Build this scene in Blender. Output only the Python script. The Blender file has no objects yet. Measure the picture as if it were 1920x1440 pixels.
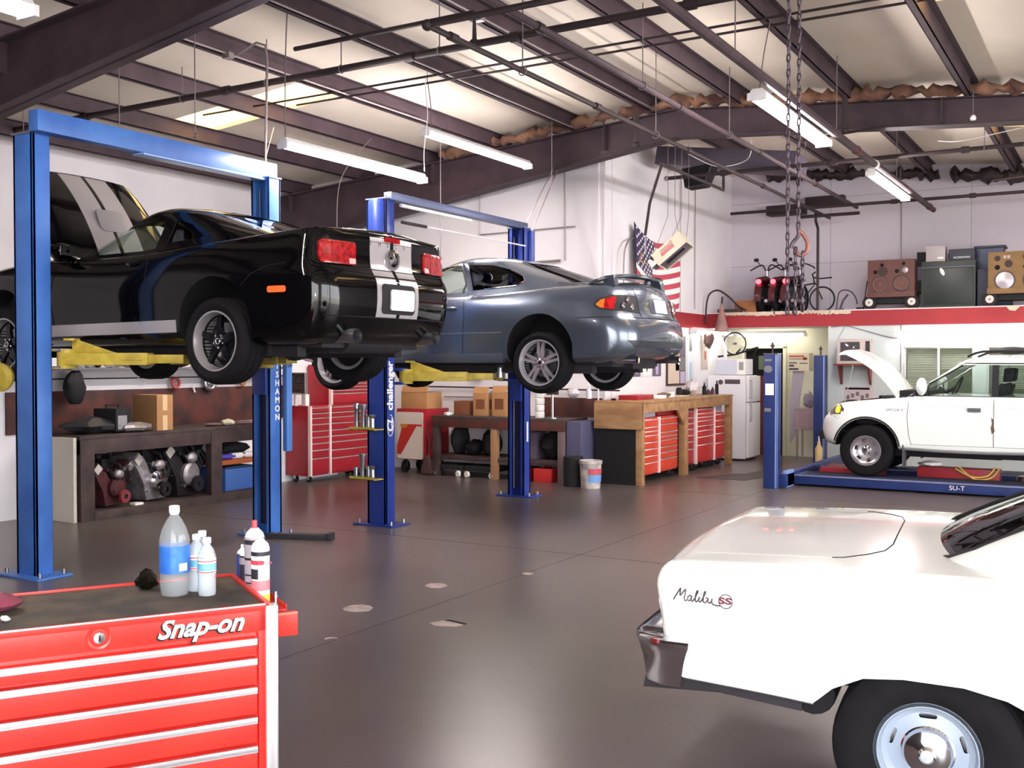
import bpy, bmesh, math, random
from mathutils import Vector, Matrix
from mathutils.bvhtree import BVHTree
R = math.radians
random.seed(7)
SC = bpy.context.scene
COL = SC.collection
# ------------------------------------------------------------------ materials
MATS = {}
def lin(c):
    return tuple((x/12.92 if x <= .04045 else ((x+.055)/1.055)**2.4) for x in c)
def hexc(h):
    return lin(tuple(int(h[i:i+2], 16)/255 for i in (0, 2, 4)))
def mat(name, h='808080', rough=.5, metal=0., noise=0., nscale=8., bump=0., bscale=60., coat=0., trans=0., emit=None, estr=0., h2=None, ior=1.45, spec=.5, stretch=None, alpha=1.):
    if name in MATS: return MATS[name]
    m = bpy.data.materials.new(name); m.use_nodes = True
    nt = m.node_tree; b = nt.nodes['Principled BSDF']
    c = hexc(h) + (1.,)
    b.inputs['Base Color'].default_value = c
    b.inputs['Roughness'].default_value = rough
    b.inputs['Metallic'].default_value = metal
    b.inputs['IOR'].default_value = ior
    b.inputs['Specular IOR Level'].default_value = spec
    if coat: b.inputs['Coat Weight'].default_value = coat; b.inputs['Coat Roughness'].default_value = .04
    if trans: b.inputs['Transmission Weight'].default_value = trans
    if alpha < 1: b.inputs['Alpha'].default_value = alpha
    if emit:
        b.inputs['Emission Color'].default_value = hexc(emit) + (1.,); b.inputs['Emission Strength'].default_value = estr
    if noise or bump:
        tc = nt.nodes.new('ShaderNodeTexCoord'); mp = nt.nodes.new('ShaderNodeMapping')
        nt.links.new(tc.outputs['Object'], mp.inputs['Vector'])
        if stretch: mp.inputs['Scale'].default_value = stretch
        vec = mp.outputs['Vector']
        if noise:
            n = nt.nodes.new('ShaderNodeTexNoise'); n.inputs['Scale'].default_value = nscale; n.inputs['Detail'].default_value = 6
            nt.links.new(vec, n.inputs['Vector'])
            cr = nt.nodes.new('ShaderNodeValToRGB')
            d = hexc(h2) if h2 else tuple(x*(1-noise) for x in c[:3])
            cr.color_ramp.elements[0].position = .35; cr.color_ramp.elements[1].position = .68
            cr.color_ramp.elements[0].color = tuple(d) + (1.,); cr.color_ramp.elements[1].color = c
            nt.links.new(n.outputs['Fac'], cr.inputs['Fac']); nt.links.new(cr.outputs['Color'], b.inputs['Base Color'])
        if bump:
            n2 = nt.nodes.new('ShaderNodeTexNoise'); n2.inputs['Scale'].default_value = bscale; n2.inputs['Detail'].default_value = 4
            nt.links.new(vec, n2.inputs['Vector'])
            bp = nt.nodes.new('ShaderNodeBump'); bp.inputs['Strength'].default_value = bump; bp.inputs['Distance'].default_value = .01
            nt.links.new(n2.outputs['Fac'], bp.inputs['Height']); nt.links.new(bp.outputs['Normal'], b.inputs['Normal'])
    MATS[name] = m
    return m
# ------------------------------------------------------------------ mesh builder
class MB:
    def __init__(s): s.v = []; s.f = []; s.fm = []; s.mats = []; s.M = Matrix()
    def mi(s, m):
        if m not in s.mats: s.mats.append(m)
        return s.mats.index(m)
    def add(s, vs, fs, m):
        o = len(s.v); k = s.mi(m)
        s.v += [s.M @ Vector(p) for p in vs]
        for f in fs: s.f.append([i+o for i in f]); s.fm.append(k)
        return s
    def box(s, x0, x1, y0, y1, z0, z1, m):
        return s.add([(x0,y0,z0),(x1,y0,z0),(x1,y1,z0),(x0,y1,z0),(x0,y0,z1),(x1,y0,z1),(x1,y1,z1),(x0,y1,z1)],
                     [(3,2,1,0),(4,5,6,7),(0,1,5,4),(1,2,6,5),(2,3,7,6),(3,0,4,7)], m)
    def bc(s, cx, cy, cz, sx, sy, sz, m):
        return s.box(cx-sx/2, cx+sx/2, cy-sy/2, cy+sy/2, cz-sz/2, cz+sz/2, m)
    def ring(s, pts_list, m, closed=True, cap=True, loop=False):
        n = len(pts_list[0]); vs = [p for r in pts_list for p in r]; fs = []
        L = len(pts_list)
        for k in range(L if loop else L-1):
            a = k*n; b = ((k+1) % L)*n
            for i in range(n if closed else n-1):
                j = (i+1) % n; fs.append((a+i, a+j, b+j, b+i))
        if cap and not loop: fs.append(tuple(range(n))[::-1]); fs.append(tuple((L-1)*n+i for i in range(n)))
        return s.add(vs, fs, m)
    def cyl(s, a, b, r, m, n=16, r2=None, cap=True):
        a = Vector(a); b = Vector(b); d = (b-a).normalized()
        u = d.orthogonal().normalized(); w = d.cross(u); r2 = r if r2 is None else r2
        ra = [a + (u*math.cos(t)+w*math.sin(t))*r for t in [2*math.pi*i/n for i in range(n)]]
        rb = [b + (u*math.cos(t)+w*math.sin(t))*r2 for t in [2*math.pi*i/n for i in range(n)]]
        return s.ring([ra, rb], m, cap=cap)
    def lathe(s, prof, m, n=24, o=(0,0,0), d=(0,0,1), cap=False, a0=0., a1=360.):
        o = Vector(o); d = Vector(d).normalized(); u = d.orthogonal().normalized(); w = d.cross(u)
        full = abs(a1-a0) >= 359.9; k = n if full else n+1
        rs = [[o + d*h + (u*math.cos(t)+w*math.sin(t))*max(r, 1e-4) for t in [R(a0)+R(a1-a0)*i/n for i in range(k)]] for r, h in prof]
        return s.ring(rs, m, closed=full, cap=cap)
    def tube(s, pts, r, m, n=8, cap=True):
        pts = [Vector(p) for p in pts]; rs = []; u = None
        for i, p in enumerate(pts):
            d = (pts[min(i+1, len(pts)-1)] - pts[max(i-1, 0)]).normalized()
            if u is None: u = d.orthogonal().normalized()
            u = (u - d*u.dot(d)).normalized(); w = d.cross(u)
            rr = r[i] if isinstance(r, (list, tuple)) else r
            rs.append([p + (u*math.cos(t)+w*math.sin(t))*rr for t in [2*math.pi*j/n for j in range(n)]])
        return s.ring(rs, m, cap=cap)
    def prism(s, poly, h0, h1, m, ax='z'):
        def P(a, b, h): return {'z': (a,b,h), 'y': (a,h,b), 'x': (h,a,b)}[ax]
        n = len(poly); vs = [P(a,b,h0) for a,b in poly] + [P(a,b,h1) for a,b in poly]
        fs = [tuple(range(n))[::-1], tuple(range(n,2*n))] + [(i,(i+1)%n,n+(i+1)%n,n+i) for i in range(n)]
        return s.add(vs, fs, m)
    def torus(s, c, R_, r, m, d=(0,0,1), n=28, k=8, a0=0, a1=360):
        c = Vector(c); d = Vector(d).normalized(); u = d.orthogonal().normalized(); w = d.cross(u)
        full = abs(a1-a0) >= 359.9; cnt = n if full else n+1; rs = []
        for i in range(cnt):
            t = R(a0)+R(a1-a0)*i/n; e = u*math.cos(t)+w*math.sin(t)
            rs.append([c + e*(R_+r*math.cos(q)) + d*r*math.sin(q) for q in [2*math.pi*j/k for j in range(k)]])
        return s.ring(rs, m, cap=not full, loop=full)
    def ball(s, c, rx, ry, rz, m, n=14, k=9):
        c = Vector(c); rs = []
        for i in range(k+1):
            t = math.pi*i/k; q = max(math.sin(t), 1e-3)
            rs.append([c + Vector((rx*q*math.cos(2*math.pi*j/n), ry*q*math.sin(2*math.pi*j/n), -rz*math.cos(t))) for j in range(n)])
        return s.ring(rs, m)
    def mesh(s, name, bevel=0., seg=2, sharp=32):
        me = bpy.data.meshes.new(name)
        me.from_pydata([tuple(p) for p in s.v], [], s.f)
        for m in s.mats: me.materials.append(m)
        me.polygons.foreach_set('material_index', s.fm)
        bm = bmesh.new(); bm.from_mesh(me)
        bmesh.ops.recalc_face_normals(bm, faces=bm.faces)
        if bevel:
            es = [e for e in bm.edges if len(e.link_faces) == 2 and e.calc_face_angle(0) > R(40)]
            bmesh.ops.bevel(bm, geom=es, offset=bevel, segments=seg, profile=.6, affect='EDGES', clamp_overlap=True)
        bm.to_mesh(me); bm.free()
        finish(me, sharp)
        return me
    def build(s, name, parent=None, bevel=0., loc=(0,0,0), rot=(0,0,0), label=None, kind=None, sharp=32):
        return link(s.mesh(name, bevel, sharp=sharp), name, parent, loc, rot, label, kind)
def finish(me, sharp=32):
    me.polygons.foreach_set('use_smooth', [True]*len(me.polygons))
    me.set_sharp_from_angle(angle=R(sharp)); me.update()
def link(me, name, parent=None, loc=(0,0,0), rot=(0,0,0), label=None, kind=None):
    o = bpy.data.objects.new(name, me); COL.objects.link(o)
    o.location = loc; o.rotation_euler = rot
    if parent: o.parent = parent
    if label: o['label'] = label
    if kind: o['kind'] = kind
    return o
def thing(name, label, cat, loc=(0,0,0), rz=0., group=None, rot=None):
    o = bpy.data.objects.new(name, None); COL.objects.link(o); o.empty_display_size = .1
    o.location = loc; o.rotation_euler = rot if rot else (0,0,rz)
    o['label'] = label; o['category'] = cat
    if group: o['group'] = group
    return o
def tag(o, label, cat, group=None, kind=None):
    o['label'] = label; o['category'] = cat
    if group: o['group'] = group
    if kind: o['kind'] = kind
    return o
def struct(mb, name, bevel=0., label=None, cat=None, **k):
    o = mb.build(name, bevel=bevel, **k); o['kind'] = 'structure'
    if label: o['label'] = label
    if cat: o['category'] = cat
    return o
def dup(root, loc, rz=None, label=None, group=None, rot=None):
    r = root.copy(); COL.objects.link(r); r.location = loc
    if rz is not None: r.rotation_euler = (0,0,rz)
    if rot is not None: r.rotation_euler = rot
    if label: r['label'] = label
    if group: r['group'] = group
    for ch in [o for o in bpy.data.objects if o.parent == root]:
        c = ch.copy(); COL.objects.link(c); c.parent = r
        for g in [o for o in bpy.data.objects if o.parent == ch]:
            d = g.copy(); COL.objects.link(d); d.parent = c
    return r
def rrect(cx, cy, w, h, r, n=4):
    p = []
    for k, (sx, sy) in enumerate(((1,1),(-1,1),(-1,-1),(1,-1))):
        for i in range(n+1):
            t = R(90*k + 90*i/n)
            p.append((cx+sx*(w/2-r)+r*math.cos(t), cy+sy*(h/2-r)+r*math.sin(t)))
    return p
def text(body, size, m, name, parent=None, loc=(0,0,0), rot=(0,0,0), ext=.002, shear=0., align='CENTER', spacing=1., offset=0., label=None, sx=1., line=1.):
    cu = bpy.data.curves.new(name, 'FONT'); cu.body = body; cu.size = size; cu.extrude = ext; cu.shear = shear
    cu.align_x = align; cu.align_y = 'CENTER'; cu.space_character = spacing; cu.offset = offset; cu.space_line = line
    cu.resolution_u = 3
    o = bpy.data.objects.new(name, cu); COL.objects.link(o)
    dg = bpy.context.evaluated_depsgraph_get(); me = bpy.data.meshes.new_from_object(o.evaluated_get(dg))
    bpy.data.objects.remove(o); bpy.data.curves.remove(cu)
    me.materials.clear(); me.materials.append(m); me.name = name
    if sx != 1:
        for v in me.vertices: v.co.x *= sx
    return link(me, name, parent, loc, rot, label)
def split_islands(o):
    """give each connected piece of a part its own object"""
    me = o.data; n = len(me.vertices); par = list(range(n))
    def find(a):
        while par[a] != a: par[a] = par[par[a]]; a = par[a]
        return a
    for e in me.edges:
        a, b = find(e.vertices[0]), find(e.vertices[1])
        if a != b: par[a] = b
    groups = {}
    for p in me.polygons: groups.setdefault(find(p.vertices[0]), []).append(p)
    if len(groups) < 2: return o
    nm = o.name.split('.')[0]
    for ps in groups.values():
        idx = {}; vs = []; fs = []
        for p in ps:
            f = []
            for v in p.vertices:
                if v not in idx: idx[v] = len(vs); vs.append(me.vertices[v].co.copy())
                f.append(idx[v])
            fs.append(f)
        m2 = bpy.data.meshes.new(nm); m2.from_pydata([tuple(v) for v in vs], [], fs)
        for m in me.materials: m2.materials.append(m)
        m2.polygons.foreach_set('material_index', [p.material_index for p in ps]); finish(m2)
        k = link(m2, nm, o.parent, o.location, o.rotation_euler, o.get('label'))
    bpy.data.objects.remove(o)
def smooth_path(pts, k=6):
    pts = [Vector(p) for p in pts]; out = []
    for i in range(len(pts)-1):
        p0 = pts[max(i-1,0)]; p1 = pts[i]; p2 = pts[i+1]; p3 = pts[min(i+2, len(pts)-1)]
        for j in range(k):
            t = j/k
            out.append(.5*((2*p1)+(p2-p0)*t+(2*p0-5*p1+4*p2-p3)*t*t+(3*p1-p0-3*p2+p3)*t**3))
    out.append(pts[-1]); return out
def interp(tab, x):
    """monotone cubic through (x, v) pairs"""
    if x <= tab[0][0]: return tab[0][1]
    if x >= tab[-1][0]: return tab[-1][1]
    n = len(tab)
    for i in range(n-1):
        if x <= tab[i+1][0]: break
    h = tab[i+1][0]-tab[i][0]; d = (tab[i+1][1]-tab[i][1])/h
    def sl(k):
        if k == 0 or k == n-1: return None
        a = (tab[k][1]-tab[k-1][1])/(tab[k][0]-tab[k-1][0]); b = (tab[k+1][1]-tab[k][1])/(tab[k+1][0]-tab[k][0])
        return 0. if a*b <= 0 else 2*a*b/(a+b)
    m0 = sl(i); m1 = sl(i+1); m0 = d if m0 is None else m0; m1 = d if m1 is None else m1
    t = (x-tab[i][0])/h
    return (2*t**3-3*t*t+1)*tab[i][1]+(t**3-2*t*t+t)*h*m0+(-2*t**3+3*t*t)*tab[i+1][1]+(t**3-t*t)*h*m1
# ------------------------------------------------------------------ common materials
M_black = mat('black_rubber', '17161a', .75)
M_dark = mat('dark_void', '0b0a0d', .9)
M_chrome = mat('chrome', 'd8d8dc', .08, 1.)
M_steel = mat('steel', 'a8a8ac', .35, 1.)
M_white = mat('white_paint', 'e9ebe9', .5, noise=.06, nscale=3)
M_bluepost = mat('blue_enamel', '4678c4', .4, noise=.35, nscale=2.2, h2='3560ac')
M_navy = mat('navy_enamel', '2c4494', .35, noise=.3, nscale=3, h2='24388a')
M_yellow = mat('yellow_enamel', 'c4ae44', .45, noise=.3, nscale=9, h2='a08c34')
M_red = mat('red_toolbox', 'c03232', .35, noise=.12, nscale=3)
M_red2 = mat('dark_red_toolbox', 'a22430', .38, noise=.15, nscale=4)
M_alu = mat('brushed_aluminium', 'e6e2e4', .32, 1.)
M_card = mat('cardboard', 'b08358', .85, noise=.12, nscale=5)
M_cardb = mat('brown_cardboard', '7a4a30', .85, noise=.15, nscale=5)
M_wood = mat('golden_wood', 'b08a62', .6, noise=.35, nscale=2.5, stretch=(1,3,3), h2='8a6444')
M_dwood = mat('stained_dark_wood', '4a3a38', .7, noise=.35, nscale=5, h2='332828')
M_rwood = mat('reddish_wood', '5e2e26', .7, noise=.4, nscale=3, h2='30201f')
M_steelbrown = mat('primered_steel', '4b3b42', .65, noise=.2, nscale=3, h2='3c2e36')
M_pipe = mat('dark_iron_pipe', '33262a', .6, noise=.3, nscale=6)
M_galv = mat('galvanised_conduit', '9a9092', .45, .6)
def thin_glass(name, tint, refl=1.45, milky=0.):
    m = bpy.data.materials.new(name); m.use_nodes = True; nt = m.node_tree; nt.nodes.remove(nt.nodes['Principled BSDF'])
    out = nt.nodes['Material Output']; tr = nt.nodes.new('ShaderNodeBsdfTransparent'); tr.inputs['Color'].default_value = hexc(tint)+(1,)
    gl = nt.nodes.new('ShaderNodeBsdfGlossy'); gl.inputs['Roughness'].default_value = .02
    fr = nt.nodes.new('ShaderNodeFresnel'); fr.inputs['IOR'].default_value = refl
    mx = nt.nodes.new('ShaderNodeMixShader'); ge = nt.nodes.new('ShaderNodeNewGeometry'); mm = nt.nodes.new('ShaderNodeMath'); mm.operation = 'SUBTRACT'; mm.inputs[0].default_value = 1; nt.links.new(ge.outputs['Backfacing'], mm.inputs[1])
    m3 = nt.nodes.new('ShaderNodeMath'); m3.operation = 'MULTIPLY'; nt.links.new(fr.outputs['Fac'], m3.inputs[0]); nt.links.new(mm.outputs[0], m3.inputs[1]); nt.links.new(m3.outputs[0], mx.inputs['Fac']); src = tr.outputs['BSDF']
    if milky:  # white share that paints flash brightness into the clear bottles
        df = nt.nodes.new('ShaderNodeBsdfDiffuse'); df.inputs['Color'].default_value = (.9,.93,.95,1); m2 = nt.nodes.new('ShaderNodeMixShader'); m2.inputs['Fac'].default_value = milky
        nt.links.new(src, m2.inputs[1]); nt.links.new(df.outputs['BSDF'], m2.inputs[2]); src = m2.outputs['Shader']
    nt.links.new(src, mx.inputs[1]); nt.links.new(gl.outputs['BSDF'], mx.inputs[2]); nt.links.new(mx.outputs['Shader'], out.inputs['Surface'])
    MATS[name] = m; return m
M_glass = thin_glass('window_glass', 'f2f7f5', 1.3)
M_tint = thin_glass('tinted_glass', '8a8c90', 1.35)
M_tire = mat('tyre_rubber', '0d0c0f', .85, noise=.3, nscale=12, h2='141316', spec=.25)
M_tube = mat('lit_tube', 'ffffff', .4, emit='fff4f0', estr=85)
mat('pale_pink_trim','f4dcd8',.4)
M_tube2 = mat('dim_lit_tube', 'ffffff', .4, emit='fffaf0', estr=9)
M_paper = mat('white_paper', 'eeeeec', .8)
M_grey = mat('grey_plastic', '77757c', .55)
M_dgrey = mat('dark_grey_plastic', '2f2e33', .5)
M_wire = mat('grey_wire', '6f676b', .6)
M_whitewire = mat('white_cable', 'd9d4d6', .6)
M_greyblue = mat('blue_grey_paint', '5b6a86', .5)
# ------------------------------------------------------------------ camera
cam_d = bpy.data.cameras.new('camera'); cam = bpy.data.objects.new('camera', cam_d); COL.objects.link(cam)
cam_d.sensor_width = 36; cam_d.lens = 36*1950/1920; cam_d.clip_end = 200; cam_d.clip_start = .05
cam.location = (0, 0, 1.75); cam.rotation_euler = (R(90-1.175), 0, R(30.75))
SC.camera = cam
SC.view_settings.view_transform = 'Standard'; SC.view_settings.look = 'None'
SC.view_settings.gamma = 1; SC.view_settings.exposure = 0.0
try: SC.view_settings.use_curve_mapping = False
except Exception: pass
def roof_z(x): return 5.45 - .085*abs(x+5.5)
def raft_z(x): return 4.86 - .072*abs(x+5.3)
# ------------------------------------------------------------------ materials of the shell
def wall_mat(name, h, dirt, lines=True):
    m = mat(name, h, .85, noise=.1, nscale=.9, h2=dirt, bump=.05, bscale=25)
    return m
M_wall = wall_mat('painted_wall', 'efedf0', 'e2dee4')
M_wallc = wall_mat('cream_wall', 'e6e4cc', 'd5d2b8')
M_wallb = wall_mat('pale_blue_wall', 'd3dcdc', 'c4cdd0')
def block_wall():
    m = mat('painted_block_wall', 'dcd6e0', .85)
    nt = m.node_tree; b = nt.nodes['Principled BSDF']
    tc = nt.nodes.new('ShaderNodeTexCoord'); mp = nt.nodes.new('ShaderNodeMapping'); mp.inputs['Rotation'].default_value = (R(90), 0, 0)
    br = nt.nodes.new('ShaderNodeTexBrick'); br.inputs['Scale'].default_value = 1
    br.inputs['Brick Width'].default_value = 2.4; br.inputs['Row Height'].default_value = 1.2; br.inputs['Mortar Size'].default_value = .006; br.offset = 0
    br.inputs['Color1'].default_value = hexc('d0cbd5')+(1,); br.inputs['Color2'].default_value = hexc('ccc6d2')+(1,); br.inputs['Mortar'].default_value = hexc('a49ea8')+(1,)
    nt.links.new(tc.outputs['Object'], mp.inputs['Vector']); nt.links.new(mp.outputs['Vector'], br.inputs['Vector'])
    nt.links.new(br.outputs['Color'], b.inputs['Base Color'])
    return m
M_block = block_wall()
def floor_mat():
    m = mat('sealed_concrete', '665a5c', .3)
    nt = m.node_tree; b = nt.nodes['Principled BSDF']
    tc = nt.nodes.new('ShaderNodeTexCoord')
    def noise(sc, det, ramp):
        n = nt.nodes.new('ShaderNodeTexNoise'); n.inputs['Scale'].default_value = sc; n.inputs['Detail'].default_value = det
        nt.links.new(tc.outputs['Object'], n.inputs['Vector'])
        cr = nt.nodes.new('ShaderNodeValToRGB'); nt.links.new(n.outputs['Fac'], cr.inputs['Fac'])
        cr.color_ramp.elements[0].position = ramp[0]; cr.color_ramp.elements[1].position = ramp[2]
        cr.color_ramp.elements[0].color = ramp[1]+(1,); cr.color_ramp.elements[1].color = ramp[3]+(1,)
        return cr
    base = noise(.45, 5, (.35, hexc('5a4e51'), .65, hexc('665e57')))
    stain = noise(1.4, 4, (.4, (.93,.92,.93), .7, (1,1,1)))
    speck = noise(9, 2, (.1, (.9,.9,.9), .9, (1,1,1)))
    mx = nt.nodes.new('ShaderNodeMixRGB'); mx.blend_type = 'MULTIPLY'; mx.inputs[0].default_value = 1
    nt.links.new(base.outputs['Color'], mx.inputs[1]); nt.links.new(stain.outputs['Color'], mx.inputs[2])
    mx2 = nt.nodes.new('ShaderNodeMixRGB'); mx2.blend_type = 'MULTIPLY'; mx2.inputs[0].default_value = .8
    nt.links.new(mx.outputs['Color'], mx2.inputs[1]); nt.links.new(speck.outputs['Color'], mx2.inputs[2])
    nt.links.new(mx2.outputs['Color'], b.inputs['Base Color'])
    b.inputs['Roughness'].default_value = .29
    n2 = nt.nodes.new('ShaderNodeTexNoise'); n2.inputs['Scale'].default_value = 5; n2.inputs['Detail'].default_value = 3
    nt.links.new(tc.outputs['Object'], n2.inputs['Vector'])
    bp = nt.nodes.new('ShaderNodeBump'); bp.inputs['Strength'].default_value = .05; bp.inputs['Distance'].default_value = .02
    nt.links.new(n2.outputs['Fac'], bp.inputs['Height']); nt.links.new(bp.outputs['Normal'], b.inputs['Normal'])
    b.inputs['Specular IOR Level'].default_value = .6
    return m
M_floor = floor_mat()
M_joint = mat('floor_joint', '403a3a', .7)
M_patch = mat('floor_patch', 'b9a8a4', .6, noise=.4, nscale=12)
M_apron = mat('concrete_apron', 'b5b2ac', .85, noise=.1, nscale=1)
M_insul = mat('roof_insulation', 'e6ddd0', .9, noise=.08, nscale=.8, h2='d8cfc2', bump=.25, bscale=2)
M_kraft = mat('torn_kraft_insulation', '96705a', .95, noise=.5, nscale=3, h2='4a3230', bump=.6, bscale=14)
M_sky = mat('sunlit_fibreglass', 'f0d090', .5, emit='ffd98a', estr=2.6)
M_redband = mat('red_band_paint', 'a02c34', .6, noise=.15, nscale=2)
M_chip = mat('chipped_plaster', 'd8c8b4', .85, noise=.2, nscale=20)

# ------------------------------------------------------------------ floor, walls, ceiling
f = MB(); f.box(-15, 6, -1.5, 22, -.2, 0, M_floor); struct(f, 'floor')
f = MB(); f.box(-25, 22, -26, -1.5, -.2, -.01, M_apron); f.box(6, 22, -1.5, 22, -.2, -.01, M_apron); struct(f, 'ground_apron')
WY = 14.0   # wall that faces us
w = MB(); w.box(-14.5, -6.72, WY, WY+.2, 0, 5.3, M_wall); struct(w, 'wall_middle')
w = MB(); w.box(-6.92, -6.7, WY+.2, 19.6, 0, 5.45, M_wall); struct(w, 'wall_side')
w = MB(); w.box(-6.92, 6, 19.6, 19.8, 0, 5.5, M_block); struct(w, 'wall_back')
w = MB(); w.box(-13.3, -13.1, -1.5, 14.0, 0, 4.9, M_wall); struct(w, 'wall_left')
w = MB(); w.box(-10.8, -10.68, 4.5, 12.6, 0, 2.6, M_wall); struct(w, 'wall_partition')
w = MB(); w.box(5.9, 6.1, -1.5, 1.0, 0, 5, M_wall); w.box(5.9, 6.1, 1.0, 14, 4.1, 5, M_wall); w.box(5.9, 6.1, 14, 19.8, 0, 5, M_wall); w.box(5.88,6.12,7.2,7.8,0,4.1,M_wall); struct(w, 'wall_right')
w = MB(); w.box(-13.3, -1.6, -1.6, -1.4, 0, 5.3, mat('unseen_dark_wall','3a3436',.7)); w.box(-1.6, 5.0, -1.6, -1.4, 3.9, 5.4, M_wall); w.box(5.0, 6.1, -1.6, -1.4, 0, 5, M_wall)  # unseen stretch closed and darkened so the black coupe reflects little light
struct(w, 'wall_front')
w = MB()
for x0, x1 in ((-15, -5.5), (-5.5, 6.2)):
    for (a, b) in ((-1.6, 9.65), (9.65, 10.4), (10.4, 15.65), (15.65, 16.4), (16.4, 22)):
        segs = [(x0, x1)]
        if (a, b) == (9.65, 10.4): segs = [(-15,-11.0), (-8.45,-5.5)] if x1 == -5.5 else [(-5.5,-1.75), (1.2,6.2)]
        if (a, b) == (15.65, 16.4): segs = [(x0, x1)] if x1 == -5.5 else [(-5.5,-1.75), (1.2,6.2)]
        for p, q in segs:
            n = max(1, int((q-p)/1.0)); m_ = max(1, int((b-a)/1.0))
            top = []; 
            w.add([(p,a,roof_z(p)),(q,a,roof_z(q)),(q,b,roof_z(q)),(p,b,roof_z(p)),(p,a,roof_z(p)+.12),(q,a,roof_z(q)+.12),(q,b,roof_z(q)+.12),(p,b,roof_z(p)+.12)],
                  [(3,2,1,0),(4,5,6,7),(0,1,5,4),(1,2,6,5),(2,3,7,6),(3,0,4,7)], M_insul)
struct(w, 'ceiling')
# corrugated translucent roof panels
for (xa, xb, ya, yb) in ((-11.0,-8.45,9.65,10.4), (-1.75,1.2,9.65,10.4), (-1.75,1.2,15.65,16.4)):
    s = MB(); n = 30; rows = []
    for i in range(n+1):
        y = ya+(yb-ya)*i/n; dz = .02*math.cos(i*math.pi*2/5)
        rows.append([(xa, y, roof_z(xa)+.05+dz), (xb, y, roof_z(xb)+.05+dz), (xb, y, roof_z(xb)+.06+dz), (xa, y, roof_z(xa)+.06+dz)])
    s.ring(rows, M_sky); struct(s, 'skylight', label='lit corrugated amber translucent roof panel', cat='skylight')
# rafters (tapered portal frames) and purlins
def rafter(y, name):
    b = MB()
    xs = [-14.6, -12.5, -5.4, 1.0, 6.0]
    lo = [raft_z(x) - (.55 if x < -12.4 else 0) - (.25 if x < -14 else 0) for x in xs]
    for i in range(len(xs)-1):
        x0, x1 = xs[i], xs[i+1]; a0, a1 = lo[i], lo[i+1]; t0, t1 = roof_z(x0)-.2, roof_z(x1)-.2
        for (w_, p, q) in ((.03, 0, 1), (.24, 0, .035), (.24, .965, 1)):
            b.add([(x0,y-w_/2,a0+(t0-a0)*p),(x1,y-w_/2,a1+(t1-a1)*p),(x1,y+w_/2,a1+(t1-a1)*p),(x0,y+w_/2,a0+(t0-a0)*p),
                   (x0,y-w_/2,a0+(t0-a0)*q),(x1,y-w_/2,a1+(t1-a1)*q),(x1,y+w_/2,a1+(t1-a1)*q),(x0,y+w_/2,a0+(t0-a0)*q)],
                  [(3,2,1,0),(4,5,6,7),(0,1,5,4),(1,2,6,5),(2,3,7,6),(3,0,4,7)], M_steelbrown)
    for x in (-12.5,-9.5,-6.5,-2.,1.):
        b.box(x-.006, x+.006, y-.12, y+.12, raft_z(x)+.02, roof_z(x)-.2, M_steelbrown)
    o = struct(b, name, label='dark brown tapered steel roof rafter', cat='roof beam'); return o
rafter(6.3, 'roof_rafter'); rafter(13.6, 'roof_rafter')
PX = [-13.8, -12.4, -11.0, -9.6, -8.3, -6.97, -5.75, -4.45, -3.04, -1.67, -.3, 1.1, 2.5, 3.9]
for i, x in enumerate(PX):
    b = MB(); zt = roof_z(x)-.002; h = .2
    y1 = 13.95 if x < -6.9 else 19.55
    b.box(x-.006, x+.006, -1.3, y1, zt-h, zt, M_steelbrown)
    b.box(x-.07, x+.006, -1.3, y1, zt-h, zt-h+.008, M_steelbrown); b.box(x-.07, x-.062, -1.3, y1, zt-h, zt-h+.03, M_steelbrown)
    b.box(x-.006, x+.07, -1.3, y1, zt-.008, zt, M_steelbrown)
    struct(b, 'roof_purlin', label='dark brown steel roof purlin', cat='roof beam')
# torn insulation rolled over the far rafter and at the back wall
def lumpy(x0, x1, y, zf, r, name, mt, seed, lab):
    rnd = random.Random(seed); b = MB(); rs = []; n = int((x1-x0)/.07)
    for i in range(n+1):
        x = x0+(x1-x0)*i/n; rr = r*(.45+.8*rnd.random()); z = zf(x)+rnd.uniform(-.03,.03)
        rs.append([(x+rnd.uniform(-.02,.02), y+rr*1.15*math.cos(t)*rnd.uniform(.7,1.2), z+rr*math.sin(t)*rnd.uniform(.5,1.3)) for t in [2*math.pi*k/10 for k in range(10)]])
    b.ring(rs, mt); o = b.build(name, sharp=80); o['kind'] = 'structure'; o['label'] = lab; return o
lumpy(-9.3, 5.5, 13.42, lambda x: roof_z(x)-.14, .085, 'rafter_insulation', M_kraft, 3, 'torn brown kraft insulation stuffed along the rafter')
lumpy(-5.9, -2.9, 19.35, lambda x: roof_z(x)-.2, .12, 'wall_head_insulation', M_pipe, 5, 'dark torn insulation at the head of the back wall')
lumpy(-2.7, .5, 19.35, lambda x: roof_z(x)-.24, .13, 'wall_head_insulation', M_pipe, 8, 'dark torn insulation at the head of the back wall')
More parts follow.
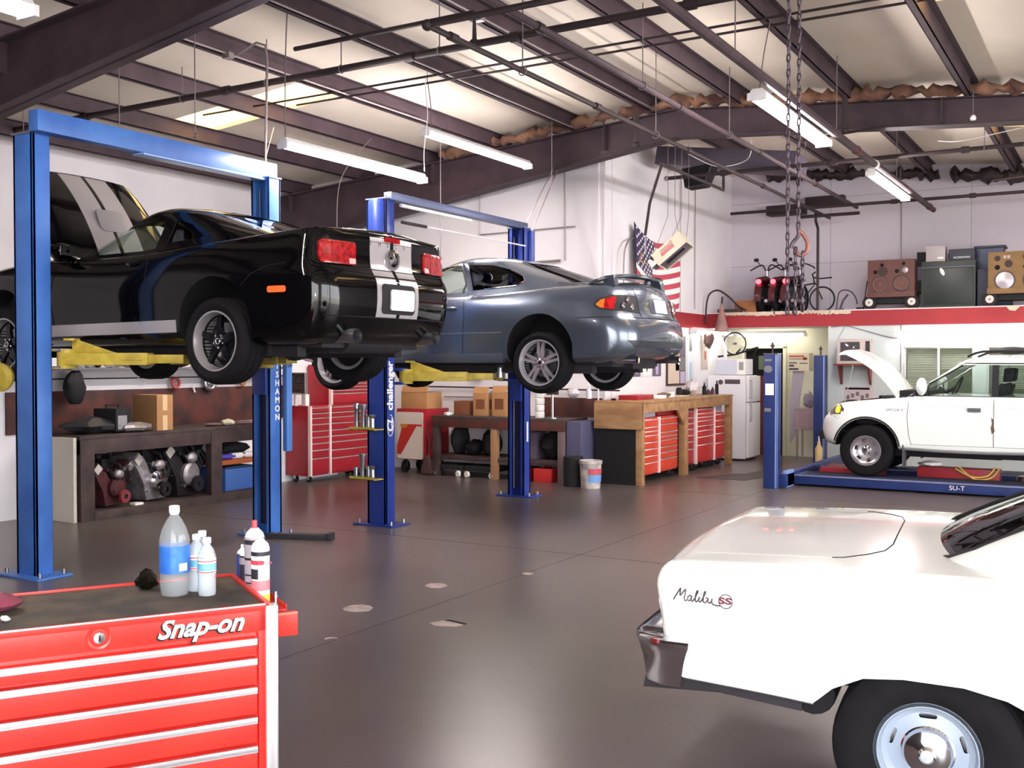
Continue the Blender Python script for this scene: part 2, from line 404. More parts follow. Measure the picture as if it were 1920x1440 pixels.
# ------------------------------------------------------------------ mezzanine and office under it
MY = 18.25
b = MB(); b.box(-6.7, 5.9, MY+.02, 19.6, 2.4, 2.66, M_wall); struct(b, 'mezzanine_floor')
b = MB(); b.box(-6.7, 5.9, MY-.02, MY+.02, 2.38, 2.64, M_redband); b.box(-6.695, -6.67, 15.0, MY, 2.36, 2.62, M_redband)
struct(b, 'trim_1', label='red painted band along the mezzanine edge', cat='trim')
rnd = random.Random(4)
b = MB(); x = -6.4
while x < -4.2:
    l = rnd.uniform(.15,.4); d = rnd.uniform(.02,.055)
    p = [(x,2.655)] + [(x+l*i/6, 2.62-d*abs(math.sin(i*1.7+x))) for i in range(7)] + [(x+l,2.655)]
    b.prism(p, MY-.032, MY-.01, M_chip, 'y'); x += l*.95
b.prism([(-1.72,2.65),(-1.66,2.58),(-1.58,2.57),(-1.5,2.65)], MY-.032, MY-.01, M_chip, 'y')
struct(b, 'trim_2', label='chipped plaster edge on top of the red band', cat='trim')
# office front wall, flush with the mezzanine edge, with window openings
OX = -4.50
b = MB()
b.box(OX, 5.9, MY, MY+.12, 2.02, 2.4, M_wallb)
b.box(OX, -3.26, MY, MY+.12, 0, 2.02, M_wallb)
b.box(-3.26, 5.9, MY, MY+.12, 0, 1.0, M_wallb)
b.box(-2.17, -1.99, MY, MY+.12, 1.0, 2.02, M_wallb); b.box(-.8, 5.9, MY, MY+.12, 1.0, 2.02, M_wallb)
b.box(OX, OX+.12, MY+.12, 19.6, 0, 2.4, M_wallb)
struct(b, 'wall_office')
M_blind = mat('venetian_blind', 'b9b6ae', .6)
M_office = mat('office_inside', 'a8a690', .8, noise=.2, nscale=2)
b = MB(); b.box(-4.6, 5.8, 19.5, 19.58, 0, 2.39, M_office); struct(b, 'wall_office_inside')
tl = MB(); tl.cyl((-4.2,18.95,2.33),(-.2,18.95,2.33),.02,M_tube2,12); tl.box(-4.2,-.2,18.93,18.97,2.35,2.39,M_paper); o = tl.build('office_fill_tube'); tag(o, 'added unseen tube brightening the office behind the windows', 'lamp')  # unseen tube added so the office looks lit through its windows
for wi, (x0, x1) in enumerate(((-3.26,-2.17), (-1.99,-.8))):
    t = thing('window_%d' % (wi+1), 'aluminium sliding window with blinds in the office wall', 'window'); t['kind'] = 'structure'
    fr = MB(); e = .035; xm = (x0+x1)/2
    for a in (x0+e/2, xm, x1-e/2): fr.bc(a, MY+.03, 1.51, e, .06, 1.02, M_alu)
    for z in (1.0+e/2, 2.02-e/2): fr.bc((x0+x1)/2, MY+.03, z, x1-x0, .062, e, M_alu)
    fr.build('window_frame', t, .003)
    g = MB(); g.bc((x0+x1)/2, MY+.035, 1.51, x1-x0-.02, .006, 1.0, M_glass); g.build('window_pane', t)
    bl = MB()
    for k in range(34):
        z = 1.06+k*.028
        if k < 6+4*wi or k % 1: continue
        bl.add([(x0+.05,MY+.075,z),(xm-.03,MY+.075,z),(xm-.03,MY+.095,z+.014),(x0+.05,MY+.095,z+.014)], [(0,1,2,3)], M_blind)
        if k > 20: bl.add([(xm+.03,MY+.075,z),(x1-.05,MY+.075,z),(x1-.05,MY+.095,z+.014),(xm+.03,MY+.095,z+.014)], [(0,1,2,3)], M_blind)
    bl.build('window_blind', t)
# recess under the mezzanine with an open doorway
b = MB(); b.box(-6.7, -6.36, 19.4, 19.58, 0, 2.39, M_wallc); b.box(-5.60, OX, 19.4, 19.58, 0, 2.39, M_wallc); b.box(-6.36, -5.60, 19.4, 19.58, 2.02, 2.39, M_wallc)
struct(b, 'wall_recess')
d = thing('door_1', 'open doorway with cream frame and dark room behind', 'door'); d['kind'] = 'structure'
b = MB()
for x in (-6.38,-5.58): b.box(x-.03, x+.03, 19.36, 19.4, 0, 2.05, M_wallc)
b.box(-6.41,-5.55,19.36,19.4,2.02,2.1,M_wallc); b.build('door_frame', d, .004)
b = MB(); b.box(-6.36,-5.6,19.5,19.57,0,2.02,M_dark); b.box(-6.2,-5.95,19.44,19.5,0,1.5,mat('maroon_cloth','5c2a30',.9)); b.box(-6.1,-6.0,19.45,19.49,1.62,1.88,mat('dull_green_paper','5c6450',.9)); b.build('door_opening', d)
# floor joints and painted-over marks
b = MB()
b.box(-12, 5.8, 8.42, 8.426, .0005, .0015, M_joint); b.box(-4.3,-4.294,-1,19,.0005,.0015,M_joint); b.box(-12, 5.8, 13.3, 13.306, .0005, .0015, M_joint)
struct(b, 'floor_joint')
# ------------------------------------------------------------------ car body tools
def tabf(t): return (lambda x: t) if isinstance(t, (int, float)) else (lambda x: interp(t, x))
def half_ring(L, ns=44, nc=7, ne=5):
    """half outline (y>=0) from tail centre to nose centre at one level"""
    xr, xf, w = L['xr'], L['xf'], tabf(L['w']); rx, ry = L.get('cr', (.18, .22)); fx, fy = L.get('cf', (.3, .3))
    br, bf = L.get('b', (.05, .08)); z = tabf(L['z']); pts = []
    wr = w(xr+br+rx); yE = wr-ry
    for i in range(ne):
        y = .004+(yE-.004)*i/ne; pts.append((xr+br*(y/yE)**2, y))
    for i in range(nc):
        t = math.pi/2*i/nc; pts.append((xr+br+rx*(1-math.cos(t)), yE+ry*math.sin(t)))
    x0 = xr+br+rx; x1 = xf-bf-fx
    for i in range(ns):
        x = x0+(x1-x0)*i/(ns-1); pts.append((x, w(x)))
    wf = w(x1); yF = wf-fy
    for i in range(nc-1, -1, -1):
        t = math.pi/2*i/nc; pts.append((xf-bf-fx*(1-math.cos(t)), yF+fy*math.sin(t)))
    for i in range(ne-1, -1, -1):
        y = .004+(yF-.004)*i/ne; pts.append((xf-bf*(y/yF)**2, y))
    dz = L.get('tz')
    return [Vector((x, y, z(x)+(dz*(y/wr)**2 if dz else 0))) for x, y in pts]
def stack(levels, m, sub=3, crown=.02, mi=8, floor=True):
    hs = [half_ring(L) for L in levels]; n = len(hs[0])
    cols = [smooth_path([h[i] for h in hs], sub) for i in range(n)]
    K = len(cols[0]); b = MB(); vs = []; idx = {}
    for k in range(K):
        for i in range(n):
            p = cols[i][k]; idx[(k,i,0)] = len(vs); vs.append(p); idx[(k,i,1)] = len(vs); vs.append(Vector((p.x,-p.y,p.z)))
    fs = []
    for k in range(K-1):
        for i in range(n-1):
            a = [idx[(k,i,0)],idx[(k,i+1,0)],idx[(k+1,i+1,0)],idx[(k+1,i,0)]]; fs.append(a)
            a = [idx[(k,i,1)],idx[(k,i+1,1)],idx[(k+1,i+1,1)],idx[(k+1,i,1)]]; fs.append(a[::-1])
        for i in (0, n-1):
            fs.append([idx[(k,i,0)],idx[(k+1,i,0)],idx[(k+1,i,1)],idx[(k,i,1)]])
    def cap(k, cr):
        rows = []
        for i in range(n):
            p = cols[i][k]; row = [idx[(k,i,0)]]
            for j in range(1, mi):
                q = 1-2*j/mi; row.append(len(vs)); vs.append(Vector((p.x, p.y*q, p.z+cr*(1-q*q)*min(1, p.y/.4))))
            row.append(idx[(k,i,1)]); rows.append(row)
        for i in range(n-1):
            for j in range(mi): fs.append([rows[i][j],rows[i+1][j],rows[i+1][j+1],rows[i][j+1]])
        for r in (rows[0], rows[-1]): fs.append(r)
    cap(K-1, crown)
    if floor: cap(0, 0)
    else: pass
    # the end caps' rims: the narrow strips i=0 / n-1 across y are closed above
    b.add([tuple(v) for v in vs], fs, m); return b
def mesh_obj(b, name):
    me = bpy.data.meshes.new(name); me.from_pydata([tuple(p) for p in b.v], [], b.f)
    for m in b.mats: me.materials.append(m)
    me.polygons.foreach_set('material_index', b.fm)
    bm = bmesh.new(); bm.from_mesh(me); bmesh.ops.remove_doubles(bm, verts=bm.verts, dist=1e-5)
    bmesh.ops.holes_fill(bm, edges=[e for e in bm.edges if e.is_boundary], sides=40)
    bmesh.ops.recalc_face_normals(bm, faces=bm.faces); bm.to_mesh(me); bm.free()
    o = bpy.data.objects.new(name, me); COL.objects.link(o); return o
def boolean(o, cutters, op='DIFFERENCE'):
    tmp = []
    for c in cutters:
        k = mesh_obj(c, 'tmp_cut') if isinstance(c, MB) else c
        tmp.append(k); md = o.modifiers.new('b', 'BOOLEAN'); md.operation = op; md.object = k; md.solver = 'EXACT'
        try: md.material_mode = 'TRANSFER'
        except Exception: pass
    dg = bpy.context.evaluated_depsgraph_get(); dg.update()
    me = bpy.data.meshes.new_from_object(o.evaluated_get(dg)); o.modifiers.clear(); old = o.data; o.data = me
    for k in tmp:
        if k.name.startswith('tmp_cut'): bpy.data.objects.remove(k)
    return o
def solidify(o, th, off=-1):
    md = o.modifiers.new('s', 'SOLIDIFY'); md.thickness = th; md.offset = off; md.use_even_offset = True
    dg = bpy.context.evaluated_depsgraph_get(); dg.update()
    me = bpy.data.meshes.new_from_object(o.evaluated_get(dg)); o.modifiers.clear(); o.data = me; return o
def adopt(o, name, parent, sharp=30, label=None):
    finish(o.data, sharp); o.name = name; o.data.name = name; o.parent = parent
    if label: o['label'] = label
    return o
class Skin:
    def __init__(s, objs):
        vs = []; fs = []
        for o in objs:
            k = len(vs); vs += [v.co.copy() for v in o.data.vertices]; fs += [[i+k for i in p.vertices] for p in o.data.polygons]
        s.t = BVHTree.FromPolygons(vs, fs)
    def ray(s, axis, a, b, dep=3.5):
        sg = 1 if axis[1] == '+' else -1
        if axis[0] == 'y': o, d = Vector((a, sg*dep, b)), Vector((0,-sg,0))
        elif axis[0] == 'x': o, d = Vector((sg*6, a, b)), Vector((-sg,0,0))
        else: o, d = Vector((a, b, dep)), Vector((0,0,-1))
        h = s.t.ray_cast(o, d)
        return (h[0] if h[0] is not None else s.t.find_nearest(o+d*(dep-.8))[0]), d
    def line(s, axis, pts, r, m, mb=None, step=.05, lift=.0, n=6):
        mb = mb or MB(); out = []
        for i in range(len(pts)-1):
            (a0,b0),(a1,b1) = pts[i], pts[i+1]; k = max(1, int(math.hypot(a1-a0,b1-b0)/step))
            for j in range(k): out.append((a0+(a1-a0)*j/k, b0+(b1-b0)*j/k))
        out.append(pts[-1]); q = []
        for a, b in out:
            h, d = s.ray(axis, a, b); q.append(h-d*lift)
        mb.tube(q, r, m, n); return mb
    def patch(s, axis, poly, m, th=.006, cell=.05, mb=None, deep=.002):
        mb = mb or MB(); bm = bmesh.new()
        f = bm.faces.new([bm.verts.new((a,b,0)) for a,b in poly])
        for c in (0, 1):
            lo = min(p[c] for p in poly); hi = max(p[c] for p in poly); k = int((hi-lo)/cell)
            for i in range(1, k+1):
                co = Vector((0,0,0)); co[c] = lo+(hi-lo)*i/(k+1); no = Vector((0,0,0)); no[c] = 1
                bmesh.ops.bisect_plane(bm, geom=bm.verts[:]+bm.edges[:]+bm.faces[:], plane_co=co, plane_no=no)
        bm.verts.index_update(); top = []; bot = []
        for v in bm.verts:
            h, d = s.ray(axis, v.co.x, v.co.y); top.append(h-d*th); bot.append(h+d*deep)
        n = len(top); fs = []
        for f in bm.faces:
            i = [v.index for v in f.verts]; fs.append(i); fs.append([j+n for j in i][::-1])
        for e in bm.edges:
            if len(e.link_faces) == 1: a, b2 = e.verts[0].index, e.verts[1].index; fs.append([a,b2,b2+n,a+n])
        bm.free(); mb.add(top+bot, fs, m); return mb
def arch_cut(x, z, r, y0=.5, m=None, sx=1.):
    c = MB(); m = m or M_dark
    for s in (-1, 1): 
        pr = [(x+r*sx*math.cos(t), z+r*math.sin(t)) for t in [2*math.pi*i/36 for i in range(36)]]
        c2 = MB(); c2.prism(pr, s*y0, s*1.4, m, 'y'); c.add([tuple(v) for v in c2.v], c2.f, m)
    return c
# ------------------------------------------------------------------ wheels
def tyre_mb(R_, w, rr, groove=3):
    b = MB(); h = w/2
    pf = [(rr-.005,-h*.82),(rr+.012,-h*.95),(rr+(R_-rr)*.5,-h*1.04),(R_-.03,-h*.98),(R_-.008,-h*.82),(R_,-h*.6)]
    for k in range(groove):
        y = -h*.5+h*1.0*k/(groove-1) if groove > 1 else 0
        pf += [(R_,y-.012),(R_-.008,y-.008),(R_-.008,y+.008),(R_,y+.012)]
    pf += [(R_,h*.6),(R_-.008,h*.82),(R_-.03,h*.98),(rr+(R_-rr)*.5,h*1.04),(rr+.012,h*.95),(rr-.005,h*.82),(rr-.03,h*.3),(rr-.03,-h*.3)]
    b.lathe(pf+[pf[0]], M_tire, 48, d=(0,1,0)); return b
def rim_barrel(b, rr, w, m, lip=None):
    h = w/2
    b.lathe([(rr+.006,h*.84),(rr+.004,h*.93),(rr-.008,h*.93),(rr-.02,h*.7),(rr-.03,h*.2),(rr-.03,-h*.8),(rr,-h*.85),(rr-.015,-h*.8),(rr-.02,h*.2),(rr+.006,h*.84)], lip or m, 44, d=(0,1,0))
    b.lathe([(rr-.025,-h*.35),(.02,-h*.35),(.02,-h*.45),(rr-.025,-h*.45)], M_dark, 36, d=(0,1,0))
    b.lathe([(.15,-h*.05),(.15,-h*.2),(.03,-h*.2),(.03,-h*.05),(.15,-h*.05)], M_steel, 30, d=(0,1,0))
def spokes(b, n, r0, r1, h, w0, w1, m, y, th=.025, pair=0., ph=0.):
    for k in range(n):
        for s in ((-1,1) if pair else (0,)):
            a = R(ph+360*k/n); 
            p = []
            def pt(r, t, dz): return (r*math.cos(a)-t*math.sin(a), dz, r*math.sin(a)+t*math.cos(a))
            c0 = s*pair*.35; c1 = s*pair
            q = [(r0,c0-w0/2,y-.012),(r0,c0+w0/2,y-.012),((r0+r1)/2,(c0+c1)/2+(w0+w1)/4,y-.004),(r1,c1+w1/2,y-.02),(r1,c1-w1/2,y-.02),((r0+r1)/2,(c0+c1)/2-(w0+w1)/4,y-.004)]
            top = [pt(r,t,z) for r,t,z in q]; bot = [pt(r,t,z-th) for r,t,z in q]
            b.add(top+bot, [(0,1,2,5),(5,2,3,4),(11,8,7,6),(10,9,8,11)]+[(i,(i+1)%6,6+(i+1)%6,6+i) for i in range(6)], m)
def make_wheel(kind, R_, w, rr):
    """returns (tyre mesh, [(sub name, mesh)])  outer face towards +y"""
    ty = tyre_mb(R_, w, rr).mesh('wheel'); h = w/2; b = MB(); subs = []
    if kind == 'black':
        mk = mat('black_alloy', '1b1b20', .25, .6); rim_barrel(b, rr, w, mk, mat('machined_lip', 'b4b0b2', .3, .5))
        spokes(b, 5, .03, rr-.015, h, .075, .04, mk, h*.6, .03, 0, 90); b.lathe([(.001,h*.66),(.03,h*.66),(.04,h*.58),(.075,h*.5),(.08,h*.3)], mk, 24, d=(0,1,0))
        for k in range(5): a = R(54+72*k); b.cyl((.052*math.cos(a),h*.5,.052*math.sin(a)),(.052*math.cos(a),h*.62,.052*math.sin(a)),.009,M_chrome,8)
        subs.append(('rim', b.mesh('rim')))
        c = MB(); c.torus((0,h*.66,0),.022,.005,M_chrome,(0,1,0),20,6); subs.append(('hub_cap', c.mesh('hub_cap')))
    elif kind == 'grey':
        mk = mat('grey_alloy', 'a39a9f', .32, .35); rim_barrel(b, rr, w, mk, mat('bright_lip', 'cfcbd0', .25, .5))
        spokes(b, 5, .03, rr-.012, h, .04, .026, mk, h*.72, .028, .032, 90); b.lathe([(.001,h*.74),(.03,h*.72),(.05,h*.6),(.06,h*.3)], mk, 24, d=(0,1,0))
        subs.append(('rim', b.mesh('rim')))
        c = MB(); 
        for k in range(5): a = R(54+72*k); c.cyl((.045*math.cos(a),h*.5,.045*math.sin(a)),(.045*math.cos(a),h*.7,.045*math.sin(a)),.008,M_chrome,8)
        c.cyl((0,h*.7,0),(0,h*.78,0),.02,M_dark,14); subs.append(('hub_cap', c.mesh('hub_cap')))
    elif kind == 'steel':
        mk = mat('silver_alloy', 'b9b4bb', .3, .8); rim_barrel(b, rr, w, mk, mk)
        n = 54; ring = []
        # dished disc with six holes: sectors between holes
        for k in range(6):
            a0 = 60*k; 
            b.lathe([(rr-.012,h*.62),(rr-.05,h*.48),(rr-.08,h*.5),(.09,h*.42),(.09,h*.3),(rr-.05,h*.38),(rr-.012,h*.5),(rr-.012,h*.62)], mk, 6, d=(0,1,0), a0=a0-18, a1=a0+18)
        b.lathe([(rr-.012,h*.62),(rr-.045,h*.5),(rr-.045,h*.38),(rr-.012,h*.5),(rr-.012,h*.62)], mk, 40, d=(0,1,0))
        b.lathe([(rr-.095,h*.5),(.06,h*.42),(.06,h*.3),(rr-.095,h*.38),(rr-.095,h*.5)], mk, 40, d=(0,1,0))
        subs.append(('rim', b.mesh('rim')))
        c = MB(); c.lathe([(.001,h*.98),(.03,h*.95),(.04,h*.75),(.045,h*.5),(.065,h*.44),(.065,h*.3)], M_chrome, 24, d=(0,1,0))
        for k in range(6): a = R(30+60*k); c.cyl((.055*math.cos(a),h*.4,.055*math.sin(a)),(.055*math.cos(a),h*.55,.055*math.sin(a)),.009,M_chrome,6)
        subs.append(('hub_cap', c.mesh('hub_cap')))
    elif kind == 'rally':
        mk = mat('white_rally_wheel', '9aa6b6', .35); rim_barrel(b, rr, w, mk, mk)
        b.lathe([(rr+.004,h*.93),(rr-.012,h*.93),(rr-.02,h*.6),(rr-.05,h*.42)], mk, 48, d=(0,1,0))
        # slotted disc
        o = mesh_obj(MB().lathe([(rr-.02,h*.42),(rr-.06,h*.5),(.09,h*.62),(.07,h*.4),(.02,h*.38),(.02,h*.3),(rr-.06,h*.3),(rr-.02,h*.3),(rr-.02,h*.42)], mk, 48, d=(0,1,0)), 'disc')
        cs = MB(); rs = .128
        for k in range(5):
            a = R(90+72*k); e = Vector((math.cos(a),0,math.sin(a))); t = Vector((-math.sin(a),0,math.cos(a)))
            pr = rrect(0, 0, .062, .018, .0085)
            vs = [e*(rs+q)+t*p+Vector((0,h*z,0)) for z in (.1,1.) for p,q in pr]; nn = len(pr)
            cs.add(vs, [tuple(range(nn))[::-1], tuple(range(nn,2*nn))]+[(i,(i+1)%nn,nn+(i+1)%nn,nn+i) for i in range(nn)], M_dark)
        boolean(o, [cs]); bm = bmesh.new(); bm.from_mesh(o.data)
        subs.append(('rim', b.mesh('rim'))); finish(o.data, 30); subs.append(('slotted_disc', o.data)); bm.free(); bpy.data.objects.remove(o)
        c = MB(); c.lathe([(.001,h*1.15),(.022,h*1.14),(.03,h*1.05),(.034,h*1.02),(.05,h*1.0),(.08,h*.85),(.088,h*.66),(.094,h*.62),(.094,h*.5)], M_chrome, 36, d=(0,1,0))
        subs.append(('hub_cap', c.mesh('hub_cap')))
    return ty, subs
def put_wheel(root, wm, x, y, z, side, label=None, camber=0.):
    ty, subs = wm
    o = link(ty, 'wheel', root, (x, side*y, z), (0, 0, 0 if side > 0 else math.pi), label)
    for nm, me in subs: link(me, nm, o)
    return o
def greenhouse(root, levels, m_paint, windows, ends, crown=.02, inset=.012, glassm=None, name='roof'):
    """windows: [(poly (x,z), name)], ends: [(poly (y,z), x0, x1, name)]"""
    b = stack(levels, m_paint, sub=4, crown=crown, floor=False)
    o = mesh_obj_open(b); bb = mesh_obj_open(b); greenhouse.skin = Skin([bb])
    solidify(o, .035, -1)
    cuts = []
    for poly, nm, *_g in windows: cuts.append(MB().prism(poly, -1.2, 1.2, M_black, 'y'))
    for poly, x0, x1, nm in ends: cuts.append(MB().prism(poly, x0, x1, M_black, 'x'))
    boolean(o, cuts)
    # panes
    solidify(bb, .014, -1)
    gm = glassm or M_tint
    for v in bb.data.vertices: pass
    gm0 = gm
    for poly, nm, *_g in windows:
        gm = _g[0] if _g else gm0
        for s in (-1, 1):
            k = bpy.data.objects.new('pane', bb.data.copy()); COL.objects.link(k)
            k.data.materials.clear(); k.data.materials.append(gm)
            boolean(k, [MB().prism(poly, s*.1, s*1.2, gm, 'y')], 'INTERSECT')
            for p in k.data.polygons: p.material_index = 0
            k.scale = (1,1,1); adopt(k, nm, root)
            k.location = (0, -s*inset, 0)
    for poly, x0, x1, nm in ends:
        k = bpy.data.objects.new('pane', bb.data.copy()); COL.objects.link(k)
        k.data.materials.clear(); k.data.materials.append(gm)
        if nm == 'windshield': k.data.materials[0] = M_glass
        boolean(k, [MB().prism(poly, x0, x1, k.data.materials[0], 'x')], 'INTERSECT')
        for p in k.data.polygons: p.material_index = 0
        adopt(k, nm, root); k.location = (0, 0, -.006)
    bpy.data.objects.remove(bb)
    return adopt(o, name, root)
def mesh_obj_open(b):
    me = bpy.data.meshes.new('g'); me.from_pydata([tuple(p) for p in b.v], [], b.f)
    for m in b.mats: me.materials.append(m)
    bm = bmesh.new(); bm.from_mesh(me); bmesh.ops.remove_doubles(bm, verts=bm.verts, dist=1e-5)
    bmesh.ops.dissolve_degenerate(bm, dist=1e-5, edges=bm.edges); bmesh.ops.recalc_face_normals(bm, faces=bm.faces)
    # outward check
    c = sum((f.normal.z*f.calc_area() for f in bm.faces), 0.)
    if c < 0: bmesh.ops.reverse_faces(bm, faces=bm.faces)
    bm.to_mesh(me); bm.free()
    o = bpy.data.objects.new('g', me); COL.objects.link(o); return o
def seat_mb(x, y, z, m, hr=.62):
    b = MB()
    b.prism([(x+.42,z),(x-.05,z),(x-.18,z+hr-.14),(x-.08,z+hr-.12),(x+.1,z+.18),(x+.45,z+.14)], y-.24, y+.24, m, 'y')
    b.prism([(x-.2,z+hr-.1),(x-.22,z+hr+.08),(x-.12,z+hr+.09),(x-.1,z+hr-.1)], y-.13, y+.13, m, 'y')
    return b
M_bpaint = mat('black_car_paint', '060608', .07, spec=.5)
M_gpaint = mat('grey_blue_car_paint', '59616f', .25, .55, coat=1.)
M_wpaint = mat('white_car_paint', 'eef4f2', .22, coat=.8)
M_cpaint = mat('cream_white_car_paint', 'f3f6f2', .22, coat=.8)
M_stripe = mat('silver_stripe', 'b2adb0', .28, .35, coat=.6)
M_tail = mat('red_lamp_lens', 'c41a22', .12, coat=1., noise=.45, nscale=26, h2='7c0c14')
M_taild = mat('amber_lamp_lens', 'e8762a', .12, coat=1.)
M_seam = mat('panel_gap', '060607', .9)
M_plate = mat('blank_white_plate', 'f6f4f8', .4)
M_int = mat('dark_car_interior', '1d1d21', .85)
M_under = mat('grimy_underbody', '28242a', .7, noise=.5, nscale=6)

def underbody(root, xr, xf, z, w=.55, exh=True, tip=None):
    b = MB(); b.box(xr, xf, -w, w, z-.02, z+.06, M_under)
    for s in (-1,1): b.box(xr+.2, xf-.2, s*w-.05, s*w+.05, z-.09, z, M_under)
    b.build('floor_pan', root, .01)
# ================================================================== MUSTANG-STYLE COUPE
def make_black_coupe(loc, rz):
    root = thing('sports_coupe', 'black coupe with silver racing stripes and open hood raised on the blue lift', 'car', loc, rz)
    D = .13   # how far the wheels hang below their normal place
    LV = [dict(xr=-2.30,xf=2.05,w=.78,z=[(-2.4,.21),(-2.0,.18),(2,.18)],cr=(.2,.25),cf=(.35,.4)),
          dict(xr=-2.40,xf=2.20,w=[(-2.4,.86),(-1.7,.90),(1.8,.90),(2.2,.84)],z=[(-2.4,.26),(-1.9,.24),(2,.25)],cr=(.2,.24),cf=(.4,.42)),
          dict(xr=-2.47,xf=2.27,w=[(-2.4,.89),(-1.6,.935),(0,.915),(1.6,.93),(2.2,.86)],z=[(-2.4,.46),(0,.44),(2.2,.42)],cr=(.2,.24),cf=(.42,.45)),
          dict(xr=-2.47,xf=2.29,w=[(-2.4,.90),(-1.4,.94),(-.2,.925),(1.5,.935),(2.2,.87)],z=[(-2.4,.68),(0,.62),(2.2,.60)],cr=(.2,.22),cf=(.42,.45)),
          dict(xr=-2.41,xf=2.24,w=[(-2.4,.88),(-1.4,.93),(-.2,.91),(1.5,.925),(2.2,.86)],z=[(-2.5,.79),(-1.4,.77),(0,.76),(2.2,.74)],cr=(.16,.18),cf=(.4,.45)),
          dict(xr=-2.40,xf=2.16,w=[(-2.4,.86),(-1.4,.90),(-.2,.87),(1.5,.89),(2.2,.82)],z=[(-2.5,.94),(-1.5,.94),(0,.89),(1.5,.86),(2.2,.80)],cr=(.15,.16),cf=(.4,.45)),
          dict(xr=-2.40,xf=2.08,w=[(-2.4,.84),(-1.4,.85),(-.2,.82),(1.5,.84),(2.2,.78)],z=[(-2.5,1.06),(-1.7,1.02),(-1.3,1.0),(0,.94),(.9,.94),(2.2,.83)],cr=(.14,.15),cf=(.4,.45)),
          dict(xr=-2.37,xf=2.02,w=[(-2.4,.80),(-1.4,.78),(-.2,.76),(1.5,.78),(2.2,.74)],z=[(-2.5,1.085),(-1.7,1.03),(-1.3,1.02),(0,.96),(.9,.97),(2.2,.85)],cr=(.12,.14),cf=(.4,.45))]
    body = mesh_obj(stack(LV, M_bpaint, 3, .03), 'body')
    bay = MB().box(.85, 1.95, -.68, .68, .5, 1.3, M_dark)
    boolean(body, [arch_cut(-1.36, .33, .395), arch_cut(1.36, .33, .385), bay])
    adopt(body, 'body', root)
    S = Skin([body])
    GH = [dict(xr=-2.02,xf=.98,w=[(-2,.70),(-1,.79),(1,.76)],z=[(-2,1.02),(-1.3,.99),(0,.93),(1,.94)],cr=(.25,.35),cf=(.35,.5),b=(.06,.12)),
          dict(xr=-1.62,xf=.60,w=[(-2,.60),(-1,.72),(1,.68)],z=[(-2,1.13),(0,1.09),(1,1.09)],cr=(.3,.32),cf=(.35,.46),b=(.06,.12)),
          dict(xr=-1.22,xf=.28,w=[(-1.5,.54),(-.6,.65),(.5,.62)],z=1.24,cr=(.3,.3),cf=(.35,.42),b=(.06,.1)),
          dict(xr=-.92,xf=.06,w=[(-1.5,.50),(-.4,.59),(.5,.55)],z=1.33,cr=(.3,.3),cf=(.3,.36),b=(.05,.1)),
          dict(xr=-.66,xf=-.14,w=.49,z=1.375,cr=(.2,.25),cf=(.2,.25),b=(.04,.05))]
    win = [([(.62,.985),(-.42,.99),(-.50,1.0),(-.52,1.24),(-.40,1.285),(-.10,1.27),(.12,1.22),(.36,1.12)], 'side_window', M_glass),
           ([(-.62,1.04),(-1.05,1.07),(-.86,1.19),(-.64,1.25)], 'quarter_window')]
    ends = [([(-.55,1.12),(.55,1.12),(.46,1.27),(.42,1.31),(-.42,1.31),(-.46,1.27)], -2.2, -.5, 'rear_window'),
            ([(-.62,1.0),(.62,1.0),(.5,1.25),(.46,1.29),(-.46,1.29),(-.5,1.25)], .0, 1.3, 'windshield')]
    roof = greenhouse(root, GH, M_bpaint, win, ends)
    S2 = Skin([body, roof])
    b = MB(); b.box(-1.5, .9, -.68, .68, .93, .985, M_int); b.build('dashboard_shelf', root, .01)
    for s in (-1,1): seat_mb(-.45, s*.38, .7, M_int, .50).build('seat', root, .02)
    # stripes
    st = MB()
    for s in (-1,1):
        c = s*.148
        S2.patch('z+', [(-2.33,c-.125),(-1.98,c-.125),(-1.98,c+.125),(-2.33,c+.125)], M_stripe, .003, .06, st)
        S2.patch('x-', [(c-.125,.60),(c+.125,.60),(c+.125,1.07),(c-.125,1.07)], M_stripe, .003, .05, st)
        S2.patch('x-', [(c-.125,.40),(c+.125,.40),(c+.125,.60),(c-.125,.60)], M_stripe, .003, .05, st)
        S2.patch('z+', [(-.66,c-.125),(-.05,c-.125),(-.05,c+.125),(-.66,c+.125)], M_stripe, .003, .06, st)
    split_islands(st.build('racing_stripe', root))
    st = MB()
    for s in '+-': S2.patch('y'+s, [(-.93,.29),(.95,.27),(.95,.37),(-.93,.39)], M_stripe, .003, .1, st)
    split_islands(st.build('rocker_stripe', root))
    # plate recess, plate, lamps, badge
    b = MB(); S2.patch('x-', rrect(0, .55, .44, .24, .04), M_black, .006, .05, b); b.build('plate_recess', root)
    b = MB(); S2.patch('x-', rrect(-.035, .545, .31, .165, .02), M_plate, .02, .08, b); b.build('licence_plate', root, label='blank white licence plate')
    for s in (-1,1):
        b = MB(); S2.patch('x-', rrect(s*.625, .885, .36, .175, .03), M_tail, .016, .04, b)
        S2.patch('x-', rrect(s*.49, .825, .07, .045, .008), mat('clear_lamp_lens','e8b0b4',.1,coat=1.), .020, .03, b)
        for k in (-.06,.06): S2.patch('x-', rrect(s*.625+k, .885, .006, .17, .002), mat('lamp_rib','5c0810',.3), .019, .05, b)
        b.build('tail_lamp', root, .003, label='red segmented tail lamp')
        b = MB(); S2.patch('y'+('+' if s>0 else '-'), rrect(-2.02, .60, .17, .048, .015), mat('marker_lens','ff5a2a',.15,coat=1.,emit='ff4420',estr=.8), .008, .03, b)
        b.build('side_marker', root, label='orange red side marker lamp')
    b = MB(); S2.patch('x-', rrect(0, 1.03, .2, .04, .01), M_tail, .012, .05, b); b.build('brake_lamp', root)
    h = S2.ray('x-', 0, .87)[0]
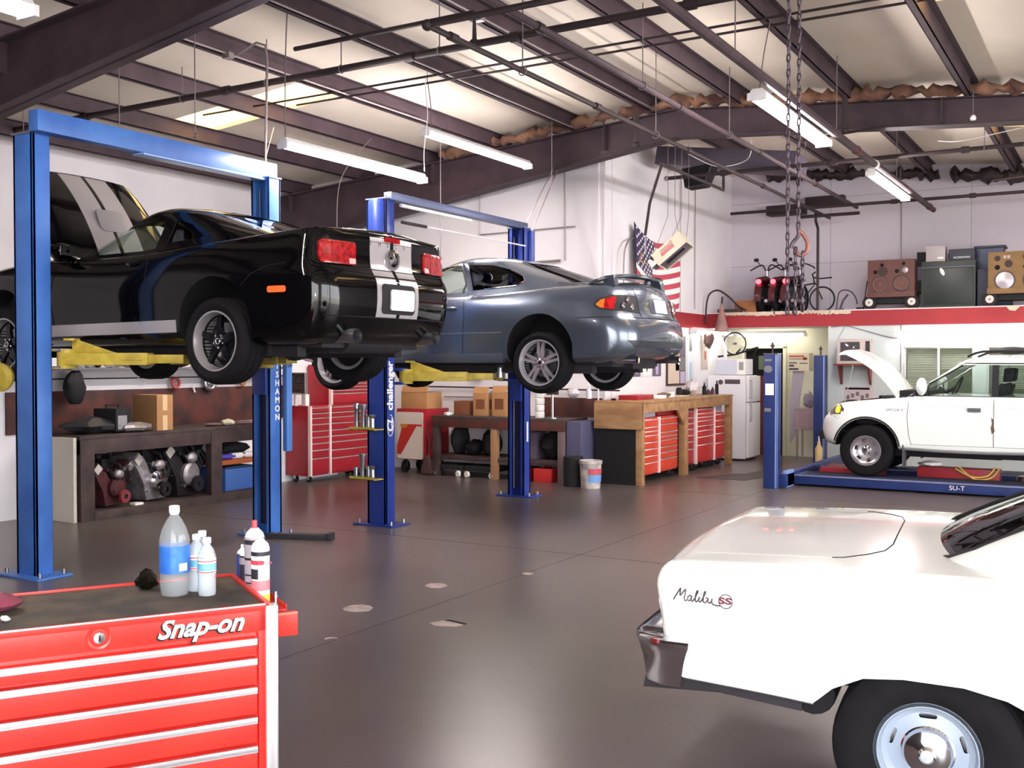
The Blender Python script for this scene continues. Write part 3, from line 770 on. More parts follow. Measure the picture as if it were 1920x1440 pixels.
    b = MB(); b.lathe([(.001,.03),(.03,.032),(.04,.02),(.06,.024),(.085,.02),(.09,0)], M_chrome, 30, (h.x,0,.87), (-1,0,0)); b.lathe([(.03,.033),(.055,.026),(.058,.021)], M_bpaint, 30, (h.x,0,.87), (-1,0,0)); b.build('round_badge', root)
    b = MB(); 
    for s in '+-':
        S2.line('y'+s, [(-.55,.98),(-.56,.6),(-.5,.36)], .004, M_seam, b); S2.line('y'+s, [(.62,.95),(.66,.6),(.62,.36)], .004, M_seam, b)
        S2.line('y'+s, [(-2.1,.80),(-1.9,.78),(-1.75,.72),(-1.62,.6)], .004, M_seam, b)
    S2.line('x-', [(-.72,.775),(.72,.775)], .006, M_seam, b); S2.line('x-', [(0,.4),(0,.42)], .006, M_seam, b); S2.line('x-', [(0,.67),(0,1.09)], .006, M_seam, b)
    S2.line('x-', [(-.8,.40),(.8,.40)], .005, M_seam, b); S2.line('x-', [(-.45,1.0),(.45,1.0)], .004, M_seam, b)
    split_islands(b.build('panel_gap', root))
    for i, ch in enumerate('SHELBY'):
        y = .27-.108*i; hh = S2.ray('x-', y, .985)[0]
        text(ch, .05, M_chrome, 'trunk_lettering', root, (hh.x-.004, y, .985), (R(90),0,R(-90)))
    # door handle, mirrors
    for s in (-1,1):
        b = MB(); hh = S2.ray('y'+('+' if s>0 else '-'), -.38, .87)[0]; b.ball((hh.x,hh.y+s*.01,hh.z), .09, .018, .022, M_bpaint); b.build('door_handle', root)
        b = MB(); b.ball((.52, s*.92, 1.02), .10, .11, .075, M_bpaint); b.tube([(.5,s*.76,.95),(.5,s*.85,.98)], .03, M_bpaint); b.box(.425,.43,s*.92-.07,s*.92+.07,.98,1.06,M_chrome); b.build('door_mirror', root)
    # exhausts, bumper valance
    for s in (-1,1):
        b = MB(); b.lathe([(.045,.2),(.05,.0),(.05,-.12),(.056,-.14),(.056,-.12),(.05,.2)], M_steel, 24, (-2.33, s*.52, .25), (1,0,0)); b.cyl((-2.3,s*.52,.27),(-1.9,s*.5,.27),.07,M_under,16); b.build('exhaust_pipe', root)
    b = MB(); b.cyl((-2.15,-.35,.22),(-2.15,.35,.22),.1,M_under,16); b.tube([(-2.1,.4,.22),(-1.7,.42,.25),(-1.3,.3,.3),(1.,.2,.2)],.035,M_under); b.tube([(-2.1,-.4,.22),(-1.7,-.42,.25),(-1.3,-.3,.3),(1.,-.2,.2)],.035,M_under)
    b.tube([(-1.36,-.7,.2),(-1.36,.7,.2)], .045, M_under); b.ball((-1.36,0,.2),.16,.14,.14,M_under); b.box(1.0,1.7,-.4,.4,.1,.35,M_under); b.box(-2.05,-1.6,-.35,.35,.12,.3,M_under)
    b.build('axle_and_exhaust', root, .005)
    underbody(root, -2.2, 2.0, .18, .62)
    wm = make_wheel('black', .345, .26, .235)
    for x in (-1.36, 1.36):
        for s in (1,-1): put_wheel(root, wm, x, .80, .345-D, s, camber=0)
    # hood, hinged at the cowl
    hb = MB(); rows = []; n = 14
    for i in range(n+1):
        t = i/n; x = 1.08*t; w = .70-.06*t; rows.append([(x, w*(1-2*j/12), .05*(1-(1-2*j/12)**2)-.22*t**2.2*(1) + (-.04 if j in (0,12) else 0)) for j in range(13)])
    top = [[Vector(p) for p in r] for r in rows]
    vs = [p for r in top for p in r] + [p-Vector((0,0,.03)) for r in top for p in r]; N = 13*(n+1); fs = []
    fm = []
    for i in range(n):
        for j in range(12): fs.append((i*13+j,i*13+j+1,(i+1)*13+j+1,(i+1)*13+j)); fs.append((N+i*13+j,N+(i+1)*13+j,N+(i+1)*13+j+1,N+i*13+j+1))
    for i in range(n):
        fs.append((i*13,(i+1)*13,N+(i+1)*13,N+i*13)); fs.append((i*13+12,N+i*13+12,N+(i+1)*13+12,(i+1)*13+12))
    for j in range(12): fs.append((j,N+j,N+j+1,j+1)); k=n*13; fs.append((k+j,k+j+1,N+k+j+1,N+k+j))
    hb.add(vs, fs, M_bpaint)
    ho = hb.build('hood', root, loc=(.86,0,1.0), rot=(0,R(-65),0))
    H = Skin([ho]); st = MB()
    for s in (-1,1):
        c = s*.148; H.patch('z+', [(.03,c-.125),(.52,c-.125),(.52,c+.125),(.03,c+.125)], M_stripe, .004, .06, st); H.patch('z+', [(.62,c-.125),(1.06,c-.125),(1.06,c+.125),(.62,c+.125)], M_stripe, .004, .06, st)
        H.patch('z+', [(.52,c-.125),(.62,c-.125),(.62,c+.125),(.52,c+.125)], M_stripe, .004, .06, st)
    split_islands(st.build('hood_stripe', ho))
    b = MB(); b.prism(rrect(.45, 0, .24, .3, .05), .034, .044, mat('stripe_patch','8f8a8c',.35), 'z'); b.build('hood_scoop', ho, .01)
    return root
# ================================================================== GREY COUPE
def make_grey_coupe(loc, rz):
    root = thing('grey_coupe', 'blue-grey metallic coupe with rear spoiler raised on the navy lift', 'car', loc, rz)
    D = .12
    LV = [dict(xr=-2.30,xf=2.1,w=.74,z=[(-2.4,.26),(-1.9,.2),(2,.2)],cr=(.3,.3),cf=(.4,.4)),
          dict(xr=-2.42,xf=2.25,w=[(-2.3,.82),(-1.6,.88),(1.6,.88),(2.2,.8)],z=[(-2.4,.31),(-1.8,.25),(2,.25)],cr=(.34,.34),cf=(.42,.45)),
          dict(xr=-2.47,xf=2.32,w=[(-2.3,.85),(-1.4,.905),(1.5,.90),(2.2,.82)],z=[(-2.4,.45),(0,.40),(2.2,.4)],cr=(.36,.36),cf=(.45,.5)),
          dict(xr=-2.47,xf=2.34,w=[(-2.3,.86),(-1.4,.92),(0,.915),(1.5,.915),(2.2,.83)],z=[(-2.4,.62),(0,.56),(2.2,.55)],cr=(.38,.38),cf=(.45,.5),b=(.08,.1)),
          dict(xr=-2.40,xf=2.28,w=[(-2.3,.83),(-1.4,.915),(0,.905),(1.5,.905),(2.2,.82)],z=[(-2.4,.72),(0,.70),(2.2,.66)],cr=(.36,.36),cf=(.45,.5),b=(.08,.1)),
          dict(xr=-2.37,xf=2.2,w=[(-2.3,.80),(-1.4,.885),(0,.88),(1.5,.875),(2.2,.78)],z=[(-2.4,.86),(-1.4,.85),(0,.83),(1.5,.79),(2.2,.74)],cr=(.34,.34),cf=(.45,.5),b=(.09,.1)),
          dict(xr=-2.31,xf=2.1,w=[(-2.3,.74),(-1.4,.83),(0,.83),(1.5,.82),(2.2,.72)],z=[(-2.4,.99),(-1.6,.975),(-.6,.93),(.9,.91),(1.6,.86),(2.2,.78)],cr=(.3,.3),cf=(.45,.5),b=(.1,.1)),
          dict(xr=-2.24,xf=2.0,w=[(-2.3,.66),(-1.4,.74),(0,.76),(1.5,.74),(2.2,.64)],z=[(-2.4,1.04),(-1.6,1.01),(-.6,.95),(.9,.94),(1.6,.89),(2.2,.80)],cr=(.26,.26),cf=(.45,.5),b=(.1,.1))]
    body = mesh_obj(stack(LV, M_gpaint, 3, .03), 'body')
    boolean(body, [arch_cut(-1.395, .33, .39), arch_cut(1.395, .33, .385)])
    adopt(body, 'body', root)
    GH = [dict(xr=-1.98,xf=1.12,w=[(-2,.62),(-1.2,.78),(1,.74)],z=[(-2,1.0),(-1.3,.97),(0,.92),(1,.90)],cr=(.4,.45),cf=(.4,.5),b=(.08,.12)),
          dict(xr=-1.66,xf=.72,w=[(-2,.55),(-1,.70),(1,.66)],z=[(-2,1.12),(0,1.09),(1,1.06)],cr=(.38,.4),cf=(.4,.46),b=(.07,.12)),
          dict(xr=-1.28,xf=.40,w=[(-1.5,.50),(-.6,.64),(.5,.60)],z=1.24,cr=(.36,.36),cf=(.35,.42),b=(.06,.1)),
          dict(xr=-.95,xf=.14,w=[(-1.5,.47),(-.4,.57),(.5,.53)],z=1.34,cr=(.32,.3),cf=(.3,.36),b=(.05,.1)),
          dict(xr=-.68,xf=-.1,w=.47,z=1.385,cr=(.2,.25),cf=(.2,.25),b=(.04,.05))]
    win = [([(.78,.965),(-.30,.985),(-.40,1.0),(-.26,1.27),(-.18,1.30),(.0,1.28),(.26,1.20),(.5,1.10)], 'side_window', M_glass),
           ([(-.47,1.0),(-1.02,1.03),(-1.12,1.08),(-1.08,1.14),(-.90,1.22),(-.66,1.28),(-.33,1.30)], 'quarter_window')]
    ends = [([(-.58,1.06),(.58,1.06),(.5,1.22),(.42,1.30),(-.42,1.30),(-.5,1.22)], -2.2, -.7, 'rear_window'),
            ([(-.62,1.0),(.62,1.0),(.5,1.25),(.46,1.3),(-.46,1.3),(-.5,1.25)], .1, 1.5, 'windshield')]
    roof = greenhouse(root, GH, M_gpaint, win, ends, glassm=M_tint)
    S = Skin([body, roof])
    b = MB(); b.box(-1.5, 1.0, -.66, .66, .92, .965, M_int); b.build('dashboard_shelf', root, .01)
    for s in (-1,1): seat_mb(-.35, s*.38, .7, M_int, .50).build('seat', root, .02)
    for s in (-1,1): seat_mb(-1.0, s*.34, .7, mat('grey_leather','6c6a6c',.7), .40).build('rear_seat', root, .02)
    b = MB()
    for sg in '+-':
        S.line('y'+sg, [(-.47,1.0),(-1.02,1.03),(-1.12,1.08),(-1.08,1.14),(-.90,1.22)], .008, M_chrome, b)
        S.line('y'+sg, [(-.36,1.0),(-.22,1.29)], .012, mat('glossy_pillar','6a6a70',.2,.5), b)
    split_islands(b.build('window_trim', root))
    b = MB()
    for sg in '+-':
        S.line('y'+sg, [(-.42,.97),(-.46,.7),(-.44,.3)], .004, M_seam, b); S.line('y'+sg, [(.8,.9),(.84,.3)], .004, M_seam, b)
        S.line('y'+sg, [(-1.8,.66),(-2.1,.67),(-2.2,.67)], .004, M_seam, b); S.line('y'+sg, [(-.95,.53),(.95,.51)], .004, mat('side_moulding','7f8794',.3,.5), b)
    S.line('x-', [(-.62,.665),(.62,.665)], .005, M_seam, b); S.line('x-', [(-.42,.98),(-.45,.68)], .004, M_seam, b); S.line('x-', [(.42,.98),(.45,.68)], .004, M_seam, b)
    split_islands(b.build('panel_gap', root))
    # sill, lamps, plate
    b = MB()
    for s in (-1,1): b.prism([(-.95,.2),(.95,.2),(.95,.30),(-.95,.31)], s*.78, s*.905, mat('sill_paint','4a505c',.4,.3), 'y')
    split_islands(b.build('side_sill', root, .02))
    for s in (-1,1):
        sg = '+' if s > 0 else '-'
        pl = [(-2.04,.81),(-2.10,.755),(-2.2,.735),(-2.36,.74),(-2.37,.90),(-2.2,.895),(-2.1,.87)]
        b = MB(); S.patch('y'+sg, [(-2.0,.80),(-2.06,.755),(-2.16,.735),(-2.245,.735),(-2.245,.905),(-2.16,.895),(-2.06,.86)], M_black, .006, .05, b)
        S.patch('y'+sg, [(-2.03,.80),(-2.07,.77),(-2.11,.76),(-2.11,.86),(-2.07,.845)], M_taild, .010, .04, b)
        S.patch('y'+sg, [(-2.115,.76),(-2.2,.75),(-2.2,.885),(-2.115,.865)], M_tail, .010, .04, b)
        S.patch('x-', [(s*.80,.74),(s*.45,.72),(s*.45,.90),(s*.76,.90)], M_black, .006, .05, b)
        for yy, zz in ((.60,.85),(.56,.78),(.68,.79)):
            hh = S.ray('x-', s*yy, zz)[0]; b.lathe([(.001,.014),(.03,.012),(.036,.004),(.036,0)], M_chrome, 18, hh+Vector((-.006,0,0)), (-1,0,0))
        b.build('tail_lamp', root, label='dark tail lamp with amber and red lens')
    b = MB(); S.patch('x-', rrect(0,.80,.5,.17,.04), mat('plate_panel','4c5462',.3,.5), .004, .05, b); b.build('plate_recess', root)
    b = MB(); S.patch('x-', rrect(0,.80,.30,.14,.01), M_plate, .014, .1, b); b.build('licence_plate', root, label='white licence plate')
    hh = S.ray('x-', 0, .94)[0]; b = MB(); b.prism([(-.05,.92),(.03,.92),(.05,.96),(-.02,.965)], hh.x-.01, hh.x+.01, M_chrome, 'x'); b.build('trunk_badge', root)
    # spoiler
    sp = MB(); rows = []
    for i in range(25):
        y = .74*(1-2*i/24); e = abs(y/.74); x0 = -2.26+.26*e**3; z0 = 1.115-.075*e**5; c = .2-.03*e
        rows.append([(x0,y,z0-.012),(x0-.03,y,z0+.012),(x0+.03,y,z0+.026),(x0+c*.6,y,z0+.008-.02*e**6),(x0+c,y,z0-.03-.04*e**6),(x0+c*.5,y,z0-.02)])
    sp.ring(rows, M_gpaint)
    for s in (-1,1): sp.prism([(-2.16,1.0),(-2.02,1.0),(-2.04,1.10),(-2.14,1.11)], s*.62-.05, s*.62+.05, M_gpaint, 'y')
    sp.build('rear_spoiler', root, sharp=50)
    # lower diffuser + exhaust
    b = MB(); S.patch('x-', [(-.74,.43),(.74,.43),(.66,.375),(.6,.36),(-.6,.36),(-.66,.375)], mat('bumper_slot','2c3038',.4), .008, .05, b)
    b.build('bumper_recess', root)
    b = MB()
    for s in (-1,1): b.lathe([(.038,.25),(.042,0),(.048,-.01),(.036,0),(.036,.2)], M_chrome, 20, (-2.36, s*.56, .235), (1,0,0))
    b.tube([(-2.3,.56,.235),(-1.9,.5,.22),(-1.6,.35,.25),(-.5,.25,.18),(1,.2,.18)], .035, M_under); b.tube([(-2.3,-.56,.235),(-1.9,-.5,.22),(-1.6,-.35,.25),(-.5,-.25,.18),(1,-.2,.18)], .035, M_under)
    b.tube([(-1.395,-.7,.24),(-1.395,.7,.24)], .04, M_under); b.box(-1.7,-1.1,-.4,.4,.16,.3,M_under); b.box(-2.2,-1.85,-.3,.3,.14,.26,M_under); b.box(.9,1.7,-.4,.4,.12,.35,M_under)
    b.build('exhaust_pipe', root)
    underbody(root, -2.1, 2.0, .18, .6)
    for s in (-1,1):
        b = MB(); b.ball((.55, s*.92, 1.0), .09, .10, .07, M_gpaint); b.tube([(.55,s*.76,.94),(.55,s*.86,.97)], .025, M_gpaint); b.build('door_mirror', root)
        hh = S.ray('y'+('+' if s>0 else '-'), -.28, .80)[0]; b = MB(); b.ball((hh.x,hh.y+s*.01,hh.z), .09, .016, .02, M_gpaint); b.build('door_handle', root)
    wm = make_wheel('grey', .325, .245, .238)
    for x in (-1.395, 1.395):
        for s in (1,-1): put_wheel(root, wm, x, .79, .325-D, s)
    return root
# ================================================================== WHITE SUV
def make_suv(loc, rz):
    root = thing('sport_utility_vehicle', 'white four-door SUV with open hood parked on the blue drive-on rack', 'car', loc, rz)
    LV = [dict(xr=-2.35,xf=2.0,w=.74,z=[(-2.3,.45),(0,.36),(2,.42)],cr=(.1,.1),cf=(.3,.35)),
          dict(xr=-2.42,xf=2.06,w=[(-2.3,.82),(1.7,.83),(2.,.78)],z=[(-2.3,.50),(0,.41),(1.9,.47)],cr=(.12,.12),cf=(.3,.34)),
          dict(xr=-2.44,xf=2.10,w=[(-2.3,.83),(1.7,.84),(2.,.79)],z=[(-2.3,.6),(0,.55),(2,.6)],cr=(.12,.12),cf=(.3,.34)),
          dict(xr=-2.40,xf=2.08,w=[(-2.3,.83),(0,.84),(1.7,.84),(2.,.78)],z=.78,cr=(.1,.1),cf=(.3,.34)),
          dict(xr=-2.38,xf=2.00,w=[(-2.3,.82),(0,.83),(1.7,.82),(2.,.76)],z=[(-2,.97),(1,.95),(2,.88)],cr=(.1,.1),cf=(.28,.32)),
          dict(xr=-2.38,xf=1.93,w=[(-2.3,.80),(0,.81),(1.7,.78),(2.,.72)],z=[(-2,1.09),(.6,1.09),(.9,1.06),(2,.96)],cr=(.1,.1),cf=(.26,.3)),
          dict(xr=-2.36,xf=1.88,w=[(-2.3,.77),(0,.78),(1.7,.72),(2.,.68)],z=[(-2,1.125),(.6,1.125),(.9,1.10),(2,.99)],cr=(.1,.1),cf=(.26,.3))]
    body = mesh_obj(stack(LV, M_wpaint, 3, .02), 'body')
    bay = MB().box(.86, 1.78, -.62, .62, .6, 1.4, M_dark)
    boolean(body, [arch_cut(-1.36, .38, .43), arch_cut(1.36, .38, .43), bay]); adopt(body, 'body', root)
    GH = [dict(xr=-2.36,xf=1.04,w=.765,z=1.10,cr=(.12,.12),cf=(.2,.35),b=(.04,.1)),
          dict(xr=-2.33,xf=.80,w=.735,z=1.24,cr=(.12,.12),cf=(.2,.33),b=(.04,.1)),
          dict(xr=-2.28,xf=.50,w=.695,z=1.42,cr=(.12,.12),cf=(.2,.3),b=(.04,.1)),
          dict(xr=-2.22,xf=.27,w=.665,z=1.57,cr=(.12,.12),cf=(.2,.28),b=(.04,.1)),
          dict(xr=-2.15,xf=.12,w=.62,z=1.635,cr=(.12,.12),cf=(.2,.25),b=(.04,.08)),
          dict(xr=-2.08,xf=-.05,w=.54,z=1.66,cr=(.12,.12),cf=(.2,.25),b=(.04,.06))]
    win = [([(.80,1.135),(-.22,1.135),(-.22,1.55),(.12,1.55),(.26,1.50),(.46,1.36)], 'side_window'),
           ([(-.30,1.135),(-1.12,1.135),(-1.12,1.55),(-.30,1.55)], 'rear_side_window'),
           ([(-1.20,1.135),(-2.1,1.135),(-2.06,1.54),(-1.20,1.54)], 'cargo_window')]
    ends = [([(-.62,1.16),(.62,1.16),(.54,1.55),(-.54,1.55)], .2, 1.4, 'windshield'), ([(-.58,1.16),(.58,1.16),(.52,1.5),(-.52,1.5)], -2.6, -2.0, 'rear_window')]
    g_clear = M_glass
    roof = greenhouse(root, GH, M_wpaint, win, ends, glassm=M_glass)
    S = Skin([body, roof])
    b = MB(); b.box(-2.2, .95, -.7, .7, 1.06, 1.12, M_int); b.box(.55,.95,-.66,.66,1.1,1.2,M_int); b.build('dashboard_shelf', root, .01)
    for s in (-1,1):
        seat_mb(-.22, s*.34, .84, M_int, .58).build('seat', root, .03)
        seat_mb(-1.05, s*.34, .84, mat('maroon_upholstery','54303c',.9), .55).build('rear_seat', root, .03)
    b = MB(); b.torus((.35,-.36,1.22), .17, .013, M_black, (1,0,.45), 28, 8); b.cyl((.37,-.36,1.22),(.6,-.36,1.1),.025,M_black); b.build('steering_wheel', root)
    # black window surround / pillars
    b = MB()
    for sg in '+-':
        for poly in ([(-.22,1.135),(-.30,1.135),(-.30,1.55),(-.22,1.55)], [(-1.12,1.135),(-1.2,1.135),(-1.2,1.55),(-1.12,1.55)], [(.86,1.13),(.62,1.13),(.56,1.25)]):
            S.patch('y'+sg, poly, M_black, .004, .08, b)
        S.line('y'+sg, [(.86,1.128),(-2.1,1.128)], .009, M_black, b); S.line('y'+sg, [(.84,1.14),(.46,1.385),(.26,1.52),(.12,1.57),(-2.05,1.565)], .009, M_black, b)
    split_islands(b.build('window_trim', root))
    b = MB()
    for sg in '+-':
        S.line('y'+sg, [(.80,1.1),(.82,.85),(.80,.6),(.76,.46)], .003, M_seam, b); S.line('y'+sg, [(-.255,1.1),(-.255,.47)], .004, M_seam, b); S.line('y'+sg, [(-1.1,1.1),(-1.1,.75)], .004, M_seam, b)
        S.line('y'+sg, [(.78,.47),(-1.0,.47)], .004, mat('sill_seam','9aa0a0',.6), b); S.line('y'+sg, [(2.0,.84),(1.85,.84),(1.74,.80)], .003, M_seam, b)
        S.line('y'+sg, [(.6,.99),(-2.2,.99)], .003, mat('body_crease','c8cfce',.5), b)
        S.line('x+', [(-.74,.84),(.74,.84)], .003, M_seam, b)
    split_islands(b.build('panel_gap', root))
    # arch liners' black flare edge, mud flap, handles, lamps
    b = MB()
    for x in (-1.36, 1.36):
        for s in '+-': S.line('y'+s, [(x+.445*math.cos(t), .38+.445*math.sin(t)) for t in [math.pi*(.04+.92*i/20) for i in range(21)]], .013, M_black, b)
    split_islands(b.build('arch_moulding', root))
    for s in (-1,1):
        sg = '+' if s > 0 else '-'
        b = MB(); b.box(.86, .88, s*.62, s*.84, .16, .46, mat('grey_rubber','4e4c55',.8)); b.build('mud_flap', root, .004)
        b = MB(); hh = S.ray('y'+sg, -.02, .955)[0]; b.bc(hh.x, hh.y+s*.012, hh.z, .16, .03, .05, M_greyblue if False else mat('grey_handle','565a66',.5)); b.cyl((hh.x-.0,hh.y,hh.z-.09),(hh.x,hh.y+s*.006,hh.z-.09),.012,M_dgrey); b.build('door_handle', root, .008)
        b = MB(); S.patch('y'+sg, [(2.0,.86),(1.68,.86),(1.66,.93),(1.72,.995),(1.82,1.01),(1.95,.96)], mat('smoked_lamp','4a443c',.1,coat=1.), .012, .04, b)
        S.patch('y'+sg, rrect(1.75,.925,.075,.10,.03), mat('yellow_signal','f4d62c',.2,coat=1.,emit='f0c820',estr=.5), .02, .04, b)
        S.patch('x+', [(s*.76,.86),(s*.42,.86),(s*.42,.97),(s*.72,.98)], mat('smoked_lamp'), .012, .05, b)
        b.build('headlamp', root, label='smoked headlamp with yellow turn signal')
        b = MB(); b.ball((.62, s*.93, 1.26), .07, .10, .12, M_wpaint); b.tube([(.66,s*.76,1.16),(.64,s*.86,1.2)], .03, M_black); b.build('door_mirror', root, label='white door mirror')
        b = MB(); b.tube(smooth_path([(.1,s*.55,1.66),(-.05,s*.55,1.72),(-.3,s*.55,1.73),(-1.8,s*.55,1.73),(-2.0,s*.55,1.68)]), .016, M_black)
        b.build('roof_rail', root)
    b = MB()
    for x in (-.35,-1.4): b.cyl((x,-.55,1.73),(x,.55,1.73),.014,M_black)
    b.ball((-.42,.38,1.74), .2, .05, .05, M_dgrey); b.build('roof_rack', root)
    hh = S.ray('y+', .98, .93)[0]
    for s in (-1,1):
        hh = S.ray('y'+('+' if s>0 else '-'), .98, .93)[0]
        text('SPORT', .05, mat('grey_lettering','7a8288',.5), 'fender_lettering', root, (hh.x, hh.y+s*.002, hh.z), (R(90),0,R(180) if s>0 else 0), .002, sx=1.6)
        b = MB(); hh = S.ray('y'+('+' if s>0 else '-'), -.23, .75)[0]; S.patch('y'+('+' if s>0 else '-'), [(-.225,.86),(-.26,.83),(-.255,.76),(-.27,.68),(-.235,.64),(-.22,.72),(-.235,.78)], mat('rust_spot','6b5a48',.9), .002, .05, b); b.build('rust_patch', root)
    # front bumper detail, hood
    b = MB(); b.bc(1.95, 0, .55, .2, 1.3, .12, M_black); b.build('grille', root, .02)
    hb = MB(); n = 14; rows = []
    for i in range(n+1):
        t = i/n; x = 1.02*t; w = .64-.04*t; c = .03-.0*t
        rows.append([(x, w*(1-2*j/10), c*(1-(1-2*j/10)**2)+.09*math.sin(math.pi*t)-.02*t-(.05 if t > .97 else 0)-(.03 if j in (0,10) else 0)) for j in range(11)])
    hb.ring([ [r[j] for j in range(11)]+[(r[j][0],r[j][1],r[j][2]-.05) for j in range(10,-1,-1)] for r in rows], M_wpaint)
    ho = hb.build('hood', root, .004, loc=(.93,0,1.13), rot=(0,R(-41),0))
    b = MB(); b.tube([(1.72,.55,.98),(1.6,.55,1.55)], .006, M_steel); b.build('prop_rod', root)
    b = MB(); b.box(1.0,1.6,-.35,.35,.7,1.02,M_dgrey); b.cyl((1.15,-.2,1.02),(1.15,-.2,1.1),.09,M_black); b.box(1.55,1.7,-.55,-.2,.8,1.0,M_black); b.box(.95,1.2,.3,.55,.9,1.12,M_black); b.build('engine', root, .02)
    b = MB(); b.box(-2.2,1.6,-.45,-.33,.28,.42,M_under); b.box(-2.2,1.6,.33,.45,.28,.42,M_under); b.box(-.3,1.2,-.2,.2,.25,.4,M_under); b.cyl((-1.9,-.2,.33),(-.6,-.2,.33),.07,M_under); b.build('chassis_frame', root, .01)
    wm = make_wheel('steel', .36, .25, .205)
    for x in (-1.36, 1.36):
        for s in (1,-1): put_wheel(root, wm, x, .73, .36, s)
    return root
# ================================================================== WHITE CLASSIC HARDTOP
def make_classic(loc, rz):
    root = thing('classic_coupe', 'white classic two-door hardtop with chrome rear bumper in the right foreground', 'car', loc, rz)
    mk = M_cpaint
    X0 = -1.07
    LV = [dict(xr=X0+.10,xf=3.6,w=.84,z=[(-1.1,.50),(-.42,.455),(.5,.30),(3.4,.28)],cr=(.05,.06),cf=(.2,.2)),
          dict(xr=X0+.06,xf=3.7,w=[(-1.1,.885),(-.4,.895),(3.4,.89)],z=[(-1.1,.515),(-.42,.47),(.5,.33),(3.4,.3)],cr=(.05,.06),cf=(.2,.2)),
          dict(xr=X0+.05,xf=3.75,w=[(-1.1,.895),(-.4,.905),(3.4,.90)],z=[(-1.1,.58),(-.42,.55),(.5,.45),(3.4,.42)],cr=(.05,.06),cf=(.2,.2)),
          dict(xr=X0+.03,xf=3.8,w=[(-1.1,.90),(-.4,.925),(.3,.93),(3.4,.92)],z=[(-1.1,.66),(3.4,.6)],cr=(.05,.06),cf=(.2,.2)),
          dict(xr=X0+.02,xf=3.8,w=[(-1.1,.905),(-.4,.93),(.3,.935),(3.4,.92)],z=[(-1.1,.76),(3.4,.72)],cr=(.05,.06),cf=(.2,.2)),
          dict(xr=X0+.0,xf=3.8,w=[(-1.1,.90),(-.4,.925),(.3,.93),(3.4,.91)],z=[(-1.1,.86),(0,.87),(3.4,.82)],cr=(.05,.06),cf=(.2,.2)),
          dict(xr=X0+.015,xf=3.78,w=[(-1.1,.885),(-.4,.905),(.3,.91),(3.4,.89)],z=[(-1.1,.91),(-.9,.93),(0,.955),(3.4,.9)],cr=(.05,.06),cf=(.2,.2)),
          dict(xr=X0+.05,xf=3.75,w=[(-1.1,.865),(-.4,.88),(.3,.88),(3.4,.86)],z=[(-1.1,.94),(-.9,.957),(0,.98),(3.4,.93)],cr=(.05,.06),cf=(.2,.2)),
          dict(xr=X0+.09,xf=3.7,w=[(-1.1,.83),(-.4,.84),(.3,.84),(3.4,.82)],z=[(-1.1,.945),(-.9,.965),(0,.985),(3.4,.94)],cr=(.05,.06),cf=(.2,.2))]
    body = mesh_obj(stack(LV, mk, 3, .018), 'body')
    ar = [(-.42,.2),(-.40,.47),(-.33,.535),(-.22,.59),(-.08,.605),(.12,.60),(.26,.57),(.38,.51),(.46,.42),(.48,.2)]
    c = MB()
    for s in (-1,1): c.prism(ar, s*.5, s*1.3, M_dark, 'y')
    boolean(body, [c, arch_cut(2.92, .34, .38)]); adopt(body, 'body', root)
    GH = [dict(xr=-.06,xf=2.25,w=[(0,.78),(1,.82),(2.2,.78)],z=.965,cr=(.3,.28),cf=(.35,.4),b=(.06,.12)),
          dict(xr=.10,xf=2.02,w=[(0,.70),(1,.76),(2.2,.72)],z=1.06,cr=(.3,.26),cf=(.35,.4),b=(.06,.12)),
          dict(xr=.36,xf=1.8,w=[(0,.62),(1,.70),(2.2,.66)],z=1.18,cr=(.3,.24),cf=(.3,.36),b=(.06,.1)),
          dict(xr=.60,xf=1.62,w=[(0,.57),(1,.65),(2.2,.6)],z=1.29,cr=(.26,.24),cf=(.3,.34),b=(.06,.1)),
          dict(xr=.86,xf=1.48,w=.58,z=1.345,cr=(.2,.22),cf=(.2,.24),b=(.04,.06)),
          dict(xr=.98,xf=1.38,w=.5,z=1.36,cr=(.1,.15),cf=(.1,.15),b=(.02,.02))]
    win = [([(.62,1.0),(1.95,1.0),(1.6,1.28),(.85,1.28)], 'side_window')]
    ends = [([(-.5,.985),(.5,.985),(.56,1.0),(.585,1.04),(.54,1.2),(.48,1.28),(-.48,1.28),(-.54,1.2),(-.585,1.04),(-.56,1.0)], -.4, .9, 'rear_window'),
            ([(-.62,1.0),(.62,1.0),(.52,1.28),(-.52,1.28)], 1.5, 2.6, 'windshield')]
    roof = greenhouse(root, GH, mk, win, ends, glassm=M_tint)
    S = Skin([body, roof])
    b = MB(); b.box(.1, 2.1, -.6, .6, .95, .995, M_int); b.build('parcel_shelf', root, .01)
    b = MB(); b.box(.35, .5, -.55, .55, .9, 1.12, M_int); b.build('rear_seat', root, .03)
    b = MB(); 
    q = [(-.36,-.60),(-.36,.60)]
    S.line('z+', [(-.16,-.35),(-.16,.35)], .003, M_seam, b)
    S.line('z+', [(-.16,-.35),(-.18,-.5),(-.24,-.60),(-.32,-.68),(-.36,-.69)], .003, M_seam, b); S.line('z+', [(-.16,.35),(-.18,.5),(-.24,.60),(-.32,.68),(-.36,.69)], .003, M_seam, b)
    S.line('z+', [(-.36,-.69),(-1.0,-.70)], .0012, mat('tight_gap','c4c8c0',.6), b); S.line('z+', [(-.36,.69),(-1.0,.70)], .0012, mat('tight_gap'), b)
    for sg in '+-':
        S.line('y'+sg, [(-1.0,.60),(-.5,.565),(-.36,.56)], .003, mat('body_crease'), b)
        S.line('y'+sg, [(-.995,.68),(-1.0,.80),(-.985,.88),(-.94,.915)], .004, mat('soft_crease','dfe6e6',.5), b)
    split_islands(b.build('panel_gap', root))
    b = MB(); rub = [(-.58,1.0),(-.6,1.04),(-.55,1.2)]
    o = []
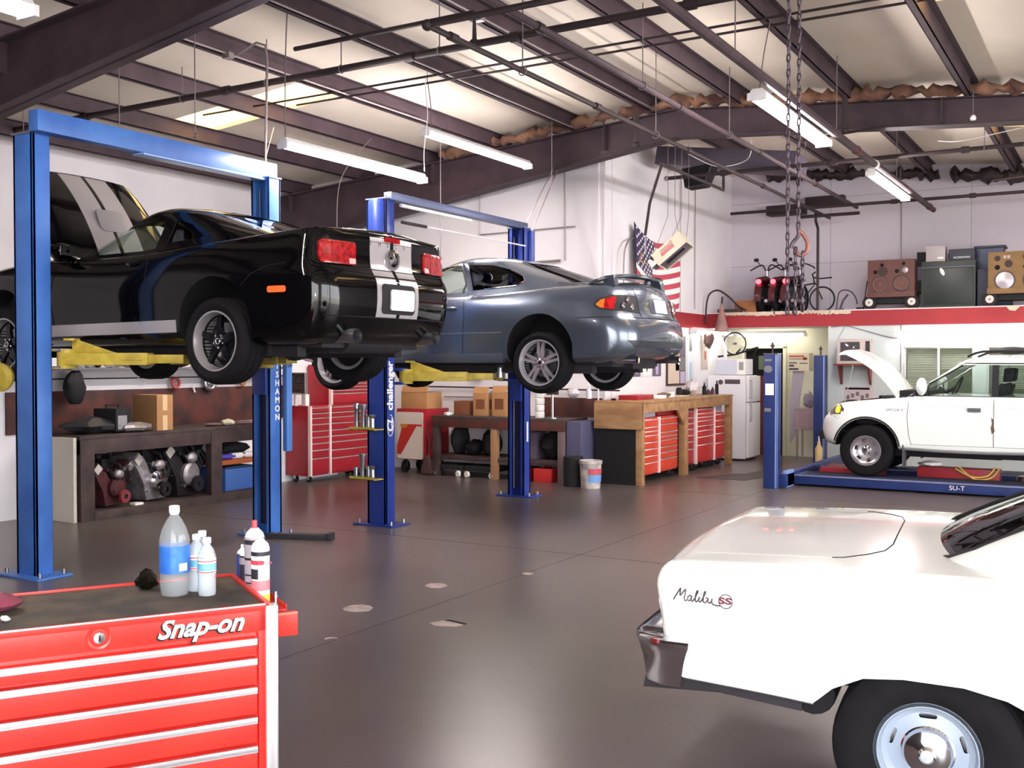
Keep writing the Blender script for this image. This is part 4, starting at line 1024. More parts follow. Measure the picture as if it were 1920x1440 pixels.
    for s in (-1,1): greenhouse.skin.line('x-', [(0,.985),(s*.5,.985),(s*.56,1.0),(s*.585,1.04),(s*.54,1.2),(s*.48,1.28),(0,1.28)], .009, M_black, b)
    b.build('window_seal', root)
    # rear bumper: a bowed chrome bar with wrap-round ends
    b = MB(); sec = [(0,.0),(-.055,.02),(-.075,.055),(-.055,.085),(-.01,.10),(.0,.09)]
    prof = [(.11,.655),(-.02,.668),(-.052,.662),(-.058,.64),(-.04,.615),(-.012,.57),(.02,.48),(.03,.466),(.12,.466),(.12,.60)]
    path = []
    for i in range(33):
        t = -1+2*i/32; a = abs(t)
        if a < .86: y = t/.86*.86; x = X0+.01-.012*(1-(a/.86)**2); n = Vector((-1, 0 if a < .7 else math.copysign((a-.7)*2, t), 0)).normalized()
        else: k = (a-.86)/.14; y = math.copysign(.86+.07*math.sin(min(k*2,1)*math.pi/2), t); x = X0+.01+.20*max(0,(k-.12)/.88); n = Vector((-.3*(1-k), math.copysign(1,t), 0)).normalized()
        path.append((Vector((x, y, 0)), n))
    rs = []
    for i, (p, n) in enumerate(path):
        a = abs(-1+2*i/32); k = max(0, (a-.86)/.14); rs.append([p + n*(-q*(1 if k == 0 else .8)) + Vector((-.05*k**1.5*max(0,(.63-zz)/.17)**.6, 0, zz)) for q, zz in prof])
    b.ring(rs, M_chrome); b.build('rear_bumper', root, sharp=50, label='chrome rear bumper')
    b = MB()
    for s in (-1,1): b.prism([(X0-.01,.43),(X0+.30,.445),(X0+.62,.415),(X0+.62,.45),(X0+.3,.50),(X0,.48)], s*.80, s*.84, M_under, 'y')
    split_islands(b.build('bumper_bracket', root))
    # script on the quarter panel
    for s in (-1,1):
        sg = '+' if s > 0 else '-'; ms = mat('script_chrome','6c6468',.3,.7); b = MB()
        def W(pts, r=.003):
            # pts in script units (u rightwards as read, v up)
            q = []
            for u, v in smooth_path([(p[0],p[1],0) for p in pts], 5) and [(p.x,p.y) for p in smooth_path([(p[0],p[1],0) for p in pts], 5)]:
                x = (-.935+u*.0134) if s < 0 else (-.62-u*.0134); z = .815+v*.0134
                h, d = S.ray('y'+sg, x, z); q.append(h-d*.003)
            b.tube(q, r, ms, 6)
        W([(0,0),(1.1,1.9),(2.0,3.4),(2.1,3.3),(2.0,1.4),(3.0,2.6),(3.7,3.3),(3.6,2.2),(3.3,.6),(3.6,0),(4.1,.3)])
        W([(5.4,1.5),(4.8,1.6),(4.3,.9),(4.5,.1),(5.1,.3),(5.6,1.5),(5.4,.5),(5.7,0),(6.2,.5)])
        W([(6.2,.5),(7.1,2.3),(7.4,3.1),(7.0,3.0),(6.6,1.2),(6.8,.0),(7.4,.3)]); W([(7.4,.3),(7.9,1.5),(7.7,.4),(8.0,0),(8.5,.5)]); W([(8.25,2.2),(8.35,2.35)], .003)
        W([(8.5,.5),(9.3,2.1),(9.7,3.1),(9.3,3.0),(9.0,1.2),(9.1,.1),(9.8,.1),(10.1,.9),(9.8,1.4),(10.5,1.3)]); W([(10.5,1.3),(10.4,.4),(10.8,0),(11.4,.6),(11.6,1.4),(11.5,.3),(12.0,-.3),(13.2,-.5),(14.0,-.4)])
        b.build('script_badge', root, label='chrome handwritten script badge')
        b = MB(); q = []
        for k in range(25):
            t = 2*math.pi*k/24; u = 15.6+2.0*math.cos(t); v = .9+2.0*math.sin(t); x = (-.935+u*.0134) if s < 0 else (-.62-u*.0134); h, d = S.ray('y'+sg, x, .815+v*.0134); q.append(h-d*.003)
        b.tube(q, .002, ms, 6); b.build('badge_ring', root)
        cx = (-.935+15.4*.0134) if s < 0 else (-.62-15.4*.0134); h, d = S.ray('y'+sg, cx, .83)
        text('SS', .034, mat('maroon_badge','6e3040',.4), 'badge_letters', root, (h.x, h.y+s*.003, .828), (R(90),0,R(180) if s>0 else 0), .003, sx=1.7, offset=.001)
    # tail panel lamps (seen only from behind), underside
    b = MB()
    for s in (-1,1): S.patch('x-', rrect(s*.62,.78,.36,.1,.04), M_tail, .012, .06, b)
    b.build('tail_lamp', root)
    b = MB(); b.box(-.95,3.4,-.5,.5,.43,.5,M_under); b.cyl((-.9,.35,.40),(-.3,.35,.40),.06,M_under); b.cyl((0,-.75,.33),(0,.75,.33),.05,M_under); b.cyl((-.45,.55,.4),(-.45,-.55,.4),.09,M_under); b.build('floor_pan', root, .01)
    wm = make_wheel('rally', .335, .20, .182)
    for x in (0, 2.92):
        for s in (1,-1): put_wheel(root, wm, x, .80, .335, s, label='black tyre on a white slotted rally wheel')
    return root
make_black_coupe((-7.55, 6.75, 1.705), math.pi)
make_grey_coupe((-6.72, 10.4, 1.545), math.pi)
make_suv((-1.79, 15.73, .17), math.pi)
ca = R(6.4)
# rear wheel outer face at room (-.616, 3.96); car centre line .9 to its left (local +y)
make_classic((-.616-.9*math.sin(ca), 3.96+.9*math.cos(ca), 0), ca)
# ------------------------------------------------------------------ two-post lifts
def bolt_base(b, x, y, sx, sy, m, ex=.14):
    b.box(x-sx/2-ex, x+sx/2+ex, y-sy/2-.08, y+sy/2+.08, 0, .018, m)
def channel(b, x, y, sx, sy, z0, z1, op, m, m2):
    """steel channel column, open towards op (+1/-1 in y)"""
    t = .03
    b.box(x-sx/2, x+sx/2, y-op*sy/2-(0 if op>0 else t), y-op*sy/2+(t if op>0 else 0), z0, z1, m)
    for s in (-1,1): b.box(x+s*(sx/2)-(t if s>0 else 0), x+s*(sx/2)+(0 if s>0 else t), y-sy/2, y+sy/2, z0, z1, m)
    for s in (-1,1):
        xa = x+s*sx/2; b.box(min(xa,xa-s*.06), max(xa,xa-s*.06), y+op*sy/2-(.01 if op>0 else 0), y+op*sy/2+(0 if op>0 else .01), z0, z1, m)
def arm(p0, p1, z, m, wd=.15, h=.10, tri=True):
    """telescoping lifting arm from pivot p0 to pad p1"""
    b = MB(); p0 = Vector((*p0, z)); p1 = Vector((*p1, z)); d = (p1-p0); L = d.length; a = math.atan2(d.y, d.x)
    b.M = Matrix.Translation(p0) @ Matrix.Rotation(a, 4, 'Z')
    b.box(0, L*.66, -wd/2, wd/2, -h/2, h/2, m); b.box(L*.6, L*.93, -wd*.36, wd*.36, -h*.36, h*.36, m)
    b.cyl((0,0,-h*.8),(0,0,h*.8),.075,m,20)
    if tri: b.prism([(.05,h/2),(.05,h/2+.11),(.09,h/2+.11),(.42,h/2)], -.01, .01, m, 'y'); b.box(.0,.09,-.06,.06,h/2+.1,h/2+.12,m)
    b.box(L*.46, L*.62, -wd/2-.004, wd/2+.004, -h*.12, -h*.04, M_dark)
    return b
def pad(p1, z0, z1):
    b = MB(); b.cyl((*p1, z0), (*p1, z1-.03), .03, M_steel, 14); b.cyl((*p1, z1-.03), (*p1, z1), .065, M_black, 18); b.cyl((*p1,z0-.06),(*p1,z0),.05,M_steel,14); return b
def lift(name, label, A, Bp, H, m, mc, armz, padz, pads, pivots, beam, sx=.25, sy=.16):
    root = thing(name, label, 'vehicle lift')
    for (x, y, op) in ((A[0], A[1], 1), (Bp[0], Bp[1], -1)):
        b = MB(); channel(b, x, y, sx, sy, 0, H, op, m, M_dark); c = b.build('column', root, .006)
        b = MB(); bolt_base(b, x, y, sx, sy, m); b.build('base_plate', c, .004)
        b = MB()
        for i in (-1,1):
            for j in (-1,1): b.cyl((x+i*(sx/2+.09), y+j*(sy/2+.03), .018), (x+i*(sx/2+.09), y+j*(sy/2+.03), .06), .014, M_steel, 8)
        split_islands(b.build('anchor_bolt', c))
        b = MB(); b.box(x-sx/2-.01,x+sx/2+.01,y-sy/2-.01,y+sy/2+.01,H,H+.012,mat('cap_plate','8d8f96',.4,.6)); b.build('cap_plate', c)
        b = MB(); yi = y+op*.01
        b.box(x-.05, x+.05, yi-.03, yi+.03, .12, armz-.3, mat('ram_cover','141a3c',.5)); b.cyl((x+.07,yi,.1),(x+.07,yi,armz-.3),.012,M_steel,8); b.cyl((x-.07,yi,.1),(x-.07,yi,H-.1),.008,M_steel,8)
        b.build('ram_and_cable', c)
        b = MB(); b.box(x-sx/2+.035, x+sx/2-.035, y-.05, y+op*(sy/2+.03) if op>0 else y+.05, armz-.35, armz+.35, M_navy) if op > 0 else b.box(x-sx/2+.035, x+sx/2-.035, y-sy/2-.03, y+.05, armz-.35, armz+.35, M_navy)
        yp = y+op*(sy/2+.08); b.box(x-.2, x+.2, min(yp-.06,yp+.06), max(yp-.06,yp+.06), armz-.09, armz-.06, mc); b.box(x-.2, x+.2, yp-.06, yp+.06, armz+.06, armz+.09, mc)
        b.build('carriage', root, .006)
    for (pv, pd) in zip(pivots, pads):
        a = arm(pv, pd, armz, M_yellow).build('lifting_arm', root, .006)
        pad(pd, armz+.05, padz).build('lifting_pad', a)
    beam(root)
    return root
A1, B1 = (-7.73, 5.32), (-7.53, 7.79); H1 = 3.60
def beam1(root):
    b = MB(); x = -7.555
    b.box(x-.05, x+.07, A1[1]-.11, B1[1]+.12, H1-.0, H1+.17, M_bluepost); b.box(x-.05,x+.09,A1[1]+.9,B1[1]-.05,H1-.025,H1,mat('beam_lip_sheen','9ab8dc',.25));  # pale flange colour paints in the sheen along the beam's lower lip
    o = b.build('overhead_beam', root, .006)
    b = MB(); b.cyl((x-.08,A1[1],H1+.03),(x-.08,B1[1],H1+.03),.012,M_black,8); b.build('equaliser_cable', o)
    b = MB(); b.box(-7.40,-7.34,7.88,7.96,.85,2.05,mat('power_unit_blue','4f7fc4',.4)); b.box(-7.39,-7.33,7.89,7.955,1.7,1.85,M_navy); b.build('power_unit', root, .01)
    for i, ch in enumerate('BISHAMON'):
        text(ch, .085, M_paper, 'column_lettering', root, (B1[0]+.126, B1[1]+.02, 1.80-.086*i), (R(90),0,R(90)), .002, offset=.002)
lift('two_post_lift', 'light blue two-post vehicle lift with overhead beam holding the black coupe', A1, B1, H1, M_bluepost, M_yellow, 1.78, 1.885,
     [(-8.75,5.95),(-6.62,6.02),(-8.75,7.25),(-6.62,7.2)], [(-7.92,5.50),(-7.55,5.50),(-7.72,7.60),(-7.36,7.60)], beam1)
A2, B2 = (-6.96, 8.93), (-6.90, 11.78); H2 = 3.50
def beam2(root):
    mb_ = mat('grey_blue_beam','5a6484',.35,.4)
    b = MB(); b.box(-6.90,-6.80,A2[1]-.02,B2[1]+.06,H2-.01,H2+.075,mb_); o = b.build('overhead_beam', root, .006)
    b = MB(); b.cyl((-6.84,A2[1]+.2,H2-.04),(-6.84,A2[1]+1.6,H2-.04),.02,M_paper,10); b.cyl((-6.75,A2[1]+.1,H2-.24),(-6.75,A2[1]+.55,H2-.24),.018,M_pipe,10); b.cyl((-6.75,A2[1]+.55,H2-.24),(-6.75,B2[1]-.1,H2-.24),.010,M_whitewire,8); b.build('shut_off_bar', o)
    b = MB(); b.cyl((-6.84,B2[1]-.02,H2-.62),(-6.84,B2[1]-.02,H2-.02),.05,M_navy,20); b.cyl((-6.76,B2[1]+.07,H2-.62),(-6.76,B2[1]+.07,H2-.03),.05,M_navy,20); b.build('pulley_housing', root)
    b = MB(); b.lathe([(.13,0),(.135,.03),(.135,.62),(.12,.65),(.02,.65)], M_navy, 30, (A2[0],A2[1],H2-.65)); b.build('column_sleeve', root)
    text('challenger', .135, M_paper, 'column_lettering', root, (A2[0]+.128, A2[1]-.005, 1.50), (R(90),R(-90),R(90)), .002, offset=.005, sx=.95)
    text('CL', .13, M_paper, 'column_logo', root, (A2[0]+.128, A2[1]-.005, 1.075), (R(90),R(-90),R(90)), .002, shear=.3, offset=.003)
    b = MB(); pts = [(A2[0]+.13, A2[1]-.005+.05*math.sin(t), 1.075+.115*math.cos(t)) for t in [2*math.pi*i/30 for i in range(26)]]; b.tube(pts, .004, M_paper, 6); b.build('logo_ring', root)
    # trays of stacking adapters on the near column
    for z, hs in ((1.03, ((-7.16,.27),(-7.07,.26),(-7.0,.13),(-6.95,.15))), (.50, ((-7.17,.11),(-7.08,.26),(-7.0,.13),(-6.95,.13)))):
        b = MB(); b.box(-7.2,-6.86,8.68,8.85,z,z+.012,M_yellow); b.box(-7.2,-6.86,8.68,8.69,z,z+.035,M_yellow); tr = b.build('adapter_tray', root, .003)
        for k, (x, h) in enumerate(hs):
            b = MB(); b.lathe([(.028,0),(.028,h*.75),(.035,h*.8),(.042 if k%2 else .03,h),(.02,h),(.02,.01)], M_steel, 18, (x,8.765,z+.012)); b.build('stacking_adapter', tr)
    b = MB(); b.cyl((B2[0]+.14,B2[1]-.03,.72),(B2[0]+.14,B2[1]-.03,.98),.014,M_paper,10); b.cyl((B2[0]+.1,B2[1]-.03,.74),(B2[0]+.14,B2[1]-.03,.74),.01,M_steel,8); b.build('release_handle', root)
lift('two_post_lift', 'navy two-post vehicle lift with thin overhead bar holding the grey coupe', A2, B2, H2, M_navy, M_navy, 1.60, 1.725,
     [(-7.75,9.65),(-5.86,9.60),(-7.75,11.0),(-5.9,11.0)], [(-7.14,9.14),(-6.78,9.14),(-7.08,11.58),(-6.72,11.58)], beam2)
bpy.data.objects['two_post_lift.001']['category'] = 'vehicle lift'
# floor-level swing arm by the second column of the first lift
b = MB(); b.M = Matrix.Translation((-7.43,7.62,0)) @ Matrix.Rotation(R(22),4,'Z'); b.box(.05,.72,-.05,.05,.0,.055,M_dgrey); b.box(.68,.73,-.06,.06,.0,.07,M_dgrey); b.M = Matrix()
tag(b.build('floor_beam', bevel=.005), 'dark steel bar lying on the floor beside the light blue lift column', 'bar')
# ------------------------------------------------------------------ drive-on rack under the SUV
r = thing('drive_on_rack', 'blue four-post drive-on rack carrying the white SUV', 'vehicle lift')
m_rack = mat('royal_blue_enamel', '24366f', .4, noise=.25, nscale=3, h2='1f2f62')
def rpost(x, y, h=1.87):
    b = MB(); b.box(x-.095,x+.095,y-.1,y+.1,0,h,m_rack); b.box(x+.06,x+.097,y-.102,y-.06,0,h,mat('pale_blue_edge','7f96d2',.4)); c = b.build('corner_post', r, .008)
    b = MB(); b.box(x-.1,x+.1,y-.105,y+.105,h,h+.01,M_steel); b.cyl((x,y,h),(x,y,h+.16),.014,M_pipe,8); b.cyl((x,y,h+.1),(x,y,h+.13),.03,M_pipe,8); b.build('cable_anchor', c)
    return c
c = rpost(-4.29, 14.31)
b = MB(); b.box(-4.36,-4.24,14.208,14.211,1.30,1.46,M_paper); b.box(-4.37,-4.28,14.208,14.211,1.07,1.12,M_grey); b.build('notice_sticker', c)
b = MB(); b.ball((-4.32,14.205,1.66),.06,.004,.05,M_grey); b.box(-4.37,-4.27,14.207,14.211,1.77,1.80,M_grey); b.build('maker_badge', c)
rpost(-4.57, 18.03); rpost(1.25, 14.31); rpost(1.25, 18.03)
b = MB(); b.box(-4.22,-4.10,14.36,17.95,.02,.20,m_rack); b.build('cross_beam', r, .006, label=None)
b = MB(); b.box(1.2,1.32,14.4,17.95,.02,.17,m_rack); b.build('cross_beam', r, .006)
b = MB(); b.box(-4.17,-4.1,14.42,14.76,.0,.24,mat('pale_blue_edge')); b.build('beam_foot', r, .02)
for y0 in (14.74, 16.2):
    b = MB(); b.box(-4.1,2.3,y0,y0+.55,.03,.165,m_rack); b.box(-4.0,2.3,y0+.015,y0+.535,.155,.17,mat('runway_tread','2a2f48',.8,noise=.4,nscale=15)); b.box(-4.1,2.3,y0-.01,y0+.002,.14,.168,mat('runway_lip','7d80a0',.5)); b.build('runway', r, .004)
text('SU-T', .085, M_paper, 'runway_lettering', r, (-1.95, 14.727, .095), (R(90),0,0), .002, sx=1.1)
# ------------------------------------------------------------------ tool cabinets
def drawers(root, x0, x1, zs, y, m, pull_m, pull_h=.014, pull_d=.022, gap=.008, full_pull=True):
    """drawer fronts between heights zs (top to bottom) at local plane y facing -y"""
    for i in range(len(zs)-1):
        zt, zb = zs[i], zs[i+1]
        b = MB(); b.box(x0+gap/2, x1-gap/2, y-.02, y+.05, zb+gap/2, zt-gap/2, m); d = b.build('drawer', root, .003)
        b = MB(); b.box(x0+gap/2, x1-gap/2, y-.02-pull_d, y-.018, zt-gap/2-pull_h, zt-gap/2, pull_m)
        b.box(x0+gap/2, x1-gap/2, y-.02-pull_d, y-.02-pull_d+.004, zt-gap/2-pull_h-.004, zt-gap/2, pull_m); b.build('drawer_pull', d, .002)
def casters(root, xs, ys, h=.11):
    for x in xs:
        for y in ys:
            b = MB(); b.cyl((x-.018,y,h*.45),(x+.018,y,h*.45),h*.45,M_black,20); b.box(x-.03,x-.022,y-.02,y+.02,h*.4,h,M_steel); b.box(x+.022,x+.03,y-.02,y+.02,h*.4,h,M_steel); b.box(x-.035,x+.035,y-.035,y+.035,h-.008,h,M_steel); b.build('caster', root)
m_redF = mat('bright_red_enamel', 'd8352a', .3, noise=.06, nscale=3, h2='cc2c26')
m_trim = mat('bright_aluminium_trim', 'f0eef0', .35, .85)
m_mat = mat('grimy_rubber_mat', '544838', .85, noise=.45, nscale=7, h2='302a26')
tb = thing('tool_cabinet', 'large red rolling tool cabinet with silver drawer pulls in the left foreground', 'tool cabinet', (-2.617, 2.71, 0), R(58.3))
W = 1.42; DP = .56
b = MB(); b.box(-W, -.0, .012, DP, .15, .885, m_redF); b.box(-W,-.0,.0,.012,.80,.885,m_redF); b.box(-.035,.0,.0,.03,.15,.885,m_redF)
b.box(-W, -.0, .0, .02, .15, .17, m_redF); body = b.build('body', tb, .004)
b = MB(); b.box(-W, 0, -.006, .008, .876, .90, m_redF); b.box(-W, 0, DP-.012, DP, .876, .905, m_redF); b.box(-.014, .004, -.006, DP, .876, .905, m_redF); b.box(-W,-.01,-.008,-.004,.893,.902,m_trim); b.build('top_rim', tb, .003)
b = MB(); b.box(-W+.01, -.016, .006, DP-.014, .884, .896, m_mat); b.build('work_mat', tb)
b = MB(); b.box(-.012, .032, -.016, .03, .13, .893, m_trim); b.box(.02,.032,-.016,.035,.13,.893,m_trim); b.build('corner_post', tb, .006)
drawers(tb, -W, -.040, [.792,.722,.620,.514,.412,.300,.16], .0, m_redF, m_trim, .019, .012, .012)
text('Snap-on', .088, M_paper, 'maker_lettering', tb, (-.235, -.002, .843), (R(90),0,0), .003, shear=.38, offset=.0022, sx=1.0)
text('Snap-on', .088, M_black, 'lettering_shadow', tb, (-.239, -.001, .839), (R(90),0,0), .002, shear=.38, offset=.004, sx=1.0)
b = MB(); b.lathe([(.04,-.001),(.038,.005),(.030,.003),(.028,.0)], m_redF, 30, (-.56,0,.845), (0,-1,0)); b.lathe([(.001,.014),(.018,.012),(.02,.0)], M_chrome, 24, (-.56,0,.845), (0,-1,0)); b.box(-.563,-.557,-.0155,-.013,.835,.855,M_black); b.build('lock', tb)
casters(tb, (-W+.12,-.12), (.1,DP-.1), .15)
# side fittings
b = MB(); b.box(.004,.10,.12,DP+.12,.835,.842,m_redF); b.box(.095,.10,.12,DP+.12,.84,.86,m_redF); b.box(.004,.10,DP+.115,DP+.12,.84,.86,m_redF); b.build('side_tray', tb, .002)
b = MB(); b.tube(smooth_path([(.005,.10,.74),(.045,.10,.72),(.05,.10,.66),(.05,.10,.44),(.045,.10,.40),(.005,.10,.38)]), .013, mat('handle_grey','6f6c74',.3,.7), 10); b.build('side_handle', tb)
b = MB(); b.box(.02,.115,.03,.06,.765,.85,m_redF); b.box(.02,.115,.028,.031,.84,.852,mat('red_rim','e86a58',.4)); b.box(.02,.026,.03,.1,.765,.85,m_redF); b.build('side_bin', tb, .002)
# things on it; positions are in the cabinet's own frame
TBM = Matrix.Translation((-2.617, 2.71, 0)) @ Matrix.Rotation(R(58.3), 4, 'Z')
def on(u, v, z=.896): return tuple(TBM @ Vector((u, v, z)))
m_pet = thin_glass('flash_white_pet', 'eef4f6', 1.5, .16)  # diffuse white mixed in as painted flash glare on clear plastic
m_water = thin_glass('flash_white_bottle', 'e8f2f8', 1.5, .32)
m_cap = mat('white_cap', 'fafafa', .4)
bt = thing('water_bottle', 'large clear plastic bottle with a blue label and white cap on the red tool cabinet', 'bottle', on(-.27,.29))
b = MB(); prof = [(.001,.012),(.02,.008),(.034,.0),(.046,.006),(.053,.03),(.054,.06),(.052,.075),(.0535,.085),(.0535,.19),(.054,.20),(.052,.215),(.044,.245),(.030,.275),(.018,.292),(.0135,.30),(.0135,.305)]
b.lathe(prof, m_pet, 40); b.build('bottle_body', bt)
b = MB(); b.lathe([(.018,.305),(.019,.306),(.019,.328),(.016,.331),(.001,.331)], m_cap, 26); b.lathe([(.0165,.299),(.0165,.304)], m_cap, 26); b.build('cap', bt)
b = MB(); b.lathe([(.0545,.088),(.0545,.188)], mat('blue_label','3f7fd8',.35,noise=.4,nscale=25,h2='2f66c0'), 40); b.build('label_band', bt, label='blue label')
b = MB(); b.lathe([(.0552,.098),(.0552,.125)], M_paper, 8, a0=80, a1=115); b.build('label_panel', bt); bt.rotation_euler[2] = R(-150)
def small_bottle(loc, label, lean=0, rz=0.):
    t = thing('water_bottle', label, 'bottle', loc, rz, 'small water bottles on the tool cabinet')
    b = MB(); b.lathe([(.001,.006),(.022,.0),(.030,.004),(.0325,.02),(.031,.03),(.0325,.04),(.031,.05),(.0325,.06),(.031,.07),(.0325,.08),(.0325,.135),(.031,.15),(.024,.172),(.0145,.185),(.012,.19),(.012,.195)], m_water, 32); b.build('bottle_body', t)
    b = MB(); b.lathe([(.015,.193),(.0155,.194),(.0155,.212),(.013,.214),(.001,.214)], m_cap, 22); b.build('cap', t)
    b = MB(); b.lathe([(.033,.085),(.033,.14)], M_paper, 32); b.lathe([(.0333,.095),(.0333,.122)], mat('teal_label','7fc8d0',.4,noise=.4,nscale=30,h2='6fa0c8'), 32)
    for z in (.088,.128): b.lathe([(.0334,z),(.0334,z+.004)], mat('red_line','d0404a',.4), 32)
    b.build('label_band', t); return t
small_bottle(on(-.165,.235), 'small clear water bottle with white cap, nearest of the small ones', rz=.3)
small_bottle(on(-.185,.33), 'small clear water bottle with white cap, behind the nearest small one', rz=1.)
small_bottle(on(-.15,.40), 'small clear water bottle, hindmost beside the cabinet rim', rz=2.)
def spray(loc, h, r, bodym, topm, noz, label, bands=(), rz=0., name='spray_can'):
    t = thing(name, label, 'spray can', loc, rz)
    b = MB(); b.lathe([(.001,.003),(r*.9,.0),(r,.004),(r,h*.78),(r*.97,h*.79)], bodym, 30); b.build('can_body', t)
    b = MB(); b.lathe([(r*.98,h*.785),(r*.85,h*.84),(r*.5,h*.885),(r*.42,h*.89),(r*.42,h*.9),(.001,h*.9)], topm, 28); b.build('can_dome', t)
    b = MB(); b.cyl((0,0,h*.89),(0,0,h),r*.26,noz,14); b.build('nozzle', t)
    for z0, z1, m, a0, a1 in bands:
        b = MB(); b.lathe([(r+.0006,z0*h),(r+.0006,z1*h)], m, 24, a0=a0, a1=a1); b.build('label_band', t)
    return t
m_blk = mat('label_black','2a2830',.5); m_rl = mat('label_red','d83848',.4); m_yl = mat('label_yellow','e8d84a',.4); m_gy = mat('label_grey','a8a0a8',.5)
F = (0,360)
c1 = spray(on(.035,.25,.842), .27, .034, M_paper, m_cap, m_cap, 'white and red spray can nearest the corner in the side tray', [(.68,.74,m_blk,*F),(.2,.34,mat('label_pink','e88088',.4),*F),(.36,.5,m_blk,150,215),(.04,.14,m_yl,*F),(.56,.62,m_rl,120,250)])
text('CARB CLEANER', .013, m_rl, 'can_lettering', c1, (.0,-.036,.16), (R(90),0,0), .0005)
c1.rotation_euler[2] = R(40)
c2 = spray(on(.04,.36,.842), .30, .038, m_gy, mat('cream_cap','ece8e4',.4), mat('red_nozzle','e05058',.4), 'tall grey spray can with a red nozzle in the side tray', [(.70,.76,m_blk,*F),(.5,.53,m_blk,*F),(.3,.32,m_blk,*F),(.2,.22,m_blk,*F),(.05,.13,m_yl,120,200)])
spray(on(.04,.50,.842), .18, .026, mat('navy_can','34344c',.4), m_cap, m_cap, 'short dark can with white cap between the tall can and rear of the tray', [(.6,.75,m_gy,*F)])
spray(on(.045,.59,.842), .17, .022, mat('blue_can','3c50a0',.4), mat('cream_cap'), mat('cream_cap'), 'narrow blue can with cream cap hindmost in the side tray')
b = MB(); b.cyl((0,0,0),(0,0,.02),.010,M_steel,10); b.cyl((0,0,.02),(0,0,.035),.012,mat('brass','b08a60',.3,1.),6); b.cyl((0,0,.035),(0,0,.075),.006,M_steel,10); b.cyl((0,0,.055),(0,0,.06),.009,M_steel,10)
tag(b.build('air_fitting', loc=on(.038,.045,.853)), 'small brass and steel air hose fitting standing on the red side bin', 'fitting')
rnd = random.Random(2); b = MB()
def crumple(b, c, rx, ry, rz, m, seed, n=9, k=6, amp=.3):
    q = random.Random(seed); rs = []
    for i in range(k+1):
        t = math.pi*i/k; s = max(math.sin(t), .05)
        rs.append([Vector(c)+Vector((rx*s*math.cos(2*math.pi*j/n)*q.uniform(1-amp,1+amp), ry*s*math.sin(2*math.pi*j/n)*q.uniform(1-amp,1+amp), max(-rz*math.cos(t)*q.uniform(1-amp,1+amp), -rz)+rz)) for j in range(n)])
    b.ring(rs, m); return b
crumple(b, (0,0,0), .045, .04, .035, mat('shiny_black_foil','1c1812',.2,.5), 3); crumple(b, (-.03,.0,0), .02, .02, .02, mat('amber_wrapper','b08030',.4), 4)
tag(b.build('crumpled_wrapper', loc=on(-.345,.46), sharp=20), 'crumpled black and amber wrapper behind the large water bottle', 'wrapper')
b = MB(); crumple(b, (0,0,0), .10, .07, .03, mat('maroon_rag','7c3448',.95), 6, 12, 6, .2)
tag(b.build('shop_rag', loc=on(-.86,.33), sharp=60), 'maroon shop rag on the tool cabinet at the left edge', 'rag')
b = MB(); crumple(b, (0,0,0), .022, .012, .010, M_paper, 8, 8, 5, .2); tag(b.build('paper_scrap', loc=on(-.835,.15)), 'small white scrap on the tool cabinet top near its front edge', 'scrap')
# far red tool chest against the partition
def cabinet(name, label, loc, rz, W, D, z0, H, cols, m, pull, cast=True, group=None, posts=None):
    t = thing(name, label, 'tool cabinet', loc, rz, group)
    b = MB(); b.box(0, W, .02, D, z0, H, m); b.build('body', t, .004)
    for (x0, x1, zs) in cols: drawers(t, x0, x1, zs, .02, m, pull, .012, .01, .006)
    for x in (posts or ()): 
        b = MB(); b.box(x-.018, x+.018, -.022, .03, z0, H, mat('pale_pink_trim','f4dcd8',.4)); b.build('corner_post', t, .003)
    if cast: casters(t, (.1,W-.1), (.1,D-.1), z0)
    return t
ls = lambda a, z: [z]+a
cabinet('tool_cabinet', 'wide dark red rolling tool cabinet standing behind the light blue lift column', (-10.2, 11.42, 0), R(90), 1.38, .46, .10, 1.12,
  [(.02,.43,[1.10,1.02,.95,.86,.76,.67,.58,.48,.36,.13]), (.45,1.36,[1.10,1.02,.95,.86,.76,.67,.58,.46,.34,.13])], M_red2, mat('pale_pink_trim'), posts=(.012,.44,1.37))
cabinet('tool_chest', 'dark red top chest of shallow drawers on the wide red cabinet', (-10.2, 11.88, 1.12), R(90), .92, .44, 0, .60,
  [(.02,.90,[.59,.52,.46,.42,.38,.33,.28,.23,.18,.02])], M_red2, mat('pale_pink_trim'), cast=False, posts=(.012,.91))
b = MB(); b.box(-.2,.2,0,.02,0,.3,mat('tray_of_sockets','5c4c50',.6,noise=.8,nscale=30,h2='141014')); b.tube([(-.2,-.01,0),(.2,-.01,0),(.2,-.01,.3),(-.2,-.01,.3),(-.2,-.01,0)],.012,mat('pale_rim','9c948a',.5)); o = b.build('tool_board', loc=(-10.42,11.36,1.30), bevel=.0); tag(o, 'framed board of small tools hanging beside the red top chest', 'tool board')
b = MB(); b.lathe([(.03,0),(.03,.16),(.012,.2),(.012,.24)], M_paper, 14); o = b.build('white_bottle', loc=(-10.5,11.46,1.12)); tag(o,'slim white bottle on the red cabinet below the tool board','bottle')
b = MB(); b.box(-.04,.04,-.04,.04,0,.17,M_paper); o = b.build('white_carton', loc=(-10.35,11.5,1.12), bevel=.004); tag(o,'white carton on the red cabinet below the tool board','carton')
b = MB(); b.box(-10.62,-10.25,12.84,13.24,0,1.62,mat('black_locker_paint','121014',.6)); b.box(-10.25,-10.235,12.86,13.22,.05,1.58,mat('black_locker_paint')); tag(b.build('steel_locker', bevel=.006), 'tall black steel locker beside the red tool cabinets', 'locker')
